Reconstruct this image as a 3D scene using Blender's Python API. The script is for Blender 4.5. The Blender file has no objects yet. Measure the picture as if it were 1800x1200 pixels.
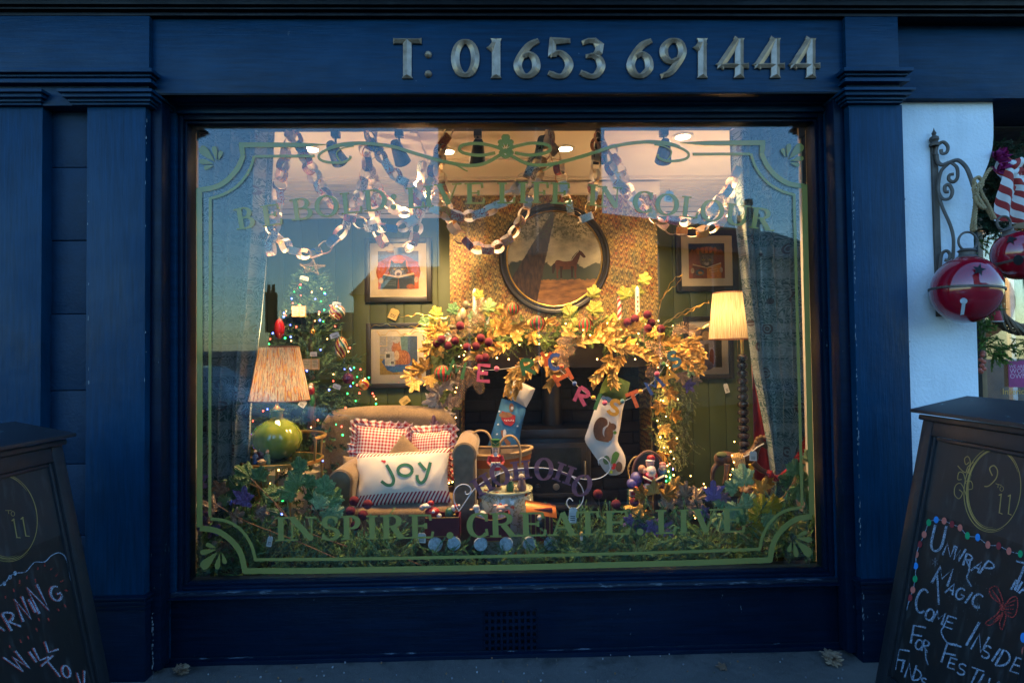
import bpy, bmesh, math, random
from mathutils import Vector, Matrix, Euler
random.seed(7)
SC = bpy.context.scene
COL = SC.collection
rad = math.radians
# ------------------------------------------------------------------ camera, sky, exposure
CAM = Vector((0, -2.6, 1.365))
_y, _p, _t = rad(1.3296), rad(1.3944), rad(.7334)
_f = Vector((math.sin(_y)*math.cos(_p), math.cos(_y)*math.cos(_p), math.sin(_p)))
_r0 = Vector((math.cos(_y), -math.sin(_y), 0))
_u0 = _r0.cross(_f)
_r = _r0*math.cos(_t) - _u0*math.sin(_t)
_u = _u0*math.cos(_t) + _r0*math.sin(_t)
cd = bpy.data.cameras.new('camera'); cam = bpy.data.objects.new('camera', cd); COL.objects.link(cam)
cam.matrix_world = Matrix(((_r.x, _u.x, -_f.x, CAM.x), (_r.y, _u.y, -_f.y, CAM.y), (_r.z, _u.z, -_f.z, CAM.z), (0, 0, 0, 1)))
cd.sensor_width = 36; cd.lens = 20.0; cd.clip_start = .05; cd.clip_end = 500
SC.camera = cam
w = bpy.data.worlds.new('World'); SC.world = w; w.use_nodes = True
wn = w.node_tree; wn.nodes.clear()
sky = wn.nodes.new('ShaderNodeTexSky'); sky.sky_type = 'NISHITA'; sky.sun_disc = False
sky.sun_elevation = rad(12); sky.sun_rotation = rad(0); sky.air_density = 1.6; sky.ozone_density = 3.0; sky.dust_density = .4
mx = wn.nodes.new('ShaderNodeMix'); mx.data_type = 'RGBA'; mx.blend_type = 'MULTIPLY'; mx.inputs[0].default_value = 1
mx.inputs[7].default_value = (.64, 1.0, 1.5, 1)          # tungsten white balance of the photograph: daylight reads blue
bg = wn.nodes.new('ShaderNodeBackground'); bg.inputs[1].default_value = .15
wo = wn.nodes.new('ShaderNodeOutputWorld')
wn.links.new(sky.outputs[0], mx.inputs[6]); wn.links.new(mx.outputs[2], bg.inputs[0]); wn.links.new(bg.outputs[0], wo.inputs[0])
sl = bpy.data.lights.new('sun', 'SUN'); sl.energy = .05; sl.angle = rad(20); sl.color = (.6, .78, 1)
so = bpy.data.objects.new('sun', sl); COL.objects.link(so); so.rotation_euler = (rad(78), 0, rad(180)); so.location = (0, 20, 6)
SC.view_settings.view_transform = 'Standard'; SC.view_settings.look = 'None'; SC.view_settings.gamma = 1
SC.view_settings.exposure = 2.15; SC.view_settings.use_curve_mapping = False
cy = SC.cycles; cy.use_denoising = True; cy.max_bounces = 8; cy.transparent_max_bounces = 16; cy.diffuse_bounces = 3
cy.glossy_bounces = 4; cy.sample_clamp_indirect = 3; cy.caustics_reflective = False; cy.caustics_refractive = False

# ------------------------------------------------------------------ tracing helpers
def ray(px, py):
    return _f + _r*((px-900)/1000) - _u*((py-600)/1000)
def P(px, py, y):                       # the point at depth y (metres behind the shopfront) seen at a photograph pixel
    d = ray(px, py); return CAM + d*((y - CAM.y)/d.y)
class Plane:
    def __init__(s, p, n): s.p = Vector(p); s.n = Vector(n).normalized()
    def at(s, px, py, h=0):
        d = ray(px, py); t = (s.p - CAM).dot(s.n)/d.dot(s.n); return CAM + d*t + s.n*h
def YP(y): return Plane((0, y, 0), (0, -1, 0))
def S(y): return (2.6 + y)/1000         # metres per photograph pixel at depth y

# ------------------------------------------------------------------ materials
class NT:
    def __init__(s, name):
        s.m = bpy.data.materials.new(name); s.m.use_nodes = True; s.t = s.m.node_tree; s.b = s.t.nodes['Principled BSDF']
    def n(s, typ, **kw):
        nd = s.t.nodes.new(typ)
        for k, v in kw.items(): setattr(nd, k, v)
        return nd
    def l(s, a, b): s.t.links.new(a, b)
    def val(s, x, sock):
        if hasattr(x, 'links'): s.l(x, sock)
        else: sock.default_value = x
    def math(s, op, a, b=0., c=0.):
        nd = s.n('ShaderNodeMath', operation=op)
        for i, x in enumerate((a, b, c)): s.val(x, nd.inputs[i])
        return nd.outputs[0]
    def mix(s, f, a, b, mode='MIX'):
        nd = s.n('ShaderNodeMix', data_type='RGBA', blend_type=mode)
        s.val(f, nd.inputs[0])
        for x, i in ((a, 6), (b, 7)):
            if isinstance(x, tuple): x = (x+(1,))[:4]
            s.val(x, nd.inputs[i])
        return nd.outputs[2]
    def ramp(s, f, stops, interp='LINEAR'):
        nd = s.n('ShaderNodeValToRGB'); r = nd.color_ramp; r.interpolation = interp
        while len(r.elements) < len(stops): r.elements.new(.5)
        for e, (p, c) in zip(r.elements, stops): e.position = p; e.color = (tuple(c)+(1,))[:4] if isinstance(c, tuple) else (c, c, c, 1)
        s.l(f, nd.inputs[0]); return nd.outputs[0]
    def obj(s): return s.n('ShaderNodeTexCoord').outputs['Object']
    def geo(s): return s.n('ShaderNodeNewGeometry').outputs['Position']
    def noise(s, sc, vec=None, det=3., rough=.5, dist=0.):
        nd = s.n('ShaderNodeTexNoise'); nd.inputs['Scale'].default_value = sc; nd.inputs['Detail'].default_value = det
        nd.inputs['Roughness'].default_value = rough; nd.inputs['Distortion'].default_value = dist
        if vec is not None: s.l(vec, nd.inputs['Vector'])
        return nd.outputs['Fac']
    def voro(s, sc, vec=None, out='Distance', feat='F1'):
        nd = s.n('ShaderNodeTexVoronoi', feature=feat); nd.inputs['Scale'].default_value = sc
        if vec is not None: s.l(vec, nd.inputs['Vector'])
        return nd.outputs[out]
    def mapv(s, vec, sc=(1, 1, 1), loc=(0, 0, 0), rot=(0, 0, 0)):
        nd = s.n('ShaderNodeMapping'); s.l(vec, nd.inputs[0]); nd.inputs['Scale'].default_value = sc
        nd.inputs['Location'].default_value = loc; nd.inputs['Rotation'].default_value = rot; return nd.outputs[0]
    def sep(s, vec): nd = s.n('ShaderNodeSeparateXYZ'); s.l(vec, nd.inputs[0]); return nd.outputs
    def attr(s, name, out='Color'): nd = s.n('ShaderNodeAttribute', attribute_name=name); return nd.outputs[out]
    def bump(s, h, strength=.3, dist=.002):
        nd = s.n('ShaderNodeBump'); nd.inputs['Strength'].default_value = strength; nd.inputs['Distance'].default_value = dist
        s.l(h, nd.inputs['Height']); s.l(nd.outputs[0], s.b.inputs['Normal'])
    def done(s, col=None, rough=.6, metal=0., spec=.5, coat=0.):
        if col is not None:
            if isinstance(col, tuple): col = (col+(1,))[:4]
            s.val(col, s.b.inputs['Base Color'])
        s.val(rough, s.b.inputs['Roughness']); s.b.inputs['Metallic'].default_value = metal
        s.b.inputs['Specular IOR Level'].default_value = spec; s.b.inputs['Coat Weight'].default_value = coat
        return s.m
def mk(name, col, rough=.6, metal=0., var=.25, vs=20., bump=.2, bs=120., spec=.5, coat=0., sheen=0.):
    n = NT(name); o = n.obj(); f = n.noise(vs, o, 4.)
    dark = tuple(c*(1-var) for c in col); lite = tuple(min(1, c*(1+var)) for c in col)
    c = n.mix(n.ramp(f, [(.3, 0.), (.7, 1.)]), dark, lite)
    if bump: n.bump(n.noise(bs, o, 3.), bump, .002)
    m = n.done(c, rough, metal, spec, coat); n.b.inputs['Sheen Weight'].default_value = sheen
    return m
def vcm(name, rough=.6, metal=0., coat=0., bump=.15, bs=200., sheen=0.):   # colour comes from the mesh's own face colours
    n = NT(name); a = n.attr('Col'); o = n.obj(); f = n.noise(60., o, 3.)
    c = n.mix(1., a, n.ramp(f, [(.3, .72), (.7, 1.12)]), 'MULTIPLY')
    if bump: n.bump(n.noise(bs, o, 3.), bump, .001)
    m = n.done(c, rough, metal, .5, coat); n.b.inputs['Sheen Weight'].default_value = sheen
    return m
def emis(name, col, st, sample=True):
    n = NT(name); n.b.inputs['Emission Color'].default_value = col+(1,); n.b.inputs['Emission Strength'].default_value = st
    m = n.done(col, .4)
    if not sample: m.cycles.emission_sampling = 'NONE'
    return m

# ------------------------------------------------------------------ objects
OFF = {}
def thing(name, label, cat, loc, group=None):
    o = bpy.data.objects.new(name, None); COL.objects.link(o); o.location = loc; o.empty_display_size = .05
    OFF[o] = Vector(loc); o['label'] = label; o['category'] = cat
    if group: o['group'] = group
    return o
def tag(o, label=None, cat=None, group=None, kind=None):
    for k, v in (('label', label), ('category', cat), ('group', group), ('kind', kind)):
        if v: o[k] = v
    return o
def link(name, mesh, parent=None, M=None, label=None):        # an object on a shared mesh; M in world space
    o = bpy.data.objects.new(name, mesh); COL.objects.link(o)
    off = Vector((0, 0, 0))
    if parent is not None:
        o.parent = parent; off = OFF.get(parent, off)
    M = M or Matrix()
    if parent is not None and parent.type == 'MESH': o.matrix_local = parent['_m'].inverted() @ M if False else Matrix.Translation(-off) @ M
    else: o.matrix_local = Matrix.Translation(-off) @ M
    if label: o['label'] = label
    return o
class MB:
    def __init__(s): s.v = []; s.f = []; s.c = []; s.mi = []; s.uv = []; s.col = (.5, .5, .5); s.slot = 0; s.M = None; s.vc = False
    def add(s, vs, fs, uv=None):
        b = len(s.v)
        if s.M is not None: vs = [s.M @ Vector(p) for p in vs]
        s.v += [tuple(p) for p in vs]; s.uv += list(uv) if uv else [(0, 0)]*len(vs)
        for f in fs: s.f.append(tuple(i+b for i in f)); s.c.append(s.col); s.mi.append(s.slot)
        return s
    def C(s, *c): s.col = c; s.vc = True; return s
    def box(s, a, b):
        x0, y0, z0 = (min(a[i], b[i]) for i in range(3)); x1, y1, z1 = (max(a[i], b[i]) for i in range(3))
        return s.add([(x0,y0,z0),(x1,y0,z0),(x1,y1,z0),(x0,y1,z0),(x0,y0,z1),(x1,y0,z1),(x1,y1,z1),(x0,y1,z1)],
                     [(0,3,2,1),(4,5,6,7),(0,1,5,4),(1,2,6,5),(2,3,7,6),(3,0,4,7)])
    def hexa(s, p):                       # 8 corners, bottom ring then top ring
        return s.add(p, [(0,3,2,1),(4,5,6,7),(0,1,5,4),(1,2,6,5),(2,3,7,6),(3,0,4,7)])
    def prism(s, poly, d):                # polygon of 3D points extruded by vector d
        n = len(poly); d = Vector(d); q = [Vector(p) for p in poly]
        return s.add(q+[p+d for p in q], [tuple(range(n))[::-1], tuple(range(n, 2*n))]+[(i, (i+1) % n, n+(i+1) % n, n+i) for i in range(n)])
    def grid(s, fn, nu, nv, closed=False):
        vs = []; uv = []
        for j in range(nv+1):
            for i in range(nu+1):
                vs.append(fn(i/nu, j/nv)); uv.append((i/nu, j/nv))
        fs = [(j*(nu+1)+i, j*(nu+1)+i+1, (j+1)*(nu+1)+i+1, (j+1)*(nu+1)+i) for j in range(nv) for i in range(nu)]
        return s.add(vs, fs, uv)
    def lathe(s, prof, c, axis=(0, 0, 1), n=20, rx=None):
        c = Vector(c); ax = Vector(axis).normalized(); a = ax.orthogonal().normalized(); b = ax.cross(a)
        if abs(ax.z) > .99: a = Vector((1, 0, 0)); b = Vector((0, 1, 0))
        f = rx or (lambda t, h: 1)
        def fn(u, v):
            k = v*(len(prof)-1); i = min(int(k), len(prof)-2); t = k-i
            r = prof[i][0]*(1-t)+prof[i+1][0]*t; h = prof[i][1]*(1-t)+prof[i+1][1]*t
            an = 2*math.pi*u; r *= f(an, h)
            return c + ax*h + a*(r*math.cos(an)) + b*(r*math.sin(an))
        return s.grid(fn, n, len(prof)-1)
    def ball(s, c, r, n=12, sc=(1, 1, 1), m=None):
        c = Vector(c); m = m or max(4, n//2)
        return s.grid(lambda u, v: c+Vector((sc[0]*r*math.sin(math.pi*v)*math.cos(2*math.pi*u), sc[1]*r*math.sin(math.pi*v)*math.sin(2*math.pi*u), -sc[2]*r*math.cos(math.pi*v))), n, m)
    def tube(s, pts, r, n=8, caps=True, flat=None):
        pts = [Vector(p) for p in pts]; k = len(pts); rs = r if isinstance(r, (list, tuple)) else [r]*k
        if len(rs) != k: rs = [rs[0]+(rs[-1]-rs[0])*i/(k-1) for i in range(k)]
        up = None; vs = []
        for i, p in enumerate(pts):
            t = (pts[min(i+1, k-1)]-pts[max(i-1, 0)])
            t = t.normalized() if t.length > 1e-9 else Vector((0, 0, 1))
            if up is None: up = t.orthogonal().normalized() if abs(t.y) > .9 else (Vector((0, 1, 0)) - t*t.y).normalized()
            else:
                up = up - t*up.dot(t); up = up.normalized() if up.length > 1e-6 else t.orthogonal().normalized()
            sd = t.cross(up)
            for j in range(n):
                a = 2*math.pi*j/n; vs.append(p + up*(rs[i]*math.cos(a)) + sd*(rs[i]*(flat or 1)*math.sin(a)))
        fs = [(i*n+j, i*n+(j+1) % n, (i+1)*n+(j+1) % n, (i+1)*n+j) for i in range(k-1) for j in range(n)]
        if caps: fs += [tuple(range(n))[::-1], tuple(range((k-1)*n, k*n))]
        return s.add(vs, fs)
    def strip(s, polys, plane, h=0.):     # pixel polygons unprojected to a plane
        for q in polys:
            s.add([plane.at(x, y, h) for x, y in q], [tuple(range(len(q)))])
        return s
    def mesh(s, name, mats, smooth=True, bevel=0., weld=False):
        me = bpy.data.meshes.new(name); me.from_pydata(s.v, [], s.f)
        for m in (mats if isinstance(mats, (list, tuple)) else [mats]): me.materials.append(m)
        me.polygons.foreach_set('material_index', s.mi)
        a = me.attributes.new('uvv', 'FLOAT_VECTOR', 'POINT'); a.data.foreach_set('vector', [x for u in s.uv for x in (u[0], u[1], 0)])
        if s.vc:
            a = me.attributes.new('Col', 'FLOAT_COLOR', 'CORNER'); buf = []
            for f, c in zip(s.f, s.c): buf += list((c[0], c[1], c[2], 1))*len(f)
            a.data.foreach_set('color', buf)
        if weld or bevel:
            bm = bmesh.new(); bm.from_mesh(me)
            bmesh.ops.remove_doubles(bm, verts=bm.verts, dist=1e-5)
            bmesh.ops.recalc_face_normals(bm, faces=bm.faces)
            if bevel:
                es = [e for e in bm.edges if len(e.link_faces) == 2 and e.calc_face_angle(0) > .5]
                bmesh.ops.bevel(bm, geom=es, offset=bevel, segments=2, affect='EDGES', profile=.6, clamp_overlap=True)
            bm.to_mesh(me); bm.free()
        me.polygons.foreach_set('use_smooth', [smooth]*len(me.polygons))
        if smooth and hasattr(me, 'set_sharp_from_angle'): me.set_sharp_from_angle(angle=rad(35))
        return me
    def build(s, name, mats, parent=None, smooth=True, bevel=0., label=None, weld=False, kind=None):
        if s.M is None or True:
            if parent is None:                    # top-level mesh: origin at its own base
                xs = [p[0] for p in s.v]; ys = [p[1] for p in s.v]; zs = [p[2] for p in s.v]
                off = Vector(((min(xs)+max(xs))/2, (min(ys)+max(ys))/2, min(zs)))
            else: off = OFF[parent]
            s.v = [(p[0]-off.x, p[1]-off.y, p[2]-off.z) for p in s.v]
        me = s.mesh(name, mats, smooth, bevel, weld)
        o = bpy.data.objects.new(name, me); COL.objects.link(o)
        if parent is None: o.location = off
        else: o.parent = parent
        OFF[o] = off
        if label: o['label'] = label
        if kind: o['kind'] = kind
        return o
def spline(pts, n=6):
    q = [Vector(p) if not isinstance(p, Vector) else p for p in pts]; out = []
    for i in range(len(q)-1):
        a, b, c, d = q[max(i-1, 0)], q[i], q[i+1], q[min(i+2, len(q)-1)]
        for k in range(n):
            t = k/n; out.append(.5*((2*b)+(c-a)*t+(2*a-5*b+4*c-d)*t*t+(3*b-a-3*c+d)*t**3))
    out.append(q[-1]); return out
def sp2(pts, n=5): return [(v.x, v.y) for v in spline([Vector((p[0], p[1], 0)) for p in pts], n)]
def px3(pts, y): return [P(a, b, y) for a, b in pts]

# ------------------------------------------------------------------ 2D strokes and lettering (pixel space, y down)
def stroke(pts, w, n=1):                  # polygon strip of a polyline; w a number, list or function(dir)
    k = len(pts); L = []; R = []
    for i, p in enumerate(pts):
        a = pts[max(i-1, 0)]; b = pts[min(i+1, k-1)]; dx, dy = b[0]-a[0], b[1]-a[1]; l = math.hypot(dx, dy) or 1
        ww = w(dx/l, dy/l) if callable(w) else (w[i] if isinstance(w, (list, tuple)) else w)
        nx, ny = -dy/l*ww/2, dx/l*ww/2; L.append((p[0]+nx, p[1]+ny)); R.append((p[0]-nx, p[1]-ny))
    return [(L[i], L[i+1], R[i+1], R[i]) for i in range(k-1)]
def arc(cx, cy, rx, ry, a0, a1, n=10): return [(cx+rx*math.cos(rad(a0+(a1-a0)*i/n)), cy+ry*math.sin(rad(a0+(a1-a0)*i/n))) for i in range(n+1)]
OV = arc(.5, .5, .5, .5, 90, 450, 22)
SK = {  # single-line capitals, unit box, y up
'A': [[(0,0),(.5,1),(1,0)],[(.2,.38),(.8,.38)]], 'B': [[(0,0),(0,1)],arc(0,.76,.8,.24,90,-90,8),arc(0,.27,.95,.27,90,-90,8)],
'C': [arc(.55,.5,.55,.5,50,310,14)], 'D': [[(0,0),(0,1)],arc(0,.5,1,.5,90,-90,12)], 'E': [[(.95,1),(0,1),(0,0),(1,0)],[(0,.5),(.8,.5)]],
'F': [[(1,1),(0,1),(0,0)],[(0,.5),(.8,.5)]], 'G': [arc(.55,.5,.55,.5,50,330,14),[(1.05,.3),(1,.45),(.6,.45)]], 'H': [[(0,0),(0,1)],[(1,0),(1,1)],[(0,.5),(1,.5)]],
'I': [[(.5,0),(.5,1)]], 'L': [[(0,1),(0,0),(1,0)]], 'M': [[(0,0),(.1,1),(.5,.35),(.9,1),(1,0)]], 'N': [[(0,0),(0,1),(1,0),(1,1)]], 'O': [OV],
'P': [[(0,0),(0,1)],arc(0,.74,1,.26,90,-90,10)], 'R': [[(0,0),(0,1)],arc(0,.74,.9,.26,90,-90,10),[(.2,.48),(1,0)]],
'S': [arc(.5,.75,.45,.25,30,270,9)+arc(.5,.25,.48,.25,90,-150,9)[1:]], 'T': [[(0,1),(1,1)],[(.5,1),(.5,0)]], 'U': [[(0,1),(0,.35)]+arc(.5,.35,.5,.35,180,360,8)+[(1,1)]],
'V': [[(0,1),(.5,0),(1,1)]], 'W': [[(0,1),(.25,0),(.5,.8),(.75,0),(1,1)]], 'Y': [[(0,1),(.5,.5),(1,1)],[(.5,.5),(.5,0)]],
'j': [[(.62,1),(.75,.15)]+arc(.4,.1,.36,.3,0,-160,7)], 'y': [[(0,1),(.5,.45)],[(1,1),(.75,.1)]+arc(.45,.1,.32,.3,0,-150,7)]}
def sk(ch, x, y, w, h, ang=0., sl=0., wd=2.): # bottom-left pixel x, y; clockwise turn in degrees; slant; stroke width
    ca, sa = math.cos(rad(ang)), math.sin(rad(ang)); out = []
    for pl in SK[ch]:
        q = []
        for u, v in pl:
            a = u*w + v*sl*h; b = -v*h; q.append((x+a*ca-b*sa, y+a*sa+b*ca))
        out.append(stroke(q, wd))
    return out
def ser(x, y): return ('s', x, y)
SF = {
'I': [('T',[(.5,0),(.5,1)]),ser(.5,0),ser(.5,1)],
'L': [('T',[(.25,0),(.25,1)]),ser(.25,0),ser(.25,1),('t',[(.25,0),(.92,0)]),('k',[(.92,0),(.98,.3)])],
'E': [('T',[(.25,0),(.25,1)]),ser(.25,0),ser(.25,1),('t',[(.25,0),(.93,0)]),('k',[(.93,0),(.98,.28)]),('t',[(.25,.52),(.7,.52)]),('k',[(.7,.4),(.7,.64)]),('t',[(.25,1),(.86,1)]),('k',[(.86,1),(.9,.74)])],
'F': [('T',[(.28,0),(.28,1)]),ser(.28,0),ser(.28,1),('t',[(.28,.5),(.72,.5)]),('k',[(.74,.38),(.74,.63)]),('t',[(.28,1),(.9,1)]),('k',[(.9,1),(.95,.72)])],
'H': [('T',[(.2,0),(.2,1)]),('T',[(.8,0),(.8,1)]),('t',[(.2,.5),(.8,.5)]),ser(.2,0),ser(.2,1),ser(.8,0),ser(.8,1)],
'T': [('T',[(.5,0),(.5,1)]),ser(.5,0),('t',[(.06,1),(.94,1)]),('k',[(.06,1),(.03,.74)]),('k',[(.94,1),(.97,.74)])],
'V': [('T',[(.18,1),(.52,.02)]),('t',[(.84,1),(.52,.02)]),ser(.18,1),ser(.84,1)],
'A': [('t',[(.14,0),(.48,.97)]),('T',[(.48,.97),(.84,0)]),('t',[(.25,.34),(.72,.34)]),ser(.14,0),ser(.84,0)],
'N': [('t',[(.17,0),(.17,1)]),('T',[(.17,.97),(.83,.03)]),('t',[(.83,0),(.83,1)]),ser(.17,0),ser(.13,1),ser(.83,1)],
'U': [('T',[(.2,1),(.2,.35)]),('a',arc(.5,.33,.3,.3,180,360,10)),('t',[(.8,.33),(.8,1)]),ser(.2,1),ser(.8,1)],
'O': [('a',[(.5+(u-.5)*.84,v) for u, v in [(a*1.,b*.97+.015) for a, b in OV]])],
'C': [('a',arc(.56,.5,.44,.485,48,312,16)),('k',[(.88,.66),(.9,.98)]),('k',[(.88,.34),(.92,.06)])],
'D': [('T',[(.22,0),(.22,1)]),ser(.22,0),ser(.22,1),('a',[(.22,.98)]+arc(.42,.5,.5,.48,90,-90,12)+[(.22,.02)])],
'B': [('T',[(.24,0),(.24,1)]),ser(.2,0),ser(.2,1),('a',[(.24,.98)]+arc(.48,.75,.3,.23,90,-90,8)+[(.24,.52)]),('a',[(.24,.52)]+arc(.5,.27,.38,.25,90,-90,8)+[(.24,.02)])],
'P': [('T',[(.26,0),(.26,1)]),ser(.26,0),ser(.26,1),('a',[(.26,.98)]+arc(.52,.73,.34,.25,90,-90,8)+[(.26,.48)])],
'R': [('T',[(.22,0),(.22,1)]),ser(.22,0),ser(.22,1),('a',[(.22,.98)]+arc(.46,.75,.3,.23,90,-90,8)+[(.22,.52)]),('T',[(.5,.52),(.86,.03)]),ser(.93,0)],
'S': [('a',arc(.5,.74,.3,.235,35,265,8)+arc(.48,.26,.36,.245,80,-150,9)),('k',[(.78,.7),(.8,.97)]),('k',[(.14,.3),(.12,.03)])]}
def sf(ch, x, y, w, h, T, t, ang=0.):     # serif capital in a pixel box: x, y bottom-left
    if ch in '.:':
        return [[arc(x+w/2, y-h*q, T*.62, T*.62, 0, 360, 12)[:-1]] for q in ((.1,) if ch == '.' else (.14, .62))]
    ca, sa = math.cos(rad(ang)), math.sin(rad(ang)); out = []
    def tr(q): return [(x+u*ca-v*sa, y+u*sa+v*ca) for u, v in q]
    for g in SF[ch]:
        if g[0] == 's':
            cx = g[1]*w; c = -g[2]*h + (-t/2 if g[2] < .5 else t/2); out.append(stroke(tr([(cx-T*1.0, c), (cx+T*1.0, c)]), t)); continue
        q = []
        for u, v in g[1]:
            a, b = u*w, -v*h
            if g[0] == 't' and v in (0, 1) and g[1][0][1] == g[1][1][1]: b += -t/2 if v == 0 else t/2
            q.append((a, b))
        wd = {'T': T, 't': t*1.15, 'k': t*1.6}.get(g[0]) or (lambda dx, dy: t+(T*1.05-t)*abs(dy)**1.3)
        out.append(stroke(tr(q), wd))
    return out
# ------------------------------------------------------------------ palette
def paint(name, col, wear=.02, gr=.38, vert=False):
    n = NT(name); o = n.geo()
    st = n.noise(9., n.mapv(o, (7, 1, .5) if vert else (.5, 1, 7)), 6., .6)
    c = n.mix(n.ramp(st, [(.3, 0.), (.7, 1.)]), tuple(x*.66 for x in col), tuple(x*1.32 for x in col))
    big = n.noise(2.3, o, 4.); c = n.mix(n.ramp(big, [(.42, 0.), (.75, .35)]), c, tuple(x*1.6+.001 for x in col))
    chip = n.ramp(n.noise(70., n.mapv(o, (1, 1, .35)), 4., .6), [(.74-wear, 0.), (.75-wear, 1.)])
    zone = n.ramp(n.noise(3., n.mapv(o, (1, 1, 1), (3, 1, 7)), 3.), [(.55, 0.), (.62, 1.)])
    c = n.mix(n.math('MULTIPLY', chip, zone), c, (.12, .14, .16))
    n.bump(n.math('ADD', n.noise(150., n.mapv(o, (1, 1, .07) if vert else (.07, 1, 1)), 4., .6), n.math('MULTIPLY', n.noise(14., o, 3.), 2.)), .38, .003)
    r = n.ramp(n.noise(6., o, 3.), [(.3, gr-.06), (.7, gr+.12)])
    return n.done(c, r, 0, .14)
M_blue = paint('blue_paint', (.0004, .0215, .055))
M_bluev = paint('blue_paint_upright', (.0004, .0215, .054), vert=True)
M_blue_shade = paint('blue_paint_shaded', (.0004, .006, .018), .05, .4)  # same blue paint, with the shade of low and recessed parts in its colour
M_black = paint('black_paint', (.001, .002, .005), .0, .4)
def worn():
    n = NT('worn_blue_paint'); o = n.geo(); z = n.noise(26., n.mapv(o, (.35, 1, 1.6)), 6., .7)
    f = n.ramp(z, [(.56, 0.), (.6, 1.)]); c = n.mix(f, (.001, .008, .02), (.1, .12, .14))
    n.bump(z, .5, .004); return n.done(c, .5)
M_worn = worn()
def stone_paint():
    n = NT('painted_stone'); o = n.geo(); z = n.noise(18., o, 8., .6)
    c = n.mix(n.ramp(z, [(.3, 0.), (.7, 1.)]), (.0005, .013, .034), (.0009, .019, .048))
    n.bump(n.math('ADD', z, n.noise(90., o, 4.)), .4, .005); return n.done(c, .55, 0, .2)
M_stone = stone_paint()
def render_wall():
    n = NT('white_render'); o = n.geo(); z = n.noise(70., o, 5., .6)
    c = n.mix(n.ramp(n.noise(3., o, 5.), [(.3, 0.), (.75, 1.)]), (.58, .62, .66), (.72, .75, .78))
    c = n.mix(n.ramp(n.voro(22., o), [(.03, .6), (.06, 0.)]), c, (.3, .32, .34)); c = n.mix(n.ramp(n.noise(2.2, n.mapv(o, (3, 1, .5)), 6., .65), [(.5, 0.), (.78, .45)]), c, (.42, .43, .42)); c = n.mix(n.ramp(n.math('ADD', n.sep(o)[2], n.noise(9., o, 4.)), [(.55, .5), (1.1, 0.)]), c, (.25, .25, .23))
    n.bump(n.math('ADD', z, n.noise(16., o, 4.)), .7, .006); return n.done(c, .85)
M_wall = render_wall()
def asphalt(name, col, sc=260.):
    n = NT(name); o = n.geo(); z = n.noise(sc, o, 4., .7)
    c = n.mix(n.ramp(z, [(.35, 0.), (.65, 1.)]), tuple(x*.6 for x in col), tuple(x*1.35 for x in col))
    c = n.mix(n.ramp(n.noise(4., o, 5.), [(.35, 0.), (.7, .6)]), c, tuple(x*1.5 for x in col))
    c = n.mix(n.ramp(n.voro(38., o), [(.035, .85), (.05, 0.)]), c, (.4, .4, .38))
    yy = n.sep(o)[1]; dirt = n.ramp(n.math('ADD', n.math('MULTIPLY', yy, 1.6), n.noise(7., o, 5., .65)), [(.42, 0.), (.62, .75)]); c = n.mix(dirt, c, (.012, .011, .009)); n.bump(n.math('ADD', z, n.math('MULTIPLY', n.noise(20., o, 4.), 2.)), .8, .006); return n.done(c, .8)
M_pave = asphalt('pavement_asphalt', (.075, .068, .062)); M_road = asphalt('road_asphalt', (.03, .03, .03), 180.)
def brass():
    n = NT('antique_bronze_letter'); o = n.obj()
    c = n.mix(n.ramp(n.noise(25., o, 4.), [(.3, 0.), (.7, 1.)]), (.25, .165, .105), (.42, .3, .21))
    n.bump(n.noise(140., o, 3.), .15, .001); return n.done(c, .27, .25, .6)
M_bronze = brass()
def vinyl(name, col, a):
    n = NT(name); t = n.n('ShaderNodeBsdfTranslucent'); t.inputs[0].default_value = col+(1,)
    d = n.n('ShaderNodeBsdfDiffuse'); d.inputs[0].default_value = col+(1,)
    m = n.n('ShaderNodeMixShader'); m.inputs[0].default_value = a; n.l(d.outputs[0], m.inputs[1]); n.l(t.outputs[0], m.inputs[2])
    g = n.n('ShaderNodeBsdfGlossy'); g.inputs['Roughness'].default_value = .08
    m2 = n.n('ShaderNodeMixShader'); m2.inputs[0].default_value = .04; n.l(m.outputs[0], m2.inputs[1]); n.l(g.outputs[0], m2.inputs[2])
    n.l(m2.outputs[0], n.t.nodes['Material Output'].inputs[0]); return n.m
M_vinyl = vinyl('sage_green_vinyl', (.31, .28, .075), .3)
M_purple = vinyl('purple_vinyl', (.15, .1, .17), .3)
def glass(name='window_glass', ior=1.5, tint=(1, 1, 1)):
    n = NT(name); tr = n.n('ShaderNodeBsdfTransparent'); tr.inputs[0].default_value = tint+(1,)
    g = n.n('ShaderNodeBsdfGlossy'); g.inputs['Roughness'].default_value = 0.0
    o = n.obj(); b = n.n('ShaderNodeBump'); b.inputs['Strength'].default_value = .02; b.inputs['Distance'].default_value = .01
    n.l(n.noise(1.1, o, 1.), b.inputs['Height']); n.l(b.outputs[0], g.inputs['Normal'])
    f = n.n('ShaderNodeFresnel'); f.inputs['IOR'].default_value = ior
    m = n.n('ShaderNodeMixShader'); n.l(f.outputs[0], m.inputs[0]); n.l(tr.outputs[0], m.inputs[1]); n.l(g.outputs[0], m.inputs[2])
    n.l(m.outputs[0], n.t.nodes['Material Output'].inputs[0]); return n.m
M_glass = glass('window_glass', 1.43)
M_print = vcm('painted_print', .7, bump=0.); M_glaze = vcm('glazed_colour', .18, coat=.4, bump=0.); M_felt = vcm('felt', .95, bump=.5, bs=500., sheen=.4)
M_plast = vcm('painted_resin', .4, bump=.05)

# ------------------------------------------------------------------ ground and street
def flat(name, x0, y0, x1, y1, z, m):
    b = MB().box((x0, y0, z-.2), (x1, y1, z)); o = b.build(name, m, None, False); o['kind'] = 'structure'; return o
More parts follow.
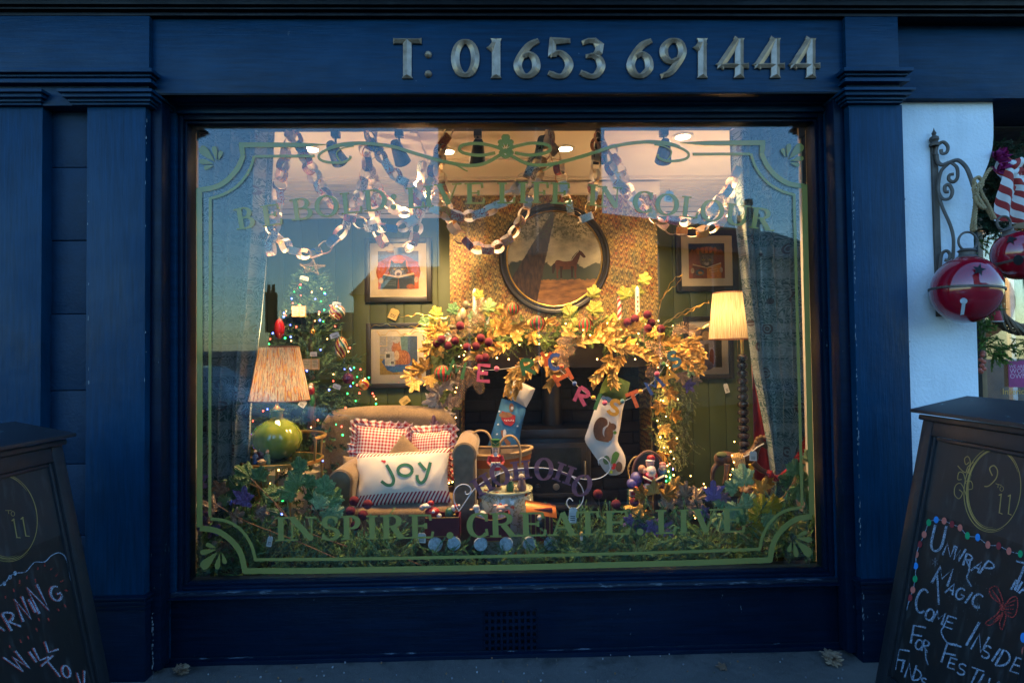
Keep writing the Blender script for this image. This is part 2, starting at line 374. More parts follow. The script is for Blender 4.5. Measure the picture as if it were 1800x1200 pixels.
# the pavement is one sheet with slight unevenness where it is in view
def pz(x, y): return .004*noise_(x*2.1, y*2.7) + .012*(1-x/1.5)*0
def noise_(a, b):
    from mathutils import noise
    return noise.noise(Vector((a, b, .3)))
b = MB()
b.grid(lambda u, v: (-3+6*u, -2.4+2.46*v, .004*noise_((-3+6*u)*3, v*7)), 90, 40)
b.box((-60, -2.4, -.2), (-3, 1, -.002)); b.box((3, -2.4, -.2), (60, 1, -.002)); 
o = b.build('pavement', M_pave); o['kind'] = 'structure'
flat('road', -60, -12.6, 60, -2.42, -.12, M_road); flat('ground', -90, -90, 90, 60, -.3, M_road)
kb = MB().box((-60, -2.55, -.32), (60, -2.42, -.005)); o = kb.build('kerb', mk('kerb_stone', (.22, .21, .2), .8), bevel=.01); o['kind'] = 'structure'

# ------------------------------------------------------------------ the shopfront
def bx(b, p0, p1, yf, yb):                  # axis-aligned box from two opposite pixel corners at its front face
    a, c = P(*p0, yf), P(*p1, yf); return b.box((a.x, yf, a.z), (c.x, yb, c.z))
shop = thing('shopfront', 'dark blue painted wooden shopfront with one big decorated display window', 'shopfront', (0, 0, 0))
YF = -.09
XL, XR = P(258, 100, YF).x, P(1487, 100, YF).x
zt, zb = P(900, 34, YF).z, P(900, 163, YF).z
ZT = zt+.3
MB().box((XL, YF, zb), (XR, .3, zt)).build('fascia_board', M_blue, shop, bevel=.002)
# lower drip edge of the fascia and the soffit behind it
MB().box((XL, YF+.002, zb-.006), (XR, YF+.03, zb-.0005)).build('drip_edge', M_black, shop)
# cornice: stacked mouldings stepping forward over the fascia
b = MB()
for i, (h0, h1, dy) in enumerate([(0, .018, .012), (.018, .03, .03), (.03, .075, .045), (.075, .09, .075), (.09, .17, .13), (.17, .3, .22)]):
    b.box((-3.4, YF-dy-.012, zt+h0), (3.4, .3, zt+h1-.0004))
b.build('cornice', M_black, shop, bevel=.004)
# left pier: wide top block, masonry strip, door-side panel
def pier(x0, x1, name='pilaster', cut=None):
    yp = YF-.022
    z1, z2, z3, z4 = P(900, 127, yp).z, P(900, 150, yp).z, P(900, 163, yp).z, P(900, 184, yp).z
    t = MB().box((x0, yp, z4), (x1, .3, zt)).build(name, M_blue, shop, bevel=.002)
    m = MB()
    for a, c, d in ((0, .3, .03), (.3, .5, .018), (.5, .75, .01), (.75, 1, .022)):
        m.box((x0-d*1.2, yp-d*1.4, z2+(z1-z2)*(1-c)+.0004), (x1+d*1.2, .2, z2+(z1-z2)*(1-a)))
    m.build('capital_moulding', M_blue, t, bevel=.002)
    OFFx = m
    m = MB(); s = cut or [(x0, x1)]
    for u0, u1 in s:
        for a, c, d in ((0, .25, .036), (.25, .55, .026), (.55, .8, .014), (.8, 1, .006)):
            m.box((u0-d*1.1*(u0 != -3.4), yp-d*1.3, z4+(z3-z4)*(1-c)+.0004), (u1+d*1.1, .2, z4+(z3-z4)*(1-a)))
    m.build('capital_moulding', M_blue, t, bevel=.002)
    return z4
XLb = P(262, 180, YF-.022).x
xg0, xg1 = P(78, 300, YF).x, P(155, 400, YF).x
zc = pier(-3.4, XLb, 'pilaster', [(-3.4, xg0), (P(137, 175, YF).x, XLb)])
MB().box((-3.4, YF-.012, -.15), (xg0, .3, zc-.0005)).build('wall_panel', M_bluev, shop, bevel=.003)
x_a, x_b = P(155, 500, YF).x, P(256, 190, YF-.012).x
zpl = P(230, 1046, -.11).z; zpl2 = P(230, 1072, -.11).z
MB().box((x_a, YF-.012, zpl-.002), (x_b, .3, zc-.0005)).build('pilaster', M_bluev, shop, bevel=.003)
ba = MB()
for z0, z1, d in ((zpl2, zpl2+(zpl-zpl2)*.35, .012), (zpl2+(zpl-zpl2)*.38, zpl2+(zpl-zpl2)*.72, .024), (zpl2+(zpl-zpl2)*.75, zpl, .03)):
    ba.box((x_a-.03, YF-.012-d, z0), (x_b+d*.8, .1, z1-.0005))
ba.build('plinth_moulding', M_blue_shade, shop, bevel=.005)
MB().box((x_a-.03, YF-.018, -.15), (x_b+.008, .3, zpl2-.0005)).build('plinth', M_blue_shade, shop, bevel=.003)
# masonry strip between the panel and the pilaster
xs0 = P(88, 300, -.04).x
prev = 3.0
for jy in (295, 423, 552, 686, 815, 940, 1080, 1230):
    z = P(125, jy, -.045).z; top = min(prev, zc+.06)
    MB().box((xs0-.02, -.047+random.uniform(-.004, .004), z+.0014), (x_a+.004, .25, top-.0014)).build('stone_block', M_stone, shop, bevel=.004)
    prev = z
MB().box((xg0-.01, -.03, -.15), (x_a+.005, .25, zc+.1)).build('wall_core', M_black, shop)
# right pilaster
xr0, xr1 = P(1487, 100, YF-.022).x, P(1580, 100, YF-.022).x
pier(xr0, xr1)
xq0, xq1 = P(1492, 190, YF-.012).x, P(1586, 190, YF-.012).x
zr = P(1515, 1018, -.11).z; zr2 = P(1515, 1044, -.11).z
MB().box((xq0, YF-.012, zr-.002), (xq1, .3, zc-.0005)).build('pilaster', M_bluev, shop, bevel=.003)
ba = MB()
for z0, z1, d in ((zr2, zr2+(zr-zr2)*.35, .012), (zr2+(zr-zr2)*.38, zr2+(zr-zr2)*.72, .024), (zr2+(zr-zr2)*.75, zr, .03)):
    ba.box((xq0-d*.8, YF-.012-d, z0), (xq1+.02, .1, z1-.0005))
ba.build('plinth_moulding', M_blue_shade, shop, bevel=.005)
MB().box((xq0-.008, YF-.018, -.15), (xq1+.01, .3, zr2-.0005)).build('plinth', M_blue_shade, shop, bevel=.003)
# window frame
YG = .08
gx0, gx1 = P(335, 400, YG).x, P(1430, 400, YG).x
gz1, gz0 = P(880, 220, YG).z, P(880, 1008, YG).z
def ring(b, x0, z0, x1, z1, wx, wt, wb, ya, yb):
    b.box((x0-wx, ya, z0-wb), (x0, yb, z1+wt)); b.box((x1, ya, z0-wb), (x1+wx, yb, z1+wt))
    b.box((x0+.0002, ya, z1), (x1-.0002, yb, z1+wt)); b.box((x0+.0002, ya, z0-wb), (x1-.0002, yb, z0))
fr = MB(); ring(fr, gx0, gz0, gx1, gz1, .012, .012, .012, YG-.03, YG+.05)
frame = fr.build('window_frame', M_blue_shade, shop, bevel=.003)
fr = MB(); ring(fr, gx0-.0125, gz0-.0125, gx1+.0125, gz1+.0125, .022, .022, .016, YG-.045, YG+.05); fr.build('frame_moulding', M_blue_shade, frame, bevel=.006)
fr = MB(); ring(fr, gx0-.035, gz0-.029, gx1+.035, gz1+.035, .03, .03, .012, YG-.06, YG+.05); fr.build('frame_moulding', M_blue, frame, bevel=.008)
xf0, xf1 = x_b+.002, xq0-.002
b = MB(); b.box((xf0, .0, .02), (gx0-.0655, .13, zb-.001)); b.box((gx1+.0655, .0, .02), (xf1, .13, zb-.001)); b.box((gx0-.0652, .0, gz1+.0655), (gx1+.0652, .13, zb-.001))
b.build('outer_frame', M_blue, frame, bevel=.004)
for _x in (xf0, xf1-.05): MB().box((_x, YF+.02, .02), (_x+.05, -.0005, zb-.007)).build('reveal_lining', M_blue_shade, shop, bevel=.01)
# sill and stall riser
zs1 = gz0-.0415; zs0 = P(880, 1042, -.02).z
MB().box((gx0-.066, -.025, zs0), (gx1+.066, .05, zs1)).build('sill', M_blue_shade, shop, bevel=.006)
MB().box((gx0-.05, -.004, zs1+.0005), (gx1+.05, .034, zs1+.012)).build('sill_edge', M_worn, shop, bevel=.003)
zr0 = P(880, 1156, .04).z
MB().box((xf0, .04, zr0-.2), (xf1, .3, zs0-.0005)).build('stall_riser', M_blue_shade, shop, bevel=.002)
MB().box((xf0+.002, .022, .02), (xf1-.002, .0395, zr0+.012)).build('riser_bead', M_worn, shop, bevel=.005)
MB().box((xf0+.002, -.002, -.1), (xf1-.002, .0395, .019)).build('riser_base', M_blue_shade, shop, bevel=.006)
# flaked paint along worn edges
M_flake = mk('bare_flake', (.13, .15, .17), .8, bump=0.)
b = MB(); rr = random.Random(3)
for x0, z0_, x1, z1_, yy, n_ in ((1499, 330, 1512, 960, YF-.0125, 60), (257, 200, 255, 700, YF-.0125, 10), (268, 1075, 268, 1195, YF-.0185, 26), (1517, 1046, 1518, 1180, YF-.0185, 12), (155, 300, 155, 700, YF-.0125, 8), (1586, 240, 1600, 640, YF-.0125, 10)):
    for i in range(n_):
        t_ = rr.random(); x, z = x0+(x1-x0)*t_+rr.uniform(-1.2, 1.6), z0_+(z1_-z0_)*t_; w2, h2 = rr.uniform(.4, 1.3), rr.uniform(1, 6)*rr.random()+.8
        b.add([P(x-w2, z+h2*.6, yy), P(x+w2*.4, z+h2, yy), P(x+w2, z-h2*.3, yy), P(x-w2*.2, z-h2, yy)], [(0, 1, 2, 3)])
b.build('paint_flakes', M_flake, shop, False, kind='stuff')
# air vent in the riser
vent = MB(); vx0, vz1 = P(850, 1073, .036).x, P(850, 1073, .036).z; vx1, vz0 = P(945, 1143, .036).x, P(945, 1143, .036).z
vent.box((vx0, .034, vz0), (vx1, .0398, vz0+.006)); vent.box((vx0, .034, vz1-.006), (vx1, .0398, vz1))
vent.box((vx0, .034, vz0+.006), (vx0+.006, .0398, vz1-.006)); vent.box((vx1-.006, .034, vz0+.006), (vx1, .0398, vz1-.006))
vo = vent.build('air_vent', M_blue_shade, shop)
MB().box((vx0+.006, .0391, vz0+.006), (vx1-.006, .0397, vz1-.006)).build('vent_recess', M_black, vo)
for i in range(1, 9):
    x = vx0+(vx1-vx0)*i/9; MB().box((x-.006, .028, vz0+.006), (x+.006, .039, vz1-.006)).build('vent_bar', M_blue_shade, vo)
for i in range(1, 6):
    z = vz0+(vz1-vz0)*i/6; MB().box((vx0+.006, .0305, z-.0065), (vx1-.006, .0388, z+.0065)).build('vent_bar', M_blue_shade, vo)
# the glass pane
pane = MB().box((gx0-.004, YG, gz0-.004), (gx1+.004, YG+.006, gz1+.004)).build('window_pane', M_glass, shop, False)

# lettering and ornament on the glass
PG = Plane((0, YG-.0012, 0), (0, -1, 0)); HI = [0]
def decal(name, strokes, m=None, parent=None, plane=PG, step=.0002, h=0., kind=None, label=None):
    b = MB()
    for i, s in enumerate(strokes): b.strip(s, plane, h+i*step)
    return b.build(name, m or M_vinyl, parent if parent is not None else pane, False, kind=kind, label=label)
def base(x): return 0
TOPT = [('B',418,450,404),('E',462,497,399),('B',514,552,388),('O',556,597,383),('L',600,637,377),('D',640,681,372),(':',686,698,369),
        ('L',716,745,367),('I',745,763,364),('V',764,812,361),('E',817,852,359),('L',875,905,358),('I',908,930,357),('F',934,964,357),('E',966,1003,358),
        ('I',1030,1052,361),('N',1052,1090,364),('C',1111,1147,372),('O',1151,1191,376),('L',1196,1226,381),('O',1230,1270,386),('U',1272,1316,393),('R',1316,1356,400)]
for ch, a, c, y in TOPT:
    ang = (((a+c)/2-900)/470)*12; decal('letter', sf(ch, a, y-(math.tan(rad(ang))*(c-a)*0 if 0 else 0), c-a, 37, 8.5, 2.6, ang*.8))
BOT = [('I',483,505),('N',505,557),('S',564,599),('P',601,634),('I',645,664),('R',670,712),('E',719,762),('.',786,796),('C',821,860),('R',861,908),('E',913,960),
       ('A',966,1014),('T',1014,1053),('E',1060,1107),('.',1120,1131),('L',1154,1188),('I',1189,1215),('V',1216,1265),('E',1268,1309)]
for ch, a, c in BOT:
    decal('letter', sf(ch, a, 950.5-(a-483)*.019, c-a, 42, 10, 3, -1.1))
# border lines
def mir(q): # mirror a pixel outline about the pane's centre line, through real coordinates
    out = []
    for x, y in q:
        p = PG.at(x, y); xm = (gx0+gx1)-p.x; rel = Vector((xm, p.y, p.z))-CAM; dd = rel.dot(_f); out.append((900+1000*rel.dot(_r)/dd, 600-1000*rel.dot(_u)/dd))
    return out
def both(name, strokes, kind=None):
    decal(name, strokes)
    decal(name, [[mir(q)[::-1] for q in s] for s in strokes], h=.0007)
both('border_line', [stroke(sp2([(428,272),(418,295),(400,316),(378,329),(350,334)], 5), 9), stroke([(576,254),(530,255),(470,255),(420,255)], [1,8,9,9]), stroke([(425,252),(425,262),(427,272)], 9), stroke([(350,331),(351,500),(351,700),(351,926)], 10.5)])
both('border_line', [stroke([(553,274.5),(500,274.5),(448,275)], 5), stroke(sp2([(447,274),(438,300),(418,326),(392,342),(369,349)], 5), 5), stroke([(369.5,347),(369.5,500),(369,700),(369,908)], 5.5)])
both('border_line', [stroke(sp2([(351,928),(380,932),(405,948),(423,972),(431,1006)], 5), 10), stroke([(428,1003),(560,1002.5),(700,1000),(899,996.7)], 10.5)])
both('border_line', [stroke(sp2([(369,911),(400,916),(425,932),(442,958),(449,984)], 5), 5.5), stroke([(447,983),(560,982.3),(700,980.5),(899,976.7)], 5.5)])
def drop(tx, ty, bx_, by_, w):
    dx, dy = tx-bx_, ty-by_; q = []
    for i in range(9): t = i/8; q.append((bx_+dx*t, by_+dy*t))
    return stroke(q, [max(.4, w*math.sqrt(max(0, 1-((1-i/8)-.28)**2/.53 if (1-i/8) > .28 else 1-((1-i/8)-.28)**2/.08))) if i not in (0, 8) else .3 for i in range(9)][::-1] if False else [w*v for v in (.55, .92, 1, .9, .74, .56, .38, .2, .03)])
def fan(cx, cy, L, a0, name='leaf_ornament'):
    r = []
    for da, l, wd in ((-62, .72, 8), (-34, .95, 9.5), (0, 1.25, 16), (34, .95, 9.5), (62, .72, 8)):
        a = rad(a0+da); s, e = l*L, L*.2
        r.append(drop(cx+math.cos(a)*e, cy+math.sin(a)*e, cx+math.cos(a)*s, cy+math.sin(a)*s, wd))
    return r
both('leaf_ornament', fan(382, 289, 34, 225)); both('leaf_ornament', fan(388, 964, 38, 135))
# scroll at the top of the border
both('scroll_ornament', [
 stroke(sp2([(640,252),(608,255),(580,261),(562,271),(562,280),(575,285),(600,286),(614,280),(616,274)], 5), [3,4,5,6,7,7,6,5,4,4,3,2,2]+[2]*28 if False else 4.5),
 stroke(sp2([(576,262),(600,254),(640,252),(690,258),(730,270),(780,284),(820,291),(850,288),(875,275),(888,266)], 5), 6),
 stroke(sp2([(720,268),(760,278),(800,290),(815,298),(822,301)], 4), 2.6),
 stroke(sp2([(888,266),(905,258),(935,252),(962,255),(967,264),(955,270),(930,273),(905,269)], 5), 5.5),
 stroke(sp2([(602,288),(594,278),(592,268),(604,260),(622,257)], 5), 2.6)])
decal('scroll_ornament', [stroke(sp2([(890,264),(880,268),(889,276),(900,268),(890,264)], 4), 7)], h=.001)
decal('leaf_ornament', fan(889, 264, 22, 270), h=.0015)

# raised bronze phone number on the fascia
NUM = {'T': [[(.5,0),(.5,1)],[(0,1),(1,1)]], '0': [arc(.5,.5,.44,.48,90,450,26)], '1': [[(.58,0),(.58,1)],[(.56,.93),(.02,.78)]],
'6': [sp2([(.92,.98),(.6,.86),(.25,.55),(.12,.28),(.3,.04),(.6,.0),(.9,.2),(.85,.48),(.6,.62),(.35,.56)],5)],
'9': [sp2([(.1,.0),(.4,.1),(.75,.42),(.9,.7),(.75,.95),(.45,1.0),(.15,.82),(.15,.56),(.4,.4),(.7,.46)],5)],
'5': [[(.85,1),(.12,1),(.1,.62)], sp2([(.1,.6),(.45,.66),(.8,.5),(.92,.28),(.7,.04),(.4,-.02),(.02,.06)],5)],
'3': [[(.12,.96),(.3,1),(.6,1),(.85,.86),(.8,.68),(.6,.58),(.3,.56)], sp2([(.5,.57),(.8,.48),(.92,.25),(.7,.03),(.4,-.02),(.02,.07)],5)],
'4': [[(.72,0),(.72,1.0)],[(.66,1.0),(.03,.3)],[(.0,.28),(1,.28)]]}
PN = Plane((0, YF-.0005, 0), (0, -1, 0))
for ch, a, c in [('T',692,741),('0',794,842),('1',860,882),('6',901,950),('5',963,1007),('3',1019,1063),('6',1099,1148),('9',1157,1207),('1',1222,1243),('4',1261,1315),('4',1326,1378),('4',1389,1440)]:
    yb = 135-(a-692)*.0012; hh = 61; b = MB()
    for k, pl in enumerate(NUM[ch]):
        pl = [(a+4+u*(c-a-8), yb-v*hh) for u, v in pl]; n = len(pl)
        closed = ch == '0'; hz = .021-.0006*k
        L = []; R = []; T = []; B2 = []; C2 = []
        for i, p in enumerate(pl):
            q0 = pl[(i-1) % (n-1)] if closed else pl[max(i-1, 0)]; q1 = pl[(i+1) % (n-1)] if closed else pl[min(i+1, n-1)]
            dx, dy = q1[0]-q0[0], q1[1]-q0[1]; l = math.hypot(dx, dy) or 1; dx /= l; dy /= l
            wd = 8.5+6.5*abs(dy)**1.5
            if 0 < i < n-1 and not closed:
                d0 = Vector((p[0]-q0[0], p[1]-q0[1])).normalized(); d1 = Vector((q1[0]-p[0], q1[1]-p[1])).normalized(); wd *= min(1.5, 1/max(.55, math.sqrt((1+d0.dot(d1))/2)))
            if i in (0, n-1) and not closed and n > 3: wd *= .85
            L.append((p[0]-dy*wd/2, p[1]+dx*wd/2)); R.append((p[0]+dy*wd/2, p[1]-dx*wd/2)); T.append(p)
        V = []
        for i in range(n):
            V += [PN.at(*L[i], 0), PN.at(*L[i], .009), PN.at(*T[i], hz), PN.at(*R[i], .009), PN.at(*R[i], 0)]
        F = [(i*5+j, i*5+j+1, (i+1)*5+j+1, (i+1)*5+j) for i in range(n-1) for j in range(4)]
        if not closed:
            for e, s in ((0, -1), (n-1, 1)):      # chisel ends
                q = pl[e]; r = pl[e-s] if s > 0 else pl[1]; dx, dy = q[0]-r[0], q[1]-r[1]; l = math.hypot(dx, dy); dx /= l; dy /= l
                e1 = len(V); fl = 1.28 if ch in 'T14' else 1.0; m = lambda p: (q[0]+(p[0]-q[0])*fl+dx*4.5, q[1]+(p[1]-q[1])*fl+dy*4.5)
                V += [PN.at(*m(L[e]), 0), PN.at(*m(L[e]), .008), PN.at(*m(R[e]), .008), PN.at(*m(R[e]), 0)]
                F += [(e*5, e*5+1, e1+1, e1), (e*5+1, e*5+2, e1+1), (e*5+2, e1+2, e1+1), (e*5+2, e*5+3, e1+2), (e*5+3, e*5+4, e1+3, e1+2), (e1, e1+1, e1+2, e1+3)]
        b.add(V, F)
    b.build('numeral' if ch != 'T' else 'letter', M_bronze, shop, False, weld=True)
for y in (97, 131):
    c = PN.at(753, y); MB().lathe([(.001, .02), (.008, .017), (.014, .009), (.0165, .004), (.0165, 0)], c, (0, -1, 0), 16).build('colon_dot', M_bronze, shop)

# ------------------------------------------------------------------ neighbour's front on the right
yw = .0
wl = thing('rendered_wall', 'white roughcast wall between the blue shopfront and the shop doorway', 'wall', (2.3, 0, 0))
edge = sp2([(1745,172),(1747,215),(1746,255),(1739,285),(1728,312),(1718,342),(1713,372),(1712,410),(1716,520),(1722,720)], 4)+[(1735,1300)]
pl = [P(1580, 172, yw+.02)]+[P(x, y, yw) for x, y in edge]
xw0 = xq1-.02; poly = [Vector((xw0, yw, -.3)), Vector((xw0, yw, zb+.02))]+[Vector((p.x, yw, p.z)) for p in pl[1:]]
poly[2].z = zb+.02; poly[-1].z = -.3
MB().prism(poly[::-1], (0, .32, 0)).build('rendered_face', M_wall, wl, False, bevel=.006)
nf = thing('neighbour_fascia', 'plain blue timber fascia over the white wall, set back to the right', 'fascia', (2.9, 0, 2.5))
zn1, zn0 = P(1700, 41, -.04).z, P(1700, 173, -.04).z
MB().box((xr1+.002, -.04, zn0), (3.6, .3, zn1)).build('fascia_board', M_blue, nf, bevel=.003)
MB().box((xr1+.002, -.075, zn1+.0005), (3.6, .3, zn1+.05)).build('top_moulding', M_black, nf, bevel=.004)
Yd_ = .4
# doorway recess
M_greyp = mk('grey_plaster', (.06, .06, .065), .9, bs=60.); M_brown = mk('stained_timber', (.17, .085, .03), .5, vs=12.)
MB().box((2.25, Yd_+.03, 2.2), (3.8, Yd_+.09, zn0-.021)).build('transom_panel', M_greyp, nf)
st_ = MB().box((P(1746, 200, 0).x-.1, .3, zn0-.02), (3.8, 1.9, zn0+.0)).build('doorway_soffit', M_greyp); st_['kind'] = 'structure'
M_dim = mk('dim_interior', (.05, .035, .015), .9)
bw = MB().box((2.2, 1.9, -.2), (4.2, 1.95, 2.9)).build('doorway_wall', M_greyp); bw['kind'] = 'structure'
# ------------------------------------------------------------------ the display room
FZ = .25
M_green = mk('green_panel_paint', (.062, .082, .022), .55, var=.12, vs=5., bump=.08)
M_cream = mk('ceiling_plaster', (.72, .66, .6), .85, var=.04, vs=4., bump=.1)
M_floor = mk('display_floor', (.006, .008, .005), .95, spec=.05)
def struct(o): o['kind'] = 'structure'; return o
CZ = 2.62; WY = 1.8
struct(MB().box((-2.4, .12, .0), (2.15, WY+.1, FZ)).build('display_floor', M_floor))
struct(MB().box((-2.4, .31, CZ), (2.2, WY+.1, CZ+.1)).build('ceiling', M_cream))
MB_ = MB(); MB_.box((xf0, .301, gz1+.13), (xf1, .33, CZ-.0005)); struct(MB_.build('window_head_wall', M_cream))
lw = MB().box((-2.35, .301, FZ), (-2.3, WY, CZ)).build('left_wall', mk('left_wall_paint', (.05, .07, .03), .7)); struct(lw)
rw = MB().box((2.1, .301, FZ), (2.15, WY, CZ)).build('right_wall', mk('right_wall_paint', (.5, .45, .38), .8)); struct(rw)
M_lin = mk('cream_lining', (.6, .5, .36), .6)
for _a, _b in ((gx0-.03, gx0-.013), (gx1+.013, gx1+.03)): MB().box((_a, .1305, gz0), (_b, .155, gz1)).build('window_lining', M_lin, shop)
for _a, _b in ((-2.35, xf0+.001), (xf1-.001, 2.15)): struct(MB().box((_a, .301, FZ), (_b, .33, CZ-.0005)).build('window_side_wall', M_cream))
# green tongue and groove wall
bwall = struct(MB().box((-2.3, WY+.012, FZ), (2.1, WY+.05, CZ)).build('back_wall', M_green))
bxl, bxr = P(790, 400, 1.42).x, P(1155, 400, 1.42).x
x = -2.3
while x < 2.1:
    if not (bxl+.02 < x and x+.13 < bxr-.02):
        MB().box((x+.0015, WY, FZ), (min(x+.1295, 2.1), WY+.0125, CZ-.02)).build('board', M_green, bwall, bevel=.004)
    x += .131
# cornice between ceiling and wall
b = MB()
for i in range(7):
    t = i/6*math.pi/2; r = .15
    b.box((-2.3, WY-.012-r*(1-math.sin(t)), CZ-.005-r*(1-math.cos(t))-.03), (2.1, WY-.0002*i-.0005, CZ-.004-r*(1-math.cos(t))))
b.box((-2.3, WY-.2, CZ-.02), (2.1, WY-.001, CZ-.0006))
struct(b.build('coving', M_cream))
# ceiling bulkhead mouldings and the raised coffer strips
b = MB(); b.box((-2.3, 1.36, CZ-.018), (2.1, 1.4, CZ-.0005)); b.box((-2.3, 1.42, CZ-.03), (2.1, 1.44, CZ-.0005))
b.box((-.48, .55, CZ-.012), (-.44, 1.3, CZ-.0005)); b.box((-.44, 1.0, CZ-.012), (.5, 1.03, CZ-.0005))
struct(b.build('ceiling_moulding', M_cream))
# marbled wallpaper
def wallpaper():
    n = NT('combed_marbled_wallpaper'); o = n.geo(); s = n.sep(o)
    wob = n.math('MULTIPLY', n.math('SUBTRACT', n.noise(7., o, 2.), .5), .02)
    u = n.math('MULTIPLY', n.math('ADD', s[0], wob), 1/.036); fu = n.math('FRACT', u)
    tri = n.math('ABSOLUTE', n.math('SUBTRACT', n.math('MULTIPLY', fu, 2.), 1.)); cup = n.math('POWER', tri, 2.4)
    ph = n.math('MULTIPLY', n.math('FLOOR', u), .37)
    v = n.math('ADD', n.math('MULTIPLY', s[2], 1/.042), n.math('MULTIPLY', cup, -1.35))
    v = n.math('ADD', n.math('ADD', v, ph), n.math('MULTIPLY', n.noise(3., o, 3.), 3.)); fv = n.math('FRACT', v)
    hue = n.noise(13., n.mapv(o, (1, 1, .6)), 3., .6); h2 = n.noise(60., o, 2.)
    base = n.ramp(hue, [(.34, (.06, .1, .045)), (.42, (.25, .15, .035)), (.48, (.42, .28, .07)), (.54, (.36, .14, .02)), (.6, (.3, .05, .01)), (.7, (.45, .24, .02))])
    c = n.mix(n.ramp(fv, [(.0, 1.), (.16, 1.), (.24, 0.), (.93, 0.), (1., 1.)]), base, (.06, .045, .025))
    c = n.mix(n.ramp(fv, [(.3, 0.), (.38, 1.), (.55, 1.), (.62, 0.)]), c, (.42, .3, .08))
    c = n.mix(n.ramp(h2, [(.4, .0), (.62, .7)]), c, (.05, .03, .012))
    return n.done(c, .6)
M_wp = wallpaper()
# chimney breast with a fire opening
BY = 1.42
oxl, oxr, ozt = P(812, 700, BY).x, P(1143, 700, BY).x, P(970, 640, BY).z
br = MB(); br.box((bxl, BY, ozt), (bxr, WY-.001, CZ-.05)); br.box((bxl, BY, FZ), (oxl, WY-.001, ozt-.0005)); br.box((oxr, BY, FZ), (bxr, WY-.001, ozt-.0005))
breast = struct(br.build('chimney_breast', M_wp, None, False))
b = MB(); b.box((bxl-.02, BY-.03, CZ-.12), (bxr+.02, WY-.16, CZ-.031)); struct(b.build('breast_cornice', M_cream, bevel=.01))
M_soot = mk('sooty_brick', (.012, .011, .011), .85, vs=30., bump=.6, bs=60.)
hb = struct(MB().box((oxl, WY-.05, FZ), (oxr, WY-.002, ozt)).build('hearth_back', mk('dark_mortar', (.02, .018, .016), .9)))
nb = 0
for r in range(12):
    z = FZ+.01+r*.086
    for k in range(-1, 7):
        x0 = oxl+.004+(k+(r % 2)*.5)*.232; x1 = x0+.222; x0 = max(x0, oxl+.002); x1 = min(x1, oxr-.002)
        if x1-x0 > .03 and z+.075 < ozt: MB().box((x0, WY-.07+random.uniform(-.004, .004), z), (x1, WY-.049, z+.076)).build('brick', M_soot, hb, bevel=.004)
# dark painted mantelpiece
M_mant = mk('black_mantel_paint', (.018, .016, .016), .45)
mt = thing('mantelpiece', 'dark painted mantelpiece round the fireplace, mostly hidden under the gold leaf garland', 'mantelpiece', (.16, BY, FZ))
mz = P(970, 585, 1.3).z
MB().box((bxl-.05, 1.14, mz-.045), (bxr+.05, BY-.001, mz)).build('mantel_shelf', M_mant, mt, bevel=.008)
MB().box((bxl-.01, 1.3, mz-.24), (bxr+.01, BY-.001, mz-.046)).build('frieze', M_mant, mt, bevel=.004)
MB().box((bxl-.01, 1.3, FZ), (oxl-.01, BY-.001, mz-.2405)).build('jamb', M_mant, mt, bevel=.004)
MB().box((oxr+.01, 1.3, FZ), (bxr+.01, BY-.001, mz-.2405)).build('jamb', M_mant, mt, bevel=.004)
# ------------------------------------------------------------------ lamps
LK = .67
WARM = (1., .63, .28)
M_bulb = emis('lamp_glow', (1., .8, .5), 14.); M_white = mk('white_enamel', (.75, .72, .66), .4); M_trk = mk('black_metal', (.02, .02, .022), .4, .3)
def spot(name, loc, tgt, pw, ang=60, blend=.6, col=WARM, size=.03):
    l = bpy.data.lights.new(name, 'SPOT'); l.energy = pw*LK; l.spot_size = rad(ang); l.spot_blend = blend; l.color = col; l.shadow_soft_size = size
    o = bpy.data.objects.new(name, l); COL.objects.link(o); o.location = loc; o.rotation_euler = (Vector(tgt)-Vector(loc)).to_track_quat('-Z', 'Y').to_euler(); return o
def atz(px, py, z): d = ray(px, py); return CAM + d*((z-CAM.z)/d.z)
for px, py, tg, pw, lb in ((547, 262, (-.95, .62, FZ), 62, 'leftmost recessed ceiling downlight beside the paper chains'), (786, 266, (-.3, .6, FZ), 62, 'recessed ceiling downlight behind the middle paper chain peak'),
        (994, 261, (.3, .6, FZ), 62, 'bright recessed ceiling downlight above the round painting'), (1200, 240, (.95, .6, FZ), 62, 'rightmost recessed ceiling downlight by the right curtain')):
    c = atz(px, py, CZ-.004); t = thing('downlight', lb, 'ceiling light', c, 'recessed ceiling downlights')
    MB().lathe([(.06, .0), (.06, -.004), (.042, -.006), (.04, .003)], c, n=24).build('trim_ring', M_white, t)
    MB().lathe([(.0401, -.001), (.001, -.001)], c, n=20).build('lamp_face', M_bulb, t)
    spot('downlight_lamp', c-Vector((0, 0, .015)), tg, pw, 110, .8)
TR = thing('lighting_track', 'thin black lighting track on the ceiling just inside the window', 'light track', (0, .6, CZ-.02))
a = atz(480, 230, CZ-.02)
MB().box((-1.5, a.y-.016, CZ-.022), (1.3, a.y+.016, CZ-.0008)).build('track_rail', M_trk, TR, bevel=.003)
